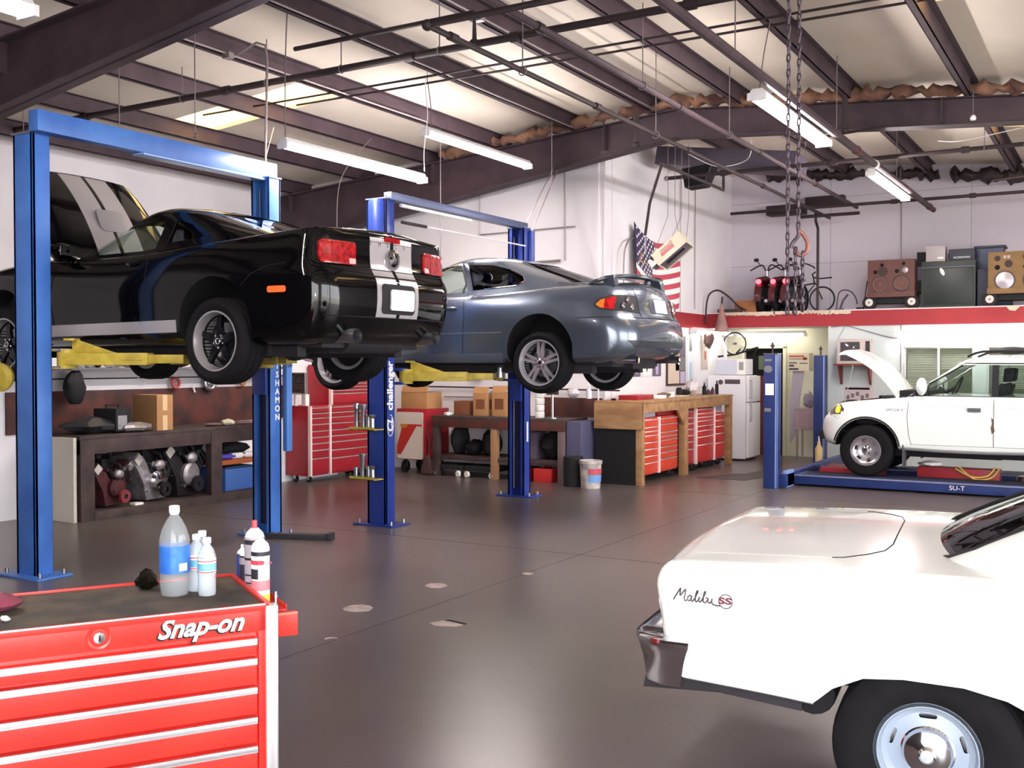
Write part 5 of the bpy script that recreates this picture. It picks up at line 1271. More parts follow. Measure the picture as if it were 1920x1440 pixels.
# ------------------------------------------------------------------ left bench with engines under it
BX = -9.85
t = thing('workbench', 'long dark stained workbench with engines beneath on the left', 'workbench', (0,0,0))
b = MB(); b.box(-10.66, BX, 7.33, 10.4, .90, .945, M_dwood); b.build('bench_top', t, .005)
b = MB(); b.box(BX-.05, BX, 7.33, 10.4, .74, .90, M_dwood); b.build('front_rail', t, .004)
b = MB(); b.box(-10.66, BX+.02, 7.5, 10.4, .0, .10, M_dwood); b.build('bottom_shelf', t, .004)
for y in (7.42, 9.3, 10.3):
    b = MB(); b.box(BX-.09, BX+.012, y-.09, y+.09, 0, .90, M_dwood); b.build('leg', t, .004)
b = MB(); b.box(-10.68, -10.655, 7.0, 11.4, .945, 1.42, M_rwood); b.build('backboard', t, .003)
b = MB(); b.box(-10.64, BX-.03, 7.27, 7.31, .0, .93, M_paper if False else mat('cream_board','d8d2c4',.7)); tag(b.build('white_board', bevel=.003), 'cream board leaning against the left end of the dark workbench', 'board')
M_iron = mat('grimy_engine_iron', '242024', .6, .3, noise=.5, nscale=14)
M_castalu = mat('cast_aluminium', 'b8b2b4', .45, .7, noise=.4, nscale=12, h2='8a8488')
def engine(loc, s, label, m, mfront, seed, cover=True, pulley=None):
    t = thing('engine_block', label, 'engine', loc, R(8), 'engines under the left workbench')
    q = random.Random(seed); S = s
    b = MB(); b.prism([(-.16*S,.02),(.16*S,.02),(.2*S,.22*S),(.34*S,.46*S),(.22*S,.56*S),(.07*S,.36*S),(-.07*S,.36*S),(-.22*S,.56*S),(-.34*S,.46*S),(-.2*S,.22*S)], -.5, 0, m, 'x')
    b.build('block', t, .012)
    for sg in (-1,1):
        b = MB(); b.M = Matrix.Translation((0, sg*.28*S, .50*S)) @ Matrix.Rotation(sg*R(-42), 4, 'X'); b.box(-.48,-.01,-.075*S,.075*S,-.01,.07*S,m); b.build('valve_cover', t, .012)
        b = MB(); b.M = Matrix.Translation((.004, sg*.30*S, .52*S)) @ Matrix.Rotation(sg*R(-42), 4, 'X'); b.box(0,.012,-.055*S,.055*S,-.06*S,.04*S,mat('pale_gasket','b8b2ac',.6)); b.build('head_end', t, .004)
    b = MB(); b.lathe([(.13*S,0),(.13*S,.05),(.10*S,.08),(.03*S,.09),(.001,.09)], mfront, 24, (0,0,.25*S), (1,0,0)); b.ball((.06,.0,.43*S),.05,.08*S,.06*S,M_castalu); b.build('front_cover', t)
    b = MB(); b.lathe([(.03,.12),(.085*S,.12),(.09*S,.10),(.09*S,.085),(.07*S,.085)], pulley or M_iron, 26, (0.02,.03,.14*S), (1,0,0)); b.torus((.13,.03,.14*S),.055*S,.008,M_black,(1,0,0)); b.build('pulley', t)
    b = MB(); b.box(-.4,-.1,-.1*S,.1*S,.40*S,.62*S,M_iron if cover else m); b.cyl((-.25,0,.62*S),(-.25,0,.70*S),.05*S,M_black); b.tube([(-.1,.0,.6*S),(.02,.05,.55*S),(.03,.12,.4*S)],.018,M_black)
    for k in range(4): y = q.uniform(-.2,.2)*S; b.tube([(-.05,y,.5*S),(.03,y+.05,.45*S),(.02,y+.1,.3*S)], .009, M_black)
    b.build('intake_manifold', t, .006)
    b = MB()
    for k in range(9):
        y = q.uniform(-.3,.3)*S; z = q.uniform(.12,.5)*S; b.cyl((0,y,z),(q.uniform(.02,.07),y,z),q.uniform(.012,.035),q.choice([M_iron,M_castalu,m,M_steel]),10)
    for k in range(3):
        y = q.uniform(-.25,.25)*S; b.tube(smooth_path([(.01,y,.5*S),(.07,y+.06,.36*S),(.03,y+q.uniform(-.15,.15),.2*S)],4),.010,q.choice([M_black,M_iron]),6)
    split_islands(b.build('accessory', t))
    return t
red_i = mat('rusty_red_iron','52262a',.65,.2,noise=.4,nscale=10)
engine((-9.98, 7.88, .10), .88, 'reddish engine block leftmost under the dark workbench', red_i, red_i, 1, pulley=mat('red_pulley','7c3438',.5))
engine((-10.02, 8.5, .10), 1.0, 'bare silver engine block with bright front cover in the middle under the dark workbench', M_castalu, M_chrome, 2)
engine((-10.0, 8.98, .10), 1.12, 'black grimy engine block right of the bare silver one', M_iron, M_castalu, 3)
b = MB(); b.box(-10.55,-10.2,8.0,8.3,.12,.62,M_dgrey); b.box(-10.55,-10.19,7.99,8.31,.60,.66,M_black); b.cyl((-10.3,8.08,.66),(-10.3,8.08,.73),.012,M_black,8); b.cyl((-10.3,8.2,.66),(-10.3,8.2,.73),.012,M_black,8); tag(b.build('parts_crate', bevel=.01), 'black plastic crate between the reddish and silver engines', 'crate')
b = MB(); b.lathe([(.12,0),(.14,.03),(.1,.05),(.05,.05)], mat('pink_disc','a8584e',.6), 24); tag(b.build('flywheel', loc=(-9.98,8.42,.1), ), 'reddish flywheel on the shelf below the silver engine', 'flywheel') if False else None
b = MB(); b.box(-.05,.05,-.06,.06,0,.03,M_paper); tag(b.build('white_rag', loc=(-9.9,8.12,.1), bevel=.008), 'small white rag on the shelf below the black crate', 'rag')
b = MB(); b.box(-10.45,-9.95,9.55,10.15,.10,.38,mat('blue_plastic_crate','3c63a8',.5)); b.box(-10.4,-10.0,9.6,10.1,.30,.40,M_dark); tag(b.build('blue_crate', bevel=.01), 'blue plastic crate under the right end of the dark workbench', 'crate')
b = MB(); b.box(-10.45,-9.93,9.42,10.18,.44,.50,mat('orange_plank','a8582c',.7)); tag(b.build('shelf_plank', bevel=.004), 'orange wooden plank shelf over the blue crate', 'plank')
for k, (y, h, m, lab) in enumerate(((9.62,.12,mat('purple_bottle','4a3a9c',.4),'purple bottle lying on the orange plank'),(9.8,.10,M_paper,'white bottle lying on the orange plank, left one'),(10.05,.11,M_paper,'white bottle lying on the orange plank, right one'))):
    b = MB(); b.M = Matrix.Translation((-10.0,y,.54)) ; b.lathe([(.001,-.1),(.04,-.1),(.04,.06),(.015,.09),(.015,.12),(.001,.12)], m, 16, d=(.3,1,0)); tag(b.build('fluid_bottle'), lab, 'bottle')
b = MB(); crumple(b, (0,0,0), .2, .38, .11, M_black, 11, 14, 6, .25); tag(b.build('hose_bundle', loc=(-10.25,9.8,.5), sharp=25), 'tangle of black hoses heaped above the orange plank', 'hose')
# on the bench
def carton(loc, sx, sy, sz, label, rz=0., m=None, tape=True, face='x', flaps=False, mark=None, name='cardboard_box'):
    m = m or M_card; t = thing(name, label, 'box', loc, rz)
    b = MB(); b.box(-sx/2,sx/2,-sy/2,sy/2,0,sz,m); b.build('box_body', t, .004)
    mt = mat('packing_tape','d8b890',.4)
    if tape:
        b = MB()
        b.box(sx/2,sx/2+.002,-.035,.035,0,sz*.42,mt); b.box(sx/2,sx/2+.002,-.035,.035,sz*.56,sz,mt); b.box(-sx/2,sx/2,-.035,.035,sz,sz+.002,mt); b.build('tape', t)
    if flaps:
        b = MB(); b.M = Matrix.Translation((0,-sy/2,sz)) @ Matrix.Rotation(R(60),4,'X'); b.box(-sx/2,sx/2,0,.12,0,.004,m); b.M = Matrix.Translation((sx/2,0,sz)) @ Matrix.Rotation(R(-30),4,'Y'); b.box(-.1,0,-sy/2,sy/2,0,.004,m); b.M = Matrix(); b.box(-sx/2+.01,sx/2-.01,-sy/2+.01,sy/2-.01,sz-.002,sz+.002,M_dark); b.build('flap', t)
    if mark:
        b = MB(); b.box(sx/2,sx/2+.002,-sy*.3,sy*.3,sz*.3,sz*.75,mark); b.box(-sx*.3,sx*.3,-sy/2-.002,-sy/2,sz*.3,sz*.75,mark); b.build('printing', t)
    return t
carton((-10.12, 8.55, .945), .42, .24, .42, 'tall tan cardboard box with tape standing on the dark workbench', tape=True)
t2 = MB(); t2.box(-.12,.12,-.15,.15,0,.02,M_paper)
b = MB(); b.box(-.16,.16,-.12,.12,.02,.28,M_black); b.box(.161,.17,-.10,.05,.04,.20,mat('grey_panel','8c8a90',.6)); b.tube([(0,-.1,.28),(0,-.1,.32),(0,.1,.32),(0,.1,.28)],.01,M_black); tag(b.build('tool_case', loc=(-10.1,7.95,.945), bevel=.01, rot=(0,0,R(10))), 'black case with grey panel on the dark workbench left of the cardboard box', 'case')
b = MB(); crumple(b, (0,0,0), .22, .35, .09, M_dgrey, 21, 12, 6, .25); tag(b.build('black_cover', loc=(-10.15,7.72,.945), sharp=25), 'dark engine cover lying at the left end of the workbench', 'cover')
b = MB(); crumple(b, (0,0,0), .16, .22, .055, M_castalu, 22, 14, 6, .25); b.cyl((0,-.12,.08),(0,-.12,.15),.012,M_castalu,8); tag(b.build('alloy_casting', loc=(-9.98,8.15,.945), sharp=25), 'silver alloy casting between the black case and the cardboard box', 'casting')
b = MB(); crumple(b, (0,0,0), .08, .10, .04, mat('ivory_plastic','d8d0b4',.6), 23, 10, 6, .2); tag(b.build('ivory_cover', loc=(-9.98,9.62,.945), sharp=30), 'small ivory cap near the right end of the dark workbench', 'cap')
b = MB(); b.torus((0,0,.05),.04,.012,M_paper,(1,0,0)); tag(b.build('white_ring', loc=(-9.95,10.22,.945)), 'white plastic ring standing at the right end of the dark workbench', 'ring')
for k, (y, lab) in enumerate(((9.4,'left small heap of greasy fittings on the dark workbench'),(9.95,'middle heap of greasy fittings on the dark workbench'),(10.2,'right heap of greasy fittings on the dark workbench'))):
    b = MB(); crumple(b, (0,0,0), .09, .14, .02, mat('greasy_parts','7a6466',.6,.3), 30+k, 10, 5, .35); tag(b.build('loose_fittings', loc=(-10.0,y,.945), sharp=25), lab, 'fittings', 'greasy fittings on the dark workbench')
# wall rail, shelf and clutter above it
b = MB(); b.tube([(-10.66,7.0,1.56),(-10.66,11.4,1.56)],.008,M_pipe); tag(b.build('wall_cable'), 'thin dark cable running along the white wall above the left backboard', 'cable')
b = MB(); b.box(-10.68,-10.4,7.0,11.2,1.66,1.69,mat('grey_shelf','6e6c70',.6)); tag(b.build('wall_shelf', bevel=.003), 'grey wall shelf cluttered with parts above the dark workbench', 'shelf')
q = random.Random(5)
clut = [('parts_bag','white plastic bag leftmost on the grey wall shelf','bag',7.95,.07,.07,.10,M_paper),('parts_bag','crumpled white bag second on the grey wall shelf','bag',8.22,.12,.08,.10,M_paper),
 ('grey_filter','dark grey filter between the white bags','filter',8.08,.06,.05,.08,M_dgrey),('white_duct','long white duct lying on the grey wall shelf','duct',8.5,.18,.07,.07,M_paper),
 ('parts_bag','small white bag beside the little tan box','bag',8.78,.07,.06,.08,M_paper),('black_tray','black tray right of the little tan box','tray',9.3,.12,.2,.06,M_black),('black_tray','black tray at the right of the wall shelf','tray',9.75,.12,.2,.05,M_black),('rubber_mount','dark rubber mount far right on the wall shelf','mount',10.2,.08,.12,.07,M_dgrey)]
for k, (nm, lab, cat, y, rx, ry, rz_, m) in enumerate(clut):
    b = MB(); crumple(b, (0,0,0), rx, ry, rz_, m, 50+k, 10, 6, .3); tag(b.build(nm, loc=(-10.52,y,1.69), sharp=25), lab, cat)
carton((-10.5, 9.0, 1.69), .14, .18, .16, 'little tan box on the grey wall shelf', tape=False)
b = MB(); crumple(b, (0,0,0), .08, .13, .19, M_black, 70, 12, 8, .25); tag(b.build('black_cloth', loc=(-10.46,7.72,1.27), sharp=40), 'black cloth drooping above the left end of the workbench', 'cloth')
for k, (y, r, m, lab) in enumerate(((9.32,.06,mat('red_straps','a84a4c',.7),'red strap coil hanging from the wall cable'),(9.9,.085,M_steel,'round steel pulley hanging on the wall cable'),(10.5,.05,mat('orange_coil','b07838',.6),'orange coil hanging on the wall cable'))):
    b = MB(); b.torus((0,0,0), r, r*.35, m, (1,0,0), 24, 8); b.ball((0,0,0), .02, r*.5, r*.5, m) if k == 1 else None; tag(b.build('hanging_coil', loc=(-10.6,y,1.50-r*.2)), lab, 'coil')
b = MB(); b.tube([(-10.62,8.75,1.56),(-10.62,8.82,1.66),(-10.62,8.9,1.56),(-10.62,8.82,1.46),(-10.62,8.75,1.56)],.006,M_paper); tag(b.build('paper_tag'), 'white paper tag on the wall cable above the cardboard box', 'tag')
b = MB(); b.tube([(-10.62,9.62,1.46),(-10.61,9.65,1.36)],.012,M_paper); tag(b.build('white_brush'), 'slim white brush hanging over the backboard', 'brush')
# far-left rack and bin
t = thing('storage_rack', 'grey steel rack of green and yellow boxes at the far left edge', 'rack', (0,0,0))
for x,y in ((-11.45,6.9),(-11.45,7.72),(-11.0,6.9),(-11.0,7.72)):
    b = MB(); b.box(x-.02,x+.02,y-.02,y+.02,0,1.62,mat('grey_rack','7c8480',.5,.4)); b.build('upright', t)
for z in (.5,1.0,1.3,1.58):
    b = MB(); b.box(-11.47,-10.98,6.88,7.74,z,z+.03,mat('grey_rack')); b.build('shelf_board', t)
for k, (z, c, lab) in enumerate(((1.33,'8a9a3c','yellow-green carton on the third shelf of the far-left rack'),(1.03,'3c5a48','dark green carton on the middle shelf of the far-left rack'),(.53,'1a181c','black bin on the low shelf of the far-left rack'))):
    b = MB(); b.box(-11.3,-11.0,7.15,7.66,z,z+.2,mat('carton_%s'%c,c,.6)); tag(b.build('small_carton', bevel=.004), lab, 'carton')
t = thing('waste_bin', 'small bin with a pale blue plastic liner at the far left edge', 'bin', (-10.95,7.0,0))
b = MB(); b.lathe([(.001,0),(.14,0),(.17,.38),(.18,.38),(.18,.40),(.16,.40),(.13,.03)], M_dgrey, 24); b.build('bin_body', t)
b = MB(); b.lathe([(.19,.20),(.195,.34),(.19,.42),(.165,.42),(.16,.36)], mat('blue_liner','8fb4c4',.4), 24); b.build('bin_liner', t)
carton((-10.74, 6.45, 2.6), .3, .6, .28, 'brown cardboard box standing on top of the partition wall at the left edge', m=M_cardb, tape=False)
b = MB(); b.box(-11.1,-10.55,5.2,7.6,2.53,2.6,mat('pale_plank','b8a880',.7)) if False else None
# yellow reel-like pad seen left of the first column
b = MB(); b.lathe([(.001,.05),(.09,.05),(.13,.02),(.13,-.02),(.09,-.05),(.001,-.05)], M_yellow, 28, (-8.66,5.62,1.62), (.6,-1,0)); o = b.build('arm_bracket', bpy.data.objects['two_post_lift'])
# ------------------------------------------------------------------ along the middle wall
t = thing('tool_cabinet', 'red cabinet with a white door carrying a slanted red stripe', 'tool cabinet', (-10.05, 13.30, 0))
b = MB(); b.box(0,.58,0,.62,.22,1.02,M_red2); b.build('body', t, .006)
b = MB(); b.prism(rrect(.27,.60,.50,.74,.03), -.02, -.001, mat('ivory_door','cfc6bc',.5), 'y'); b.build('door', t)
b = MB(); b.prism([(.08,.78),(.50,.78),(.50,.75),(.40,.75),(.10,.30),(.03,.30),(.03,.45),(.12,.72)], -.026, -.02, mat('stripe_red','b03028',.5), 'y'); b.prism([(.08,.78),(.24,.78),(.20,.72),(.12,.72)], -.028, -.026, mat('stripe_orange','c08030',.5), 'y'); b.build('door_stripe', t)
casters(t, (.1,.48), (.1,.5), .22)
carton((-9.78, 13.6, 1.02), .50, .42, .26, 'open tan cardboard box on the red cabinet with the striped door', flaps=True, tape=False)
b = MB(); b.tube([(-9.40,13.22,0.02),(-9.36,13.22,.45),(-9.42,13.24,.75)],.012,M_rwood); b.prism([(-9.52,.02),(-9.30,.02),(-9.36,.30),(-9.44,.30)],13.20,13.24,mat('bristles','4c3434',.9),'y'); tag(b.build('broom', bevel=.002), 'small broom leaning by the red cabinet with the striped door', 'broom')
t = thing('workbench', 'dark reddish workbench against the middle wall behind the navy lift', 'workbench', (0,0,0))
b = MB(); b.box(-9.3,-6.98,13.2,13.95,.88,.93,M_dwood); b.build('bench_top', t, .004)
b = MB(); b.box(-9.3,-6.98,13.19,13.24,.76,.885,M_rwood); b.build('front_rail', t, .004)
b = MB(); b.box(-9.3,-6.98,13.25,13.95,.26,.32,M_dwood); b.build('lower_shelf', t, .004)
for x, m in ((-9.24,M_dwood),(-8.18,mat('plain_post','a07858',.7)),(-7.04,mat('plain_post2','6a5a5c',.6))):
    b = MB(); b.box(x-.05,x+.05,13.2,13.3,0,.88,m); b.build('leg', t, .004)
b = MB(); b.box(-9.3,-8.2,13.96,13.985,.93,1.02,M_rwood); b.box(-7.75,-6.75,13.96,13.985,.93,1.22,M_rwood); b.build('backboard', t, .003)
carton((-8.62,13.66,.93), .26,.26,.34, 'open cardboard box with dark print left of its twin on the middle workbench', flaps=True, tape=False, mark=M_cardb)
carton((-8.28,13.66,.93), .26,.26,.36, 'open cardboard box with dark print nearest the navy column on the middle workbench', flaps=True, tape=False, mark=M_cardb)
carton((-9.0,13.7,.93), .30,.22,.22, 'low brown cardboard box left of the open ones', m=M_cardb, tape=False)
b = MB(); crumple(b, (0,0,0), .07,.05,.03,M_paper,81); tag(b.build('plastic_disc', loc=(-9.06,13.3,.93)), 'white cap on the left end of the middle workbench', 'cap')
q = random.Random(9)
for k, (x, z, rx, rz_, lab) in enumerate(((-9.0,.32,.13,.24,'black part leftmost on the shelf under the middle workbench'),(-8.72,.32,.12,.12,'low black part second on the shelf under the middle workbench'),(-8.42,.32,.14,.20,'rounded black part beside the plain post under the bench'),(-7.75,.32,.13,.18,'dark part right of the navy column under the bench'),(-7.35,.32,.17,.22,'large black cover at the right under the middle bench'))):
    b = MB(); crumple(b, (0,0,0), rx, .2, rz_, M_black, 90+k, 12, 7, .15); tag(b.build('engine_part', loc=(x,13.55,z), sharp=30), lab, 'engine part', 'dark engine parts on the shelf under the middle bench')
b = MB(); b.box(-7.72,-7.55,13.4,13.7,.32,.72,mat('mauve_box','6a5f70',.6)); tag(b.build('mauve_box', bevel=.005), 'upright mauve-grey box on the shelf under the middle bench', 'box')
for k, (x, lab) in enumerate(((-9.05,'black wheeled creeper with white wheels leftmost under the middle bench'),(-8.45,'black wheeled creeper beside the first one'))):
    t = thing('creeper', lab, 'creeper', (x,13.45,0)); b = MB(); b.box(-.28,.28,-.2,.2,.10,.18,M_black); b.build('deck', t, .02)
    for sx in (-.22,.22):
        b = MB(); b.lathe([(.001,-.02),(.045,-.02),(.05,0),(.045,.02),(.001,.02)], M_paper, 20, (sx,-.22,.05), (.3,1,0)); b.build('wheel', t)
for k, (x, w, lab) in enumerate(((-7.75,.30,'dark red box on the floor under the bench behind the navy column'),(-7.36,.30,'bright red box on the floor under the right end of the middle bench'))):
    b = MB(); b.box(-w/2,w/2,-.18,.18,0,.20,M_red if k else M_red2); b.tube([(-.08,0,.20),(-.06,0,.24),(.06,0,.24),(.08,0,.20)],.01,M_black); tag(b.build('tool_box', loc=(x,13.42,0), bevel=.008), lab, 'tool box')
t = thing('jack_stand', 'stack of white ribbed cylinders on the middle bench right of the navy column', 'canister', (-7.55,13.5,.93))
for k in range(4):
    b = MB(); b.lathe([(.001,0),(.065,0),(.07,.01),(.07,.085),(.06,.095),(.001,.095)], M_paper, 24, (0,0,k*.1)); b.build('canister_ring', t)
b = MB(); b.cyl((0,0,.4),(0,0,.47),.045,M_paper,20); b.build('lid', t); t.name = 'stacked_canister'
b = MB(); b.cyl((-7.28,13.4,.93),(-7.28,13.4,1.36),.02,M_chrome,14); b.cyl((-7.28,13.4,.93),(-7.28,13.4,.945),.09,M_steel,20); b.box(-7.36,-7.2,13.36,13.44,1.28,1.34,M_pipe); tag(b.build('press_stand'), 'chrome rod stand next to the white canister stack', 'stand')
# drum, blue-grey panel, bucket
b = MB(); b.box(-6.97,-6.74,13.25,13.9,.0,.90,mat('slate_panel','4c4a66',.7)); tag(b.build('side_panel_board', bevel=.004), 'slate blue board filling the gap beside the golden workbench', 'board')
t = thing('paint_bucket', 'dirty white plastic bucket with red and blue label by the black bench end', 'bucket', (-6.47,13.02,0))
b = MB(); b.lathe([(.001,.0),(.135,.0),(.152,.34),(.165,.345),(.165,.385),(.152,.39),(.148,.38),(.13,.02)], mat('dirty_white_plastic','cfc8c4',.5,noise=.35,nscale=9,h2='8d8484'), 36); b.build('bucket_body', t)
b = MB(); b.lathe([(.1475,.09),(.1535,.19)], mat('label_blue','6f9fd8',.5), 16, a0=-20, a1=70, d=(0,0,1)); b.lathe([(.154,.20),(.158,.28)], mat('label_crimson','c05060',.5), 16, a0=-20, a1=70); o = b.build('bucket_label', t); o.rotation_euler = (0,0,R(-100))
b = MB(); b.torus((0,0,.33),.165,.003,M_steel,(0,.7,1),20,6,0,180); b.build('bucket_handle', t)
b = MB(); b.lathe([(.001,0),(.14,0),(.14,.42),(.001,.42)], M_black, 24, (-6.78,13.1,0)); tag(b.build('oil_drum'), 'small black drum tucked behind the white bucket', 'drum')
# pipes, tools on middle wall
def pipe(name, pts, r, m, label, cat='pipe', k=None):
    b = MB(); b.tube(smooth_path(pts, 5) if k else pts, r, m, 8); o = b.build(name); tag(o, label, cat); return o
pipe('wall_rail', [(-9.9,13.93,1.36),(-6.45,13.93,1.34)], .012, M_pipe, 'dark horizontal rail on the middle wall above the bench')
pipe('wall_rail', [(-9.6,13.96,1.20),(-8.3,13.96,1.20)], .010, M_galv, 'second pale rail below the dark rail left of the navy column')
pipe('air_pipe', [(-10.9,13.95,3.24),(-7.45,13.95,3.30)], .018, M_galv, 'grey air pipe crossing the middle wall behind both cars')
pipe('air_pipe', [(-8.9,13.96,5.0),(-8.9,13.96,3.78),(-7.2,13.96,3.80)], .010, M_galv, 'thin conduit dropping down the middle wall and turning right')
pipe('air_pipe', [(-7.38,13.96,4.9),(-7.38,13.96,3.3)], .010, M_galv, 'thin vertical conduit at the end of the grey air pipe')
pipe('air_pipe', [(-6.78,13.9,4.9),(-6.78,13.9,.9)], .012, M_wall, 'white painted vertical conduit by the wall corner')
b = MB(); b.tube([(-7.42,13.9,4.9),(-6.98,12.0,3.5)],.008,M_galv); b.tube([(-7.35,13.9,4.9),(-6.93,12.0,3.3)],.008,M_galv); tag(b.build('hydraulic_hose'), 'pair of thin grey hoses slanting down to the far navy column', 'hose')
b = MB(); b.box(-9.06,-8.86,13.9,13.98,1.50,1.68,M_red2); b.box(-9.02,-8.9,13.93,13.98,1.68,1.82,M_grey); tag(b.build('first_aid_box', bevel=.006), 'small red box hanging on the middle wall', 'box')
b = MB(); b.box(-8.86,-8.0,13.78,13.98,1.80,1.83,M_rwood)
for x in (-8.55,-8.15): b.prism([(13.8,1.8),(13.97,1.8),(13.97,1.62)], x-.012, x+.012, M_rwood, 'x')
tag(b.build('bracket_shelf'), 'narrow reddish bracket shelf on the middle wall', 'shelf')
b = MB(); b.box(-9.35,-9.15,13.95,13.985,1.55,1.72,M_greyblue); tag(b.build('wall_notice', bevel=.003), 'small blue-grey notice on the middle wall left of the red box', 'notice')
b = MB(); b.torus((-8.62,13.93,1.24),.07,.006,M_greyblue,(0,1,0)); tag(b.build('cable_coil'), 'thin cable coil on the rail over the cardboard boxes', 'coil')
b = MB(); b.tube(smooth_path([(-8.9,13.93,1.30),(-8.95,13.9,1.2),(-9.0,13.9,1.0)]),.01,mat('pink_hose','a07078',.7)); b.box(-8.92,-8.84,13.9,13.94,1.28,1.34,M_red2); tag(b.build('hose_gun'), 'pink hose with a dark red nozzle on the wall rail', 'hose')
b = MB(); crumple(b,(0,0,0),.10,.06,.07,mat('clear_bag','c8c0c8',.3),83); tag(b.build('clear_bag', loc=(-7.12,13.75,1.22), sharp=25),'clear plastic bag hanging at the right of the middle bench','bag')
b = MB(); b.lathe([(.001,0),(.04,0),(.04,.12),(.02,.15),(.02,.18)],mat('clear_plastic_b','d8d4dc',.2),16,(-6.86,13.75,1.22)); b.tube(smooth_path([(-6.86,13.75,1.40),(-6.92,13.8,1.6),(-6.86,13.85,1.75)]),.010,M_paper); tag(b.build('air_dryer'),'clear filter bowl with white hose at the wall corner','filter')
b = MB(); b.box(-7.02,-6.92,13.9,13.985,1.62,1.74,mat('yellow_sticker','c8c050',.6)); tag(b.build('yellow_tag'),'small yellow tag on the wall near the corner','tag')
# ------------------------------------------------------------------ golden workbench on the right wall
t = thing('workbench', 'long golden wood workbench with black end panel housing red tool cabinets', 'workbench', (0,0,0))
X1 = -5.93
b = MB(); b.box(-6.68, X1+.01, 13.57, 17.45, 1.165, 1.20, M_wood); b.build('bench_top', t, .004)
b = MB(); b.box(X1-.05, X1, 13.57, 17.45, 1.03, 1.165, M_wood); b.build('front_rail', t, .004)
b = MB(); b.box(-6.68, X1, 13.55, 13.60, .80, 1.165, M_wood); b.build('end_rail', t, .004)
b = MB(); b.box(-6.66, X1-.06, 13.585, 13.62, 0, .80, mat('black_panel','0e0d10',.7)); b.build('end_panel', t)
for y, w in ((13.62,.10),(15.28,.16),(17.38,.12)):
    b = MB(); b.box(X1-.10, X1, y-w/2, y+w/2, 0, 1.04, M_wood); b.build('leg', t, .005)
b = MB(); b.prism([(14.95,1.03),(15.2,1.03),(15.2,.78)], X1-.05, X1-.01, M_wood, 'x'); b.build('corner_brace', t)
pk = mat('pale_pink_trim')
m_or = mat('orange_red_enamel', 'cc442e', .35, noise=.1, nscale=3)
cabinet('tool_cabinet', 'orange-red tool cabinet in the near bay of the golden workbench', (-6.0, 13.74, 0), R(90), 1.36, .55, .12, .95,
   [(.02,.58,[.93,.82,.76,.70,.60,.50,.40,.30,.14]), (.62,1.34,[.93,.84,.72,.66,.60,.50,.42,.32,.14])], m_or, pk, posts=(.60,))
cabinet('tool_cabinet', 'left narrow red cabinet in the far bay of the golden workbench', (-6.02, 15.42, 0), R(90), .42, .52, .12, 1.0,
   [(.02,.40,[.98,.88,.79,.70,.60,.50,.38,.14])], M_red2, pk)
cabinet('tool_cabinet', 'wide middle red cabinet in the far bay of the golden workbench', (-6.0, 15.86, 0), R(90), .86, .52, .12, 1.02,
   [(.02,.84,[1.0,.93,.87,.81,.73,.65,.55,.42,.14])], M_red, pk, posts=(.01,.85))
cabinet('tool_cabinet', 'right red cabinet in the far bay of the golden workbench', (-6.0, 16.74, 0), R(90), .52, .52, .12, .90,
   [(.02,.50,[.88,.78,.68,.56,.40,.14])], M_red, pk)
b = MB(); b.box(-6.5,-6.05,14.4,15.1,.955,1.03,M_red2); tag(b.build('tool_box', bevel=.006), 'flat dark red box squeezed on the near orange-red cabinet', 'tool box')
b = MB(); b.box(-6.4,-6.02,13.85,14.25,.955,1.05,mat('pale_violet_box','a8a4b8',.6)); tag(b.build('plastic_box', bevel=.006), 'pale violet box on the near orange-red cabinet', 'box')
b = MB(); b.box(-6.4,-6.02,16.8,17.15,.905,1.02,mat('pale_violet_box')); tag(b.build('plastic_box', bevel=.006), 'pale violet box on the right red cabinet', 'box')
BZ = 1.20
b = MB(); b.box(-6.5,-6.2,14.0,14.62,BZ,BZ+.07,M_red2); tag(b.build('tool_box', bevel=.006), 'flat dark red case on top of the golden workbench', 'tool box')
b = MB(); b.box(-6.45,-6.15,14.75,15.0,BZ,BZ+.05,M_paper); tag(b.build('paper_stack', bevel=.003), 'white paper stack beside the flat red case', 'paper')
b = MB(); crumple(b,(0,0,0),.12,.16,.04,mat('brown_metal','8c7468',.5,.5),101); tag(b.build('metal_part', loc=(-6.3,15.25,BZ), sharp=25),'brownish metal part in the middle of the golden workbench','part')
for k, y in enumerate((15.5,15.62)):
    b = MB(); b.lathe([(.001,0),(.03,0),(.03,.08),(.001,.085)],M_paper,16,(-6.3,y,BZ)); tag(b.build('white_cup'),'%s white cup in the middle of the golden workbench' % ('left','right')[k],'cup')
b = MB(); b.box(-6.5,-6.2,15.7,16.1,BZ,BZ+.02,mat('beige_tray','c8b8a0',.6)); tag(b.build('flat_tray', bevel=.003),'flat beige tray on the golden workbench','tray')
b = MB(); b.lathe([(.001,0),(.05,0),(.05,.12),(.03,.14),(.001,.14)],M_black,18,(-6.4,16.15,BZ)); crumple(b,(-6.4,16.4,BZ),.08,.14,.05,M_black,103); tag(b.build('black_tool', sharp=30),'black power tool on the golden workbench beside the plastic bag','tool')
b = MB(); crumple(b,(0,0,0),.12,.13,.13,mat('milky_plastic_bag','d8d4da',.3),104,12,8,.2); tag(b.build('plastic_bag', loc=(-6.38,16.72,BZ), sharp=25),'milky plastic bag on the golden workbench','bag')
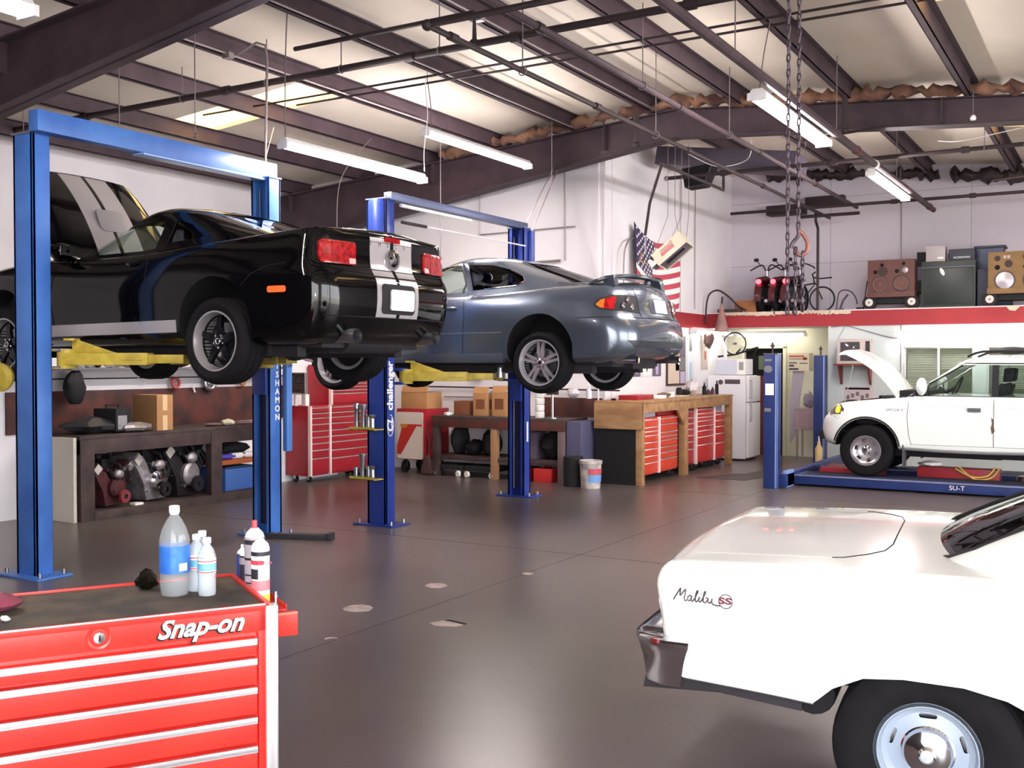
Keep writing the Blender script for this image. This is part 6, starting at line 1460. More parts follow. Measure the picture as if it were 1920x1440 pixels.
for k, (y, h, r, m, lab) in enumerate(((17.0,.20,.035,M_black,'black bottle on the workbench in front of the fridge'),(17.12,.09,.05,mat('plum_jar','4c3440',.4),'squat plum jar on the workbench in front of the fridge'),(17.25,.13,.03,mat('plum_jar'),'plum bottle on the workbench in front of the fridge'),(17.38,.24,.03,M_black,'tall black can at the far end of the golden workbench'))):
    b = MB(); b.lathe([(.001,0),(r,0),(r,h*.7),(r*.4,h*.8),(r*.4,h),(.001,h)],m,16,(-6.28+.03*k,y,BZ)); tag(b.build('bench_bottle'),lab,'bottle')
b = MB(); b.box(-6.5,-6.44,13.75,13.79,BZ,BZ+.03,M_dark); tag(b.build('black_fitting'),'tiny black part at the near end of the golden workbench','part')
# fridge and microwave
M_frg = mat('fridge_white','e8e8ee',.35)
t = thing('refrigerator', 'white two-door refrigerator at the end of the golden workbench', 'refrigerator', (-5.82, 18.0, 0), R(90))
# local: front faces -y -> room +x ; width along +x -> room +y
b = MB(); b.box(0,.68,.06,.76,.03,1.52,M_frg); b.build('body', t, .012)
for nm, z0, z1 in (('fridge_door',.06,1.03),('freezer_door',1.05,1.51)):
    b = MB(); b.box(.0,.68,.0,.055,z0,z1,M_frg); d = b.build(nm, t, .014)
    b = MB(); zz = (z0+z1)/2 if nm == 'freezer_door' else .86; b.tube(smooth_path([(.05,0,zz-.15),(.05,-.035,zz-.13),(.05,-.035,zz+.13),(.05,0,zz+.15)]),.012,mat('handle_grey2','a8a8b0',.4)); b.build('door_handle', d)
t2 = t
b = MB(); b.cyl((-.001,.52,1.40),(-.004,.52,1.40),.045,mat('magnet_dark','5a4c54',.5),20); b.box(-.004,-.001,.16,.44,1.37,1.45,mat('magnet_dark')); b.build('fridge_magnet', t)
t = thing('microwave', 'white microwave oven standing on the refrigerator', 'microwave', (-6.48, 18.12, 1.525), 0)
b = MB(); b.box(0,.56,.02,.42,.01,.29,M_frg); b.build('body', t, .012)
b = MB(); b.box(.005,.40,.0,.02,.015,.285,mat('door_lilac','cdd0e0',.25)); b.build('door', t, .004)
b = MB(); b.box(.40,.555,.0,.02,.015,.285,M_paper); b.box(.435,.525,-.003,.0,.09,.24,mat('keypad_grey','9a9a94',.5)); b.build('control_panel', t, .003)
b = MB(); b.box(-6.35,-5.9,18.72,19.0,0,.62,M_frg); tag(b.build('side_cabinet', bevel=.01),'low pale cabinet tucked behind the refrigerator','cabinet') if False else None
# posters, cork board, papers on the wall
M_wx = -6.695
def onwall(name, y, z, w, h, m, label, cat, inner=None, dx=.008):
    t = thing(name, label, cat, (M_wx, y, z)); b = MB(); b.box(0,dx,-w/2,w/2,0,h,m); b.build('sheet', t, .001)
    if inner:
        b = MB()
        for (a0,a1,c0,c1,mm) in inner: b.box(dx,dx+.002,a0*w/2,a1*w/2,c0*h,c1*h,mm)
        b.build('picture', t)
    return t
pv = mat('poster_violet','6a6078',.5); pl = mat('poster_lilac','c0b4d4',.5); pd = mat('poster_dark','3c3848',.5); pt = mat('poster_tan','c8a888',.6)
onwall('wall_poster', 15.08, 1.53, .30, .50, pv, 'violet poster leftmost above the golden workbench', 'poster', [(-.3,.4,.1,.9,pl)])
t = onwall('wall_poster', 15.48, 1.53, .30, .52, M_paper, 'white poster with a dark bearded head shape between the violet posters', 'poster')
b = MB(); b.lathe([(.001,.004),(.07,.004)],pd,20,(.008,0,.2),(1,0,0)); b.prism([(-.08,.22),(.08,.22),(.0,.06)],.009,.012,pd,'x'); b.box(.009,.012,-.07,.07,.40,.42,pd); b.build('picture', t)
onwall('wall_poster', 15.90, 1.53, .34, .52, pv, 'violet poster right of the white one', 'poster', [(-.4,.3,.2,.85,pl),(-.3,.3,.05,.2,pl)])
onwall('cork_board', 16.72, 1.36, .84, .85, mat('frame_brown','4c3a34',.6), 'tall brown cork board pinned with papers', 'notice board',
   [(-.9,-.1,.45,.96,mat('pale_paper','e4dcd4',.7)),(-.9,.3,.04,.45,mat('ivory_strips','d8c8b8',.7)),(-.1,.35,.3,.96,pt),(.4,.92,.6,.96,pv),(.4,.92,.3,.58,M_grey),(.4,.92,.04,.28,pl)], .02)
onwall('paper_sheet', 17.42, 1.28, .34, .95, mat('pale_blue_paper','d8e4ea',.7), 'tall pale blue chart right of the cork board', 'paper', [(-.3,.3,.1,.5,mat('blue_print','b4c8dc',.7)),(-.3,.3,.85,.95,M_grey)])
onwall('paper_sheet', 18.12, 1.62, .32, .62, mat('beige_paper','c8c0b4',.7), 'beige sheet with a red round mark near the corner', 'paper', [(-.1,.5,.3,.55,mat('red_mark','b86a6a',.6))])
b = MB(); b.box(-6.695,-6.67,17.35,17.45,1.95,2.35,mat('oval_grey','8c908c',.6)); tag(b.build('oval_vent', bevel=.01), 'small grey oval plate on the wall above the blue chart', 'plate')
# bicycle wheel and old bumper hung above the fridge
t = thing('hung_bicycle_wheel', 'spoked wheel and black frame hung above the microwave', 'bicycle', (-6.25, 18.5, 1.98))
b = MB(); b.torus((0,0,.12),.20,.014,M_black,(.55,-1,0),32,8); b.build('tyre', t)
b = MB(); b.torus((0,0,.12),.185,.006,M_steel,(.55,-1,0),32,6); b.cyl((-.02,-.03,.12),(.02,.03,.12),.02,M_steel)
u_ = Vector((.55,-1,0)).normalized().orthogonal().normalized(); w_ = Vector((.55,-1,0)).normalized().cross(u_)
for k in range(12): e = u_*math.cos(k*math.pi/6)+w_*math.sin(k*math.pi/6); b.cyl((0,0,.12),tuple(Vector((0,0,.12))+e*.185),.0015,M_steel,5)
b.build('spokes', t)
b = MB(); b.tube([(-.32,0,-.12),(0,.02,-.08),(.42,.05,.05)],.018,M_black); b.tube([(.42,.05,.05),(.34,.05,-.10)],.012,M_black); b.tube([(0,.02,-.08),(.1,.02,.02)],.016,M_black); b.build('frame_tube', t)
b = MB(); b.tube(smooth_path([(-6.5,18.3,2.32),(-6.42,18.3,2.15),(-6.36,18.32,1.95),(-6.38,18.35,1.86)]),.03,M_paper,8); tag(b.build('white_fender'),'curved white fender hanging left of the spoked wheel','fender')
b = MB(); crumple(b,(0,0,0),.2,.25,.25,mat('brown_cloth','6c5450',.95),110,12,8,.25); tag(b.build('brown_jacket', loc=(-6.5,17.95,1.88), sharp=40),'brown crumpled jacket hanging high on the wall by the lamp','jacket') if False else None
b = MB(); crumple(b,(0,0,0),.08,.14,.17,mat('brown_cloth','6c5450',.95),110,12,8,.25); tag(b.build('brown_jacket', loc=(-6.53,17.9,2.0), sharp=40),'brown crumpled jacket hanging high on the wall by the lamp','jacket')
# recess: box on wall, plastic sheet, sink
t = thing('wall_box', 'cream hose cabinet with red and black print beside the doorway', 'box', (-5.15, 18.9, 1.60))
b = MB(); b.box(-.19,.19,-.14,.14,0,.32,mat('cream_box','d8d0b4',.6)); b.build('box_body', t, .005)
b = MB()
for (x0,x1,z0,z1,m) in ((-.17,.10,.25,.28,mat('print_red','b0503c',.6)),(-.17,.16,.21,.225,M_grey),(.08,.15,.2,.25,mat('print_red')),(-.17,-.03,.13,.16,M_grey),(-.17,-.08,.08,.11,M_dgrey),(.02,.16,.13,.145,M_dgrey),(-.17,.0,.02,.05,M_dgrey)): b.box(x0,x1,-.143,-.14,z0,z1,m)
b.build('printing', t)
b = MB(); b.prism([(-.10,1.55),(.10,1.55),(.02,1.0),(-.02,.45),(-.14,.25),(-.16,.9)], -.01, .01, mat('cloudy_sheet','b8b0c0',.4,alpha=.75), 'y'); tag(b.build('plastic_sheet', loc=(-5.17,18.84,.05)), 'cloudy plastic sheet hanging below the cream hose cabinet', 'sheet')
t = thing('utility_sink', 'old grey-pink utility sink below the plastic sheet', 'sink', (-4.62, 18.62 - .45, 0))
t.location = (-5.17, 18.62, 0)
b = MB(); ms = mat('worn_sink','b09aa0',.5,noise=.2,nscale=6); b.box(0,.38,0,.42,.55,.92,ms); b.box(-.01,.39,-.01,.43,.90,.93,ms); b.build('basin', t, .02)
b = MB()
for x in (.03,.35):
    for y in (.03,.39): b.box(x-.015,x+.015,y-.015,y+.015,0,.56,M_steel)
b.build('sink_stand', t)
b = MB(); b.tube(smooth_path([(.2,.36,.93),(.2,.36,1.08),(.2,.25,1.12),(.2,.18,1.05)]),.012,M_steel); b.build('tap', t)
b = MB(); crumple(b,(0,0,0),.12,.08,.14,mat('grey_jug','8c8490',.5),120); tag(b.build('grey_jug', loc=(-4.95,18.72,.935), sharp=30),'grey jug standing on the utility sink','jug')
b = MB(); b.lathe([(.001,0),(.06,0),(.065,.30),(.03,.36),(.025,.42),(.001,.42)],mat('amber_jug','c8b07c',.4),18,(-4.52,17.75,.0)); b.tube([(-4.52,17.75,.42),(-4.52,17.75,.5),(-4.48,17.75,.52)],.012,M_paper); tag(b.build('spray_bottle'),'amber spray bottle on the floor by the far blue post','bottle')
b = MB(); b.box(-4.75,-4.6,17.6,17.8,.0,.12,M_greyblue); b.box(-4.42,-4.22,17.6,17.85,0,.2,M_greyblue); tag(b.build('grey_blue_box', bevel=.01),'small grey-blue boxes on the floor by the far post','box') if False else None
# television on a bracket shelf
t = thing('wall_shelf', 'red-brown bracket shelf on the office wall under the television', 'shelf', (-4.02, 18.25, 1.70))
b = MB(); b.box(-.32,.32,-.30,0,0,.03,mat('red_brown_shelf','7c3c34',.6)); b.build('shelf_board', t, .003)
for x in (-.24,.24):
    b = MB(); b.prism([(-.28,0),(-.01,0),(-.01,-.32),(-.05,-.32)], x-.015, x+.015, mat('red_brown_shelf'), 'x'); b.build('bracket', t)
t = thing('television', 'old beige tube television on the red-brown shelf', 'television', (-4.0, 18.1, 1.73))
b = MB(); b.box(-.28,.28,-.16,.0,0,.42,mat('beige_tv','c0b4b0',.5)); b.box(-.2,.2,.0,.12,.04,.36,mat('beige_tv')); b.build('tv_case', t, .012)
b = MB(); b.box(-.22,.10,-.168,-.158,.05,.37,mat('dark_crt_screen','4a484c',.08,coat=1.)); b.build('tv_screen', t, .01)
b = MB(); b.box(.19,.26,-.166,-.158,.04,.38,M_dgrey); b.build('tv_speaker', t)
# posters of engines under the shelf
for k, (z0, lab) in enumerate(((1.10,'upper engine poster with black bar on the office wall'),(.82,'lower engine poster with black bar on the office wall'))):
    t = thing('engine_poster', lab, 'poster', (-3.98, MY, z0)); b = MB(); b.box(-.24,.24,-.006,0,0,.24,mat('pinkish_poster','cfc0c4',.6)); b.build('sheet', t)
    b = MB(); b.box(-.22,.18,-.009,-.006,.19,.225,M_dark); 
    for j in range(5): b.bc(-.18+.08*j, -.0075, .09+.03*((j*7)%3-1), .055, .004, .07, mat('print_grey','77707a',.6))
    b.build('printing', t)
b = MB(); b.box(-3.62,-3.48,18.1,18.25,.95,1.2,M_black); tag(b.build('black_speaker', bevel=.005),'black box fixed to the office wall behind the SUV hood','box')
# lit tube fixtures
def tube_fixture(label, x, y, z, L, rz=0., n=1, r=.019, house=True, name='fluorescent_lamp', group=None, thick=1., mt=None):
    t = thing(name, label, 'lamp', (x, y, z), rz)
    b = MB(); b.prism([(-.035*thick,.08),(.035*thick,.08),(.06*thick,.033),(0,.025),(-.06*thick,.033)],-L/2,L/2,mat('lamp_white_enamel','e8e6e8',.4),'y'); b.build('lamp_housing', t, .004)
    for s in ([0] if n == 1 else [-.042*thick,.042*thick]):
        b = MB(); b.cyl((s,-L/2+.03,0),(s,L/2-.03,0),r,mt or M_tube,14); b.build('lamp_tube', t, label='lit white tube')
    for s in (-1,1):
        b = MB(); b.box(-.065*thick,.065*thick,s*(L/2)-.02,s*(L/2)+.02,-.03,.04,mat('lamp_white_enamel')); b.build('lamp_holder', t, .003)
    return t
tube_fixture('tube lamp along the side wall under the red band, left of its neighbour', -6.50, 18.0, 2.28, 1.9, mt=M_tube2)
tube_fixture('tube lamp across the recess under the red band', -5.75, 19.1, 2.26, 1.25, R(90), mt=M_tube2)
tube_fixture('long bright tube lamp on the office wall over the windows', -2.15, 18.14, 2.20, 2.4, R(90), n=2, r=.03, mt=M_tube2)
b = MB(); b.tube(smooth_path([(-4.45,18.23,2.36),(-4.2,18.23,2.38),(-3.9,18.23,2.30),(-3.5,18.23,2.18),(-3.35,18.2,2.16)]),.006,M_wire); b.tube([(-3.30,18.23,2.38),(-3.30,18.23,1.0)],.008,M_wire); b.tube([(-4.2,18.2,2.38),(-4.3,18.1,2.16)],.004,M_wire)
tag(b.build('wall_cable'), 'grey cable looping from the television to the bright lamp', 'cable')
# under and around the SUV
b = MB(); b.box(-3.9,-3.1,15.35,16.1,.02,.22,M_red2); tag(b.build('floor_jack', bevel=.01), 'red floor jack body between the runways under the SUV nose', 'jack')
b = MB(); b.box(-2.55,-1.5,15.35,15.6,.02,.30,M_red2); tag(b.build('tool_box', bevel=.01), 'long red tool box between the runways under the SUV door', 'tool box')
b = MB(); b.box(-1.05,-.5,15.3,15.55,.02,.32,M_red2); b.box(-1.1,-.45,15.28,15.57,.0,.02,M_steel); tag(b.build('tool_box', bevel=.01), 'red tool box with a steel rim under the rear SUV door', 'tool box')
b = MB(); b.tube(smooth_path([(-2.05,15.33,.30),(-1.85,15.3,.20),(-1.65,15.3,.22),(-1.55,15.33,.34)]),.012,mat('yellow_hose','d8b458',.5)); b.tube(smooth_path([(-2.0,15.33,.32),(-1.8,15.28,.17),(-1.6,15.3,.20),(-1.5,15.33,.33)]),.012,mat('yellow_hose')); tag(b.build('yellow_hose'),'yellow hose draped on the long red tool box','hose')
b = MB(); crumple(b,(0,0,0),.16,.12,.04,M_paper,131); tag(b.build('white_towel', loc=(-2.4,15.47,.30), sharp=40),'white towel on the long red tool box under the SUV','towel')
b = MB(); b.lathe([(.001,0),(.13,0),(.15,.12),(.13,.17),(.001,.17)],M_steel,24,(-1.2,15.85,.02)); tag(b.build('drain_pan'),'steel drain pan between the runways','pan')
# floor marks
for k, (x, y, r, lab) in enumerate(((-4.33,6.33,.12,'pale round patch on the floor, the nearer large one'),(-4.63,8.0,.11,'pale round patch on the floor, the farther large one'),(-4.16,9.25,.06,'smallest pale round patch farthest away on the floor'))): pass
for k, (x, y, r, lab) in enumerate(((-4.71,5.77,.105,'pale round patch on the floor, the nearer large one'),(-4.67,6.68,.085,'pale round patch on the floor, the farther large one'),(-4.28,7.45,.045,'smallest round patch on the floor, farthest from the camera'))):
    b = MB(); q = random.Random(k); b.prism([(r*q.uniform(.9,1.1)*math.cos(t), r*q.uniform(.9,1.1)*math.sin(t)) for t in [2*math.pi*i/26 for i in range(26)]], .0004, .003, M_patch); o = b.build('floor_patch', loc=(x,y,0)); tag(o, lab, 'floor patch')
b = MB(); b.prism([(-.10,-.06),(-.02,-.1),(.10,-.05),(.12,.02),(.02,.06),(-.06,.03)], .0004, .003, M_patch); b.prism([(-.05,.05),(.12,.02),(.13,.05),(-.03,.08)], .0004,.004,M_dark); tag(b.build('floor_chip', loc=(-3.93,5.75,0)),'chipped angular scar in the floor paint','floor patch')
b = MB(); b.torus((0,0,0),.045,.006,M_patch,n=18,k=4,a0=30,a1=150); tag(b.build('floor_mark', loc=(-4.32,5.03,.0)),'thin arc-shaped mark on the floor nearest the toolbox','floor patch')
b = MB(); b.prism([(-5.7,15.0),(-4.9,15.0),(-4.7,15.9),(-5.3,15.9)], .0004,.003,mat('drain_grate','3a3436',.6)); b.prism([(-5.2,15.9),(-4.7,15.9),(-4.7,16.6),(-5.1,16.6)], .0004,.003,mat('drain_grate')); tag(b.build('drain_cover'),'dark stained drain cover in the floor before the fridge','drain cover')
# ------------------------------------------------------------------ things stored on the mezzanine (floor z 2.66)
MZ = 2.66
carton((-6.05, 18.62, MZ), .40,.30,.22, 'small brown cardboard box on the mezzanine beside the motorcycles', m=mat('mid_cardboard','96603e',.85), tape=False)
def moto(loc, rz, label, hb=.22, grp='dark motorcycles on the mezzanine'):
    t = thing('motorcycle', label, 'motorcycle', loc, rz, grp)   # heads along local +y
    for y, nm in ((0,'wheel'),(.52,'wheel')):
        b = MB(); b.torus((0,y,.27),.22,.045,M_tire,(1,0,0),26,8); b.cyl((-.03,y,.27),(.03,y,.27),.19,M_dgrey,20) if nm else None; b.cyl((-.05,y,.27),(.05,y,.27),.03,M_steel,10); b.build(nm, t)
    b = MB(); b.lathe([(.30,-.06),(.31,.0),(.30,.06)], mat('oxblood_fender','4a1820',.3), 14, (0,0,.27),(1,0,0), a0=-20, a1=150); b.build('rear_fender', t)
    b = MB(); b.ball((0,.30,.60),.11,.17,.09,mat('oxblood_fender')); b.ball((0,.06,.60),.11,.2,.05,M_black); b.box(-.13,.13,.1,.4,.15,.45,M_black); b.cyl((.13,-.2,.2),(.13,.3,.22),.04,M_steel,12); b.build('engine_and_tank', t, .01)
    b = MB(); b.tube(smooth_path([(-hb-.06,.34,.80),(-hb,.38,.84),(-.08,.42,.90),(0,.44,.78),(.08,.42,.90),(hb,.38,.84),(hb+.06,.34,.80)]),.013,M_black); b.tube([(0,.44,.8),(0,.52,.27)],.03,M_steel); b.tube([(-.1,.42,.88),(-.17,.42,.98)],.008,M_black); b.ball((-.19,.42,1.0),.05,.01,.035,M_black); b.build('handlebar', t)
    b = MB(); b.lathe([(.001,.03),(.035,.025),(.045,0),(.045,-.03)], mat('flash_glint_lens','ff3040',.2,emit='ff4650',estr=3), 18, (0,-.22,.55), (0,-1,0)); b.build('tail_lamp', t, label='red tail lens with flash reflection painted in')  # emission paints the flash thrown back by an unlit lens
    return t
moto((-5.80, 18.62, MZ), R(4), 'leftmost motorcycle with painted flash glint in its red tail lens on the mezzanine')
moto((-5.54, 18.72, MZ), R(-3), 'middle motorcycle with painted flash glint in its red tail lens on the mezzanine')
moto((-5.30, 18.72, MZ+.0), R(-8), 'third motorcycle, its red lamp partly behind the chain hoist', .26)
t = thing('bicycle', 'old bicycle with a large front wheel right of the chain on the mezzanine', 'bicycle', (-5.05, 18.9, MZ))
for x, r in ((.28,.23),(-.30,.23)):
    b = MB(); b.torus((x,0,r),r-.012,.014,M_black,(0,1,0),32,8); b.torus((x,0,r),r-.03,.004,M_steel,(0,1,0),30,5)
    for k in range(10): e = (math.cos(k*math.pi/5),math.sin(k*math.pi/5)); b.cyl((x,0,r),(x+e[0]*(r-.03),0,r+e[1]*(r-.03)),.002,M_steel,5)
    b.build('wheel', t)
b = MB(); b.tube([(-.30,0,.23),(-.05,0,.25),(.16,0,.52),(.28,0,.23)],.014,M_black); b.tube([(-.05,0,.25),(-.12,0,.55)],.014,M_black); b.tube([(-.12,0,.48),(.16,0,.52)],.014,M_black); b.ball((-.12,0,.58),.1,.05,.03,M_black); b.build('frame_tube', t)
b = MB(); b.tube(smooth_path([(.14,0,.52),(.13,0,.62),(.22,0,.60),(.45,0,.61)]),.013,M_black); b.tube([(.13,0,.6),(.10,0,.68),(.16,0,.72)],.014,M_black); b.build('handlebar', t)
b = MB(); b.tube(smooth_path([(0,0,0),(.02,0,.22),(.05,0,.34),(.14,0,.38),(.26,0,.34),(.34,0,.22),(.36,0,.12)]),.012,mat('violet_grey_tube','4c4454',.5)); b.tube([(.05,0,0),(.12,0,.2),(.2,0,.3)],.02,mat('violet_grey_tube')); b.box(-.02,.12,-.06,.06,0,.05,mat('violet_grey_tube')); tag(b.build('folding_walker', loc=(-4.52,18.9,MZ)),'thin bent tube walker between the bicycle and the wooden speaker','walker')
b = MB(); b.box(0,.12,-.05,.05,0,.05,M_black); tag(b.build('black_pedal', loc=(-4.1,18.6,MZ), bevel=.01),'small black object on the mezzanine edge left of the wooden speaker','object')
def speaker(loc, w, h, d, m, label, spec, z0=.22):
    t = thing('loudspeaker', label, 'loudspeaker', loc)
    b = MB(); b.box(-w/2,w/2,0,d,z0,z0+h,m); b.box(-w/2-.01,w/2+.01,-.02,d,z0-.015,z0+.07,m); b.build('speaker_cabinet', t, .006)
    for (u, v, r, kind) in spec:
        b = MB(); x = -w/2+u*w; z = z0+v*h
        if kind == 'cone': b.lathe([(r,0),(r*1.02,.008),(r*.93,.012),(r*.88,.0)], mat('speaker_ring','4c3c3c',.5), 28, (x,0,z),(0,-1,0)); b.lathe([(r*.88,.004),(r*.6,-.006),(r*.35,-.012),(r*.25,-.002),(.001,.006)], mat('speaker_cone','6c5450',.6), 28, (x,0,z),(0,-1,0))
        elif kind == 'silver': b.lathe([(r,0),(r*1.02,.01),(r*.9,.012),(r*.86,.0)], mat('speaker_ring'), 28, (x,0,z),(0,-1,0)); b.lathe([(r*.86,.004),(r*.5,.01),(r*.3,.018),(.001,.02)], mat('silver_cone','b8b0b8',.35,.6), 28, (x,0,z),(0,-1,0))
        elif kind == 'horn': b.box(x-r,x+r,-.01,0,z-r*.5,z+r*.5,mat('pale_horn','b8a8a0',.5)); b.box(x-.004,x+.004,-.014,-.009,z-r*.5,z+r*.5,M_dark)
        else: b.lathe([(.001,.003),(r,.003),(r,0)], M_dark if kind == 'hole' else mat('dark_grille','3c2c28',.7), 22, (x,0,z),(0,-1,0))
        b.build('speaker_driver', t)
    b = MB(); b.box(-w/2+.02,w/2-.02,.05,d-.03,.10,z0-.015,M_black); b.build('dolly_frame', t, .01)
    for x in (-w/2+.03, w/2-.04):
        b = MB(); b.lathe([(.001,.02),(.05,.02),(.055,.0),(.115,-.0),(.12,-.02),(.12,-.08),(.001,-.08)], M_black, 24, (x,-.0,.12),(0,-1,0)); b.lathe([(.001,.024),(.06,.024),(.065,.015)], mat('pale_hub','d8d0cc',.4), 24, (x,0,.12),(0,-1,0)); b.lathe([(.001,.03),(.018,.03),(.018,.02)], M_grey, 12, (x,0,.12),(0,-1,0)); b.build('dolly_wheel', t)
    return t
speaker((-3.52,18.50,MZ), .76,.62,.45, mat('reddish_speaker_wood','64403a',.6,noise=.2,nscale=5), 'reddish brown wooden speaker cabinet on a white-hubbed dolly', [(.27,.33,.14,'cone'),(.73,.35,.14,'cone'),(.33,.68,.08,'dark'),(.80,.70,.06,'silver'),(.17,.67,.035,'hole'),(.63,.68,.035,'hole'),(.31,.86,.03,'hole'),(.77,.88,.03,'hole')])
speaker((-1.55,18.50,MZ), .92,.66,.45, mat('golden_speaker_wood','84663e',.6,noise=.2,nscale=5), 'golden brown wooden speaker cabinet at the right edge of the mezzanine', [(.27,.30,.155,'silver'),(.72,.30,.155,'cone'),(.15,.84,.045,'dark'),(.15,.62,.04,'hole'),(.33,.70,.06,'dark'),(.30,.87,.05,'horn'),(.60,.86,.045,'dark'),(.60,.62,.04,'hole'),(.8,.7,.06,'dark')])
t = thing('office_chair', 'black chair back with a grey patch beside the reddish wooden speaker', 'chair', (-3.02,18.72,MZ))
b = MB(); b.box(-.12,.12,0,.12,.32,.96,M_black); b.box(-.11,.11,-.006,0,.48,.72,mat('mauve_grey_patch','6c6078',.7)); b.build('backrest', t, .03)
b = MB(); b.box(-.2,.2,-.05,.3,.28,.34,M_black); b.cyl((0,.15,.0),(0,.15,.28),.04,M_black); b.build('seat', t, .02)
b = MB(); b.box(-.42,.42,0,.4,0,.78,mat('green_black_case','2c3430',.5)); b.box(-.38,.38,-.012,0,.06,.66,mat('deep_green_panel','1c2622',.4)); b.box(.405,.42,-.02,0,.0,.78,mat('case_edge','55586a',.4)); b.box(-.42,.42,-.02,0,.66,.69,mat('case_edge')); o = b.build('equipment_case', loc=(-2.62,18.55,MZ), bevel=.006); tag(o,'large green-black equipment case in the middle of the mezzanine','case')
b = MB(); b.ball((0,0,0),.03,.01,.07,M_paper); tag(b.build('white_bulb', loc=(-2.71,18.53,MZ+.60), rot=(0,R(-25),0)),'white bulb-shaped object against the green-black case','bulb')
b = MB(); b.box(-.15,.15,0,.25,0,.26,mat('pale_grey_box','b4acb0',.5)); b.box(.03,.13,-.004,0,.04,.08,M_paper); tag(b.build('printer_box', loc=(-2.83,18.62,MZ+.78), bevel=.02),'pale grey box on the left of the green-black case','box')
t = thing('amplifier', 'small black amplifier with white lettering on the green-black case', 'amplifier', (-2.42,18.6,MZ+.78))
b = MB(); b.box(-.20,.20,0,.25,0,.19,mat('blue_black_vinyl','2a2c3c',.5)); b.cyl((-.20,.1,.09),(-.22,.1,.09),.05,M_black); b.build('amplifier_body', t, .01)
text('ACDSOWN', .05, M_paper, 'amplifier_lettering', t, (0,-.003,.05), (R(90),0,0), .002)
t = thing('storage_bin', 'blue-grey plastic bin with a dark lid behind the golden speaker', 'bin', (-2.02,18.95,MZ+.62))
b = MB(); b.prism([(-.17,0),(.17,0),(.21,.36),(-.21,.36)], -.15,.15, mat('blue_grey_plastic','4a5470',.5), 'y'); b.build('bin_body', t, .01)
b = MB(); b.box(-.24,.24,-.18,.18,.36,.40,mat('dark_blue_lid','282e40',.5)); b.build('bin_lid', t, .01)
b = MB(); b.box(-2.18,-1.98,18.6,19.2,MZ,MZ+.62,mat('midnight_case','262c3c',.6)); b.box(-2.18,-1.7,18.78,19.2,MZ,MZ+.615,mat('midnight_case')); tag(b.build('storage_case', bevel=.008),'midnight blue case under the blue-grey bin','case')
b = MB(); b.tube([(-4.0,18.62,MZ),(-3.93,18.62,MZ+.5)],.01,M_pipe); tag(b.build('leaning_rod'),'thin dark rod leaning on the reddish wooden speaker','rod')
# loop of hose, faded cone and clutter at the corner of the mezzanine
b = MB(); b.tube(smooth_path([(-6.62,18.0,2.45),(-6.62,18.0,2.72),(-6.58,18.05,2.98),(-6.45,18.15,3.06),(-6.3,18.3,2.95),(-6.15,18.4,2.78),(-6.0,18.5,2.69)]),.017,M_pipe); tag(b.build('hose_loop'),'dark hose arched over the corner of the mezzanine','hose')
t = thing('faded_cone', 'faded pinkish cone hanging over the mezzanine corner', 'cone', (-6.36,18.10,2.32))
b = MB(); b.lathe([(.13,0),(.10,.12),(.03,.42),(.02,.5)], mat('faded_pink','a4807c',.8,noise=.3,nscale=8), 20); b.build('cone_body', t)
b = MB(); b.tube([(0,0,.48),(.01,0,.62)],.018,M_pipe); b.build('cone_tip', t)
b = MB(); b.box(-6.55,-6.1,18.4,18.6,MZ,MZ+.07,M_dwood); tag(b.build('dark_plank', bevel=.004),'dark plank lying on the mezzanine by the cardboard box','plank')
# ------------------------------------------------------------------ pipes, conduits, lamps, chain, heater, flag
def run(name, pts, r, m, label, cat='pipe', sm=False, extra=None):
    b = MB(); b.tube(smooth_path(pts, 6) if sm else pts, r, m, 10)
    if extra: extra(b)
    return tag(b.build(name), label, cat)
def couplings(b, pts, r, m, d=(1,0,0)):
    for p in pts: p = Vector(p); b.cyl(p-Vector(d)*.05, p+Vector(d)*.05, r, m, 12)
run('sprinkler_main', [(-13.0,8.3,4.75),(5.5,8.3,4.75)], .036, M_pipe, 'thick dark sprinkler main crossing the whole near ceiling', extra=lambda b: couplings(b, [(x,8.3,4.75) for x in (-11,-8.6,-6.1,-4.9,-3.2,-1.5)], .05, M_pipe))
run('sprinkler_branch', [(5.5,6.3+.25,4.33),(-4.65,6.55,4.33),(-4.65,18.9,4.33)], .026, M_pipe, 'sprinkler branch with an elbow running to the far wall over the grey coupe', extra=lambda b: [couplings(b, [(-4.65,y,4.33) for y in (6.9,9.5,12,15)], .036, M_pipe, (0,1,0)), b.ball((-4.65,6.55,4.33),.045,.045,.045,M_pipe)])
run('sprinkler_riser', [(-5.35,8.3,4.75),(-5.35,8.3,5.05),(-7.6,8.3,5.05)], .024, M_pipe, 'short vertical riser with arm on the thick sprinkler main', extra=lambda b: b.ball((-5.35,8.3,4.75),.055,.055,.055,M_pipe))
run('conduit', [(-10.5,9.72,5.0),(5.5,9.72,5.0)], .013, M_pipe, 'upper of two thin conduits crossing beneath the purlins')
run('conduit', [(-9.0,9.86,4.97),(5.5,9.86,4.97)], .013, M_pipe, 'lower of two thin conduits crossing beneath the purlins')
run('strut_channel', [(-4.2,3.0,4.5),(-4.2,19.0,4.5)], .032, M_steelbrown, 'long brown steel pipe hung left of the lamp pipe', extra=lambda b: couplings(b, [(-4.2,y,4.5) for y in (7.5,10.6,13.4,16.2)], .042, M_pipe, (0,1,0)))
def strut(b):
    for y in (13.0, 18.3): b.cyl((-2.88,y-.04,4.32),(-2.88,y+.04,4.32),.055,mat('oxide_band','6c2c30',.6),12)
    b.cyl((-2.88,14.0,4.32),(-2.88,14.08,4.32),.056,M_paper,12)
run('lamp_pipe', [(-2.88,3.0,4.32),(-2.88,18.7,4.32)], .045, M_steelbrown, 'thick brown pipe carrying the two right-hand lamps', extra=strut)
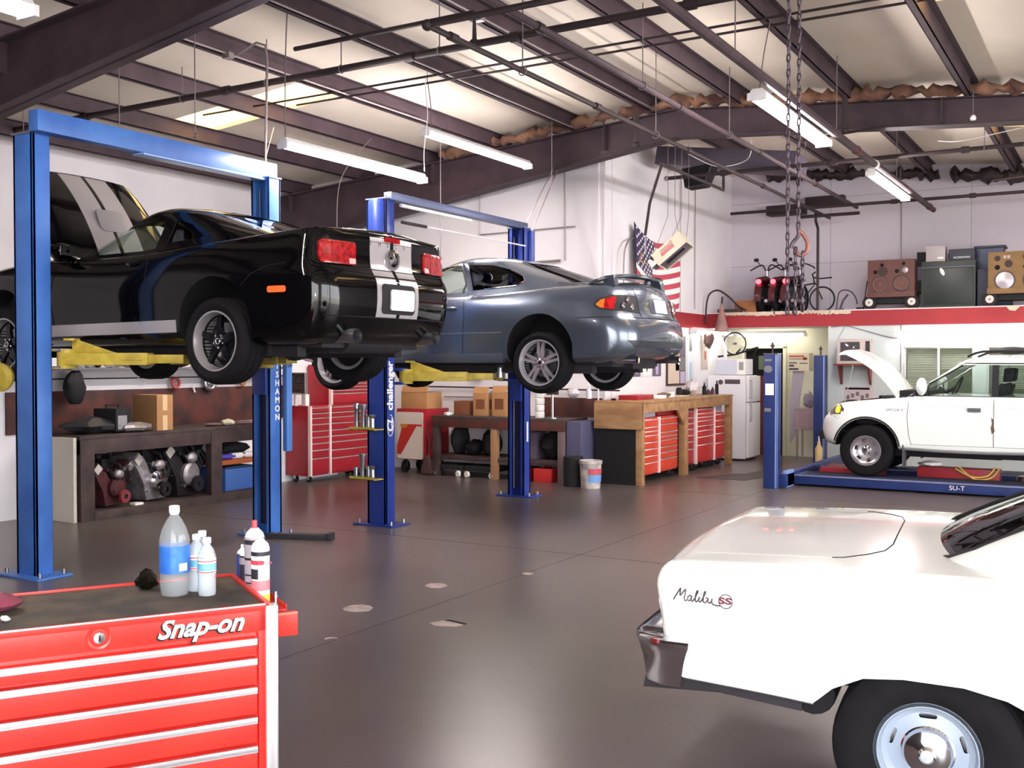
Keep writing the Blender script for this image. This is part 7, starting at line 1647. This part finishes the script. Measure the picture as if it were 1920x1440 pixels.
run('sprinkler_branch', [(-6.1,14.85,4.55),(5.5,14.85,4.55)], .030, M_pipe, 'dark sprinkler pipe crossing in front of the side wall', extra=lambda b: [b.ball((-6.1,14.85,4.55),.04,.04,.04,M_galv), couplings(b, [(-5.2,14.85,4.55),(-3.6,14.85,4.55),(-1.9,14.85,4.55)], .045, M_pipe)])
run('sprinkler_drop', [(-5.2,14.85,4.55),(-5.2,14.85,4.30),(-5.2,12.5,4.30)], .022, M_pipe, 'bent pipe dropping from the sprinkler pipe toward the heater', extra=lambda b: (b.tube([(-5.2,12.5,4.30),(-5.45,12.7,3.85),(-5.58,12.85,3.45)],.020,M_pipe,10), b.tube([(-5.58,12.85,3.45),(-5.6,12.9,3.2)],.010,M_steel,8), b.ball((-5.2,12.5,4.3),.034,.034,.034,M_pipe)))
run('sprinkler_branch', [(-6.2,18.1,4.42),(5.5,18.1,4.42)], .028, M_pipe, 'dark sprinkler pipe along the back wall above the mezzanine', extra=lambda b: couplings(b, [(-5.0,18.1,4.42),(-3.4,18.1,4.42),(-2.2,18.1,4.42)], .04, M_pipe))
run('stand_pipe', [(-4.75,18.35,4.40),(-4.75,18.35,4.22),(-4.75,18.5,4.1),(-4.75,18.5,2.66)], .024, M_pipe, 'vertical dark pipe dropping to the mezzanine floor')
run('brace_bar', [(-5.0,18.3,4.30),(-4.0,18.3,4.30)], .03, M_pipe, 'short dark bar just below the far sprinkler pipe')
run('wall_conduit', [(-6.68,17.6,5.2),(-6.68,17.6,2.7)], .008, M_galv, 'thin vertical wire on the side wall near the far corner', 'conduit')
run('wall_conduit', [(-6.68,16.9,5.2),(-6.68,16.9,2.62)], .006, M_galv, 'thin vertical wire on the side wall behind the heater', 'conduit')
run('wall_conduit', [(-3.55,19.58,4.9),(-3.55,19.58,3.4)], .008, M_galv, 'thin vertical conduit on the back wall above the reddish speaker', 'conduit')
run('wall_conduit', [(-6.6,14.4,2.6),(-6.6,14.4,3.3),(-6.6,14.5,3.55),(-6.62,14.75,3.66),(-6.64,15.1,3.67)], .014, M_galv, 'grey conduit curving over to the flag on the side wall', 'conduit', sm=True)
# light-coloured conduits hung along purlins
for x, y0, y1, lab in ((-8.16,6.6,11.5,'pale conduit along the purlin over the black coupe'),(-6.86,4.5,13.2,'pale conduit along the purlin beside the ceiling lamps'),(-5.62,7.5,13.2,'pale conduit along the purlin right of the hanging lamps')):
    b = MB(); z = roof_z(x)-.24; b.tube([(x,y0,z),(x,y1,z)],.010,M_galv); b.bc(x,y0+1.3,z-.02,.10,.07,.06,M_galv); tag(b.build('conduit'), lab, 'conduit')
run('vertical_conduit', [(-8.3,8.05,4.98),(-7.95,8.1,5.12),(-7.84,8.12,5.08),(-7.82,8.12,4.9),(-7.74,8.0,3.66)], .013, M_galv, 'bent grey conduit dropping to the light blue lift column', 'conduit')
# thin hanger rods
q = random.Random(12)
rods = [(-10.6,7.2,4.2),(-9.3,8.3,4.75),(-8.0,8.3,4.75),(-6.97,8.3,4.75),(-5.75,8.3,4.75),(-4.2,9.6,4.5),(-4.65,8.0,4.33),(-4.2,12.2,4.5),(-4.65,11,4.33),(-2.88,8.5,4.32),(-2.88,12.0,4.32),(-8.0,7.3,4.0),(-9.5,7.6,4.2),(-6.97,12.8,4.2),(-8.3,12.0,3.2),(-2.88,15.5,4.32),(-4.2,15.6,4.5),(-1.67,14.85,4.55),(-3.3,18.1,4.42),(-1.2,14.85,4.55)]
for x, y, z in rods:
    b = MB(); b.cyl((x,y,z+.03),(x,y,roof_z(x)-.02),.006,M_wire,6); b.torus((x,y,z+.0),.04 if z > 4.25 else .02,.006,M_wire,(1,0,0) if abs(y-8.3) < .1 or y in (14.85,18.1) else (0,1,0),14,5); tag(b.build('hanger_rod'), 'thin steel hanger rod dropping from the roof purlins', 'hanger rod', 'thin hanger rods under the roof')
for x, y, z, lab in ((-3.0,12.9,4.55,'upright pipe stub standing on the lamp side of the roof rafter'),(-5.6,12.6,4.6,'upright pipe stub near the middle of the roof rafter'),(-1.3,16.9,4.5,'small upright pipe stub near the back wall pipes')):
    b = MB(); b.cyl((x,y,z),(x,y,z+.42),.025,M_pipe,10); b.cyl((x,y,z+.28),(x,y,z+.40),.034,M_pipe,10); b.ball((x,y,z),.045,.045,.045,M_pipe); b.tube([(x-.5,y,z-.06),(x+.5,y,z+.0)],.016,M_pipe); tag(b.build('sprinkler'), lab, 'sprinkler')
# lamps
def wires(b, pts, r=.006, m=None): b.tube(smooth_path(pts, 8), r, m or M_whitewire, 6)
tube_fixture('long hanging tube lamp left of its twin in front of the navy lift', -7.13, 8.78, 3.87, 2.32, n=2)
tube_fixture('long hanging tube lamp right of its twin, nearest the rafter', -7.18, 11.28, 4.45, 2.44, n=2)
tube_fixture('two-tube lamp fixed under the thick pipe, the nearer right-hand one', -3.0, 10.7, 4.21, 2.44, n=2, thick=1.4)
tube_fixture('two-tube lamp under the thick pipe, the farther right-hand one', -2.94, 15.3, 4.21, 2.44, n=2)
tube_fixture('tube lamp cut off by the top left corner of the picture', -5.86, 2.8, 3.9, 2.44, n=2, thick=1.3)
for pts, lab in (([(-7.0,9.8,3.95),(-7.02,9.82,4.2),(-6.9,9.72,4.55),(-6.93,9.72,4.9),(-6.9,9.72,5.05)],'white cable looping up from the left hanging lamp'),
                 ([(-7.18,10.2,4.52),(-7.12,10.1,4.75),(-7.05,9.95,4.95),(-7.0,9.86,5.0),(-6.9,9.72,5.05)],'grey cable rising from the right hanging lamp'),
                 ([(-7.13,7.65,3.95),(-7.13,7.65,4.6),(-7.1,7.65,5.2)],'thin wire holding the near end of the left hanging lamp'),
                 ([(-3.0,9.55,4.28),(-2.98,9.6,4.6),(-2.95,9.72,4.98)],'grey cable rising from the nearer right-hand lamp'),
                 ([(-2.2,14.6,4.65),(-1.9,14.4,4.58),(-1.4,14.3,4.62),(-.9,14.5,4.72),(-.5,14.5,4.7)],'white cable sagging behind the rafter at the right'),
                 ([(-5.5,14.2,4.75),(-5.1,14.3,4.55),(-4.7,14.4,4.62),(-4.6,14.3,4.86)],'white cable loop behind the rafter near the ridge'),
                 ([(-9.9,10.4,4.9),(-10.1,10.3,4.1),(-10.4,10.2,3.0)],'thin pale cable pair hanging behind the open hood of the black coupe'),
                 ([(-9.2,11.6,4.9),(-9.6,11.4,4.3),(-9.65,11.4,3.3)],'dark cable dropping behind the black coupe roof')):
    b = MB(); wires(b, pts, m=M_whitewire if 'white' in lab or 'pale' in lab else M_wire); tag(b.build('hanging_cable'), lab, 'cable')
b = MB(); b.box(-.95,-.75,14.35,14.5,4.66,4.74,M_paper); tag(b.build('junction_box', bevel=.005),'small white junction box by the amber roof panel','box')
b = MB(); b.lathe([(.001,-.03),(.03,-.025),(.035,0),(.02,.03)],M_paper,14,(-1.62,13.3,4.62)); b.cyl((-1.62,13.3,4.65),(-1.62,13.3,4.95),.004,M_wire,6); tag(b.build('pull_cord'),'small white knob hanging on a wire before the rafter','knob')
# duct behind the rafter
b = MB(); b.M = Matrix.Translation((-5.1,15.4,4.78)) @ Matrix.Rotation(R(8),4,'Y'); b.box(-1.3,.9,-.3,.35,-.12,.16,mat('dull_duct','4e4654',.5,.3)); b.M = Matrix(); b.prism([(-5.9,4.7),(-5.4,4.75),(-5.55,4.42),(-5.85,4.40)],14.95,15.25,M_dark,'y'); tag(b.build('air_duct', bevel=.01),'dull grey duct with a dark outlet behind the rafter','duct')
b = MB(); b.box(-5.9,-5.2,19.2,19.5,4.5,4.68,M_pipe); b.box(-5.2,-4.5,19.3,19.5,4.62,4.8,M_pipe); tag(b.build('dark_lintel', bevel=.02),'dark sagging strip high on the back wall near the corner','strip')
# hoist chains with hook
def chain_links(b, x, y, z0, z1, m, pitch=.042, r=.0055, ph=0, dx=0.):
    n = int((z1-z0)/pitch)
    for i in range(n):
        z = z0+i*pitch; xx = x+dx*(i/max(n,1)); d = (1,0,0) if (i+ph)%2 else (.55,.83,0)
        dv = Vector(d).normalized(); up = Vector((0,0,1)); side = dv.cross(up)
        pts = [Vector((xx,y,z+pitch*.6)) + side*(.0125*math.cos(t)) + up*(pitch*.62*math.sin(t)) for t in [2*math.pi*k/10 for k in range(10)]]
        rs = []
        for k in range(10):
            e = (pts[(k+1)%10]-pts[k-1]).normalized(); u = dv; w = e.cross(u)
            rs.append([pts[k] + (u*math.cos(a)+w*math.sin(a))*r for a in [2*math.pi*j/5 for j in range(5)]])
        b.ring(rs, m, loop=True)
M_chain = mat('dull_chain','544850',.45,.6)
t = thing('hoist_chain', 'long hoist chain with a hook hanging in front of the right-hand lamps', 'chain', (-1.66, 5.9, 0))
for (dx, dy, z0, z1, nm) in ((-.022,-.012,2.02,5.0,'chain_strand'),(.030,.018,2.50,5.0,'chain_strand'),(.020,.0,2.02,2.40,'chain_strand'),(.052,.03,2.04,2.38,'chain_strand')):
    b = MB(); chain_links(b, dx, dy, z0, z1, M_chain); o = b.build(nm, t); o['kind'] = 'stuff'
b = MB(); hk = mat('rusty_hook','8c5c54',.5,.5); b.tube(smooth_path([(.03,.018,2.52),(.03,.018,2.47),(.005,.0,2.43),(-.005,0,2.40)]),.012,M_chain); b.tube(smooth_path([(.03,.018,2.50),(.055,.035,2.475),(.075,.045,2.43),(.07,.042,2.38),(.04,.025,2.36),(.012,.006,2.385)],6),[.010]*10+[.014]*12+[.012]*5+[.006]*4 if False else .0125,hk,10); b.build('hook', t)
b = MB(); b.cyl((0,0,5.0),(0,0,5.09),.04,M_pipe,14); b.build('hoist_block', t)
# heater
t = thing('unit_heater', 'tilted cream metal unit heater with a red label hanging by wires', 'heater', (-5.55, 13.95, 3.62))
ru, uu, fu = Vector((.859,.511,0)), Vector((0,0,1)), Vector((-.511,.859,0))
ax = lambda a, b_, c: (ru*a+uu*b_+fu*c).normalized()
e1, e2 = ax(-.70,-.62,.35), ax(.45,-.74,-.5); e3 = ax(.57,-.19,.80); 
Mh = Matrix(((e1.x,e2.x,e3.x,0),(e1.y,e2.y,e3.y,0),(e1.z,e2.z,e3.z,0),(0,0,0,1))); L_, H_, D_ = .52, .22, .27
mh = mat('cream_heater','d4cdb8',.4,noise=.1,nscale=5)
b = MB(); b.M = Mh; b.box(0,L_,0,H_-.02,0,D_,mh); b.box(.0,L_,H_-.02,H_,0,.012,mh); b.box(0,L_,H_-.02,H_,D_-.012,D_,mh); b.box(0,.012,H_-.02,H_,0,D_,mh); b.box(L_-.012,L_,H_-.02,H_,0,D_,mh); b.box(.012,L_-.012,H_-.022,H_-.019,.012,D_-.012,mat('heater_violet_grille','8c8090',.3,.6)); b.build('heater_body', t, .004)
b = MB(); b.M = Mh; b.box(.1,.42,H_-.025,H_-.005,.10,.15,M_black); b.box(L_,L_+.1,.03,H_-.06,.02,.15,M_galv); b.cyl((L_+.02,.05,-.0),(L_+.02,.05,-.02),.02,M_black,10); b.build('burner', t)
b = MB(); b.M = Mh; b.box(.17,.40,.09,.145,-.004,0,M_red2); b.build('heater_label', t)
tx = text('Dayton', .075, M_redband, 'heater_lettering', t, (0,0,0), (0,0,0), .001)
tx.matrix_local = Mh @ Matrix.Translation((.27,.06,-.004)) @ Matrix.Rotation(R(180),4,'Z') @ Matrix.Rotation(R(180),4,'Y') @ Matrix.Scale(1,4)
for a, c in ((0,0),(.45,0),(0,D_),(.45,D_)):
    p = Mh @ Vector((a,0,c)); b = MB(); up = Vector((p.x*.3+(.12 if c else -.05), p.y*.3, .22)); b.tube([p, up, (up.x, up.y, 1.25)], .004, M_wire, 5); b.build('hanging_wire', t)
b = MB(); p = Mh @ Vector((L_+.1,.05,.05)); b.tube(smooth_path([p, p+Vector((-.1,-.03,-.02)), p+Vector((-.15,-.1,.06)), (.05,-1.1,-.40)] if False else [p, p+Vector((-.06,-.05,.0)), p+Vector((-.10,-.09,.06)), p+Vector((-.06,-.1,.14))]), .012, mat('brass','b08a60',.3,1.), 8); b.build('gas_valve', t)
# flag on the side wall
t = thing('flag', 'stars and stripes flag hanging on the white side wall', 'flag', (-6.64, 14.80, 3.93))
fw, fh = 1.85, 1.16; NC, NR = 26, 26
def fp(u, v):   # u across (0..1), v down (0..1)
    sag = .20*math.sin(math.pi*min(u,1)**.8)*(1-v*.3) + .10*u
    return (.05*math.sin(u*7+v*2)*(.3+v)+.03, u*fw*(1-.04*v), -v*fh - sag)
b = MB(); vs = [fp(i/NC, j/NR) for j in range(NR+1) for i in range(NC+1)]
vs2 = [(x-.006,y,z) for x,y,z in vs]; fsets = {}
mr, mw, mb2 = mat('flag_red','b84858',.8), mat('flag_white','efe8e6',.8), mat('flag_navy','3c3258',.8)
bm_v = vs+vs2; n0 = len(vs); fr, fwh, fb = [], [], []
for j in range(NR):
    for i in range(NC):
        a = j*(NC+1)+i; f1 = (a,a+1,a+NC+2,a+NC+1); f2 = tuple(k+n0 for k in f1)[::-1]
        tgt = fb if (i < 11 and j < 14) else (fr if (j//2) % 2 == 0 else fwh)
        tgt += [f1, f2]
for fs_, m_ in ((fr,mr),(fwh,mw),(fb,mb2)): b.add(bm_v, fs_, m_)
bmx = b.build('flag_cloth', t, sharp=70)
b = MB()
for r_ in range(9):
    for c_ in range(6 if r_ % 2 == 0 else 5):
        u = (.035+.068*c_+(.034 if r_ % 2 else 0)); v = .035+.055*r_*1.08
        px_, py_, pz_ = fp(u, v)
        pts = []
        for k in range(10):
            rr = .034 if k % 2 == 0 else .015; a = math.pi/2+k*math.pi/5; pts.append((px_+.008, py_+rr*math.cos(a)*1.15, pz_+rr*math.sin(a)))
        b.add(pts, [tuple(range(10))], mw)
b.build('stars', t)
# ------------------------------------------------------------------ light
w = bpy.data.worlds.new('world'); SC.world = w; w.use_nodes = True
bg = w.node_tree.nodes['Background']; bg.inputs['Color'].default_value = (.97, .97, 1.0, 1); bg.inputs['Strength'].default_value = 4.8
def tube_lamp(x, y0, y1, z, p, along='y', name='tube_light'):
    L = bpy.data.lights.new(name, 'AREA'); L.shape = 'RECTANGLE'; L.size = .12; L.size_y = abs(y1-y0); L.energy = p; L.color = (1,.97,.95)
    o = bpy.data.objects.new(name, L); COL.objects.link(o)
    o.location = (x, (y0+y1)/2, z) if along == 'y' else ((y0+y1)/2, x, z)
    o.rotation_euler = (0,0,0) if along == 'y' else (0,0,R(90))
    return o
SC.cycles.max_bounces = 8; SC.cycles.diffuse_bounces = 5; SC.cycles.glossy_bounces = 4; SC.cycles.transmission_bounces = 8; SC.cycles.transparent_max_bounces = 8
SC.cycles.caustics_reflective = False; SC.cycles.caustics_refractive = False; SC.cycles.sample_clamp_indirect = 8
SC.cycles.use_denoising = True

SC.cycles.max_bounces = 12; SC.cycles.diffuse_bounces = 8
L = bpy.data.lights.new('sun', 'SUN'); L.energy = 13; L.angle = R(.6); L.color = (1,.95,.88)
o = bpy.data.objects.new('sun', L); COL.objects.link(o); o.rotation_euler = (R(-35), 0, R(12))
L = bpy.data.lights.new('camera_flash', 'AREA'); L.size = .05; L.energy = 30; L.color = (1,.98,1)
o = bpy.data.objects.new('camera_flash', L); COL.objects.link(o); o.location = (.05,.02,1.83); o.rotation_euler = cam.rotation_euler
SC.view_settings.exposure = 1.03
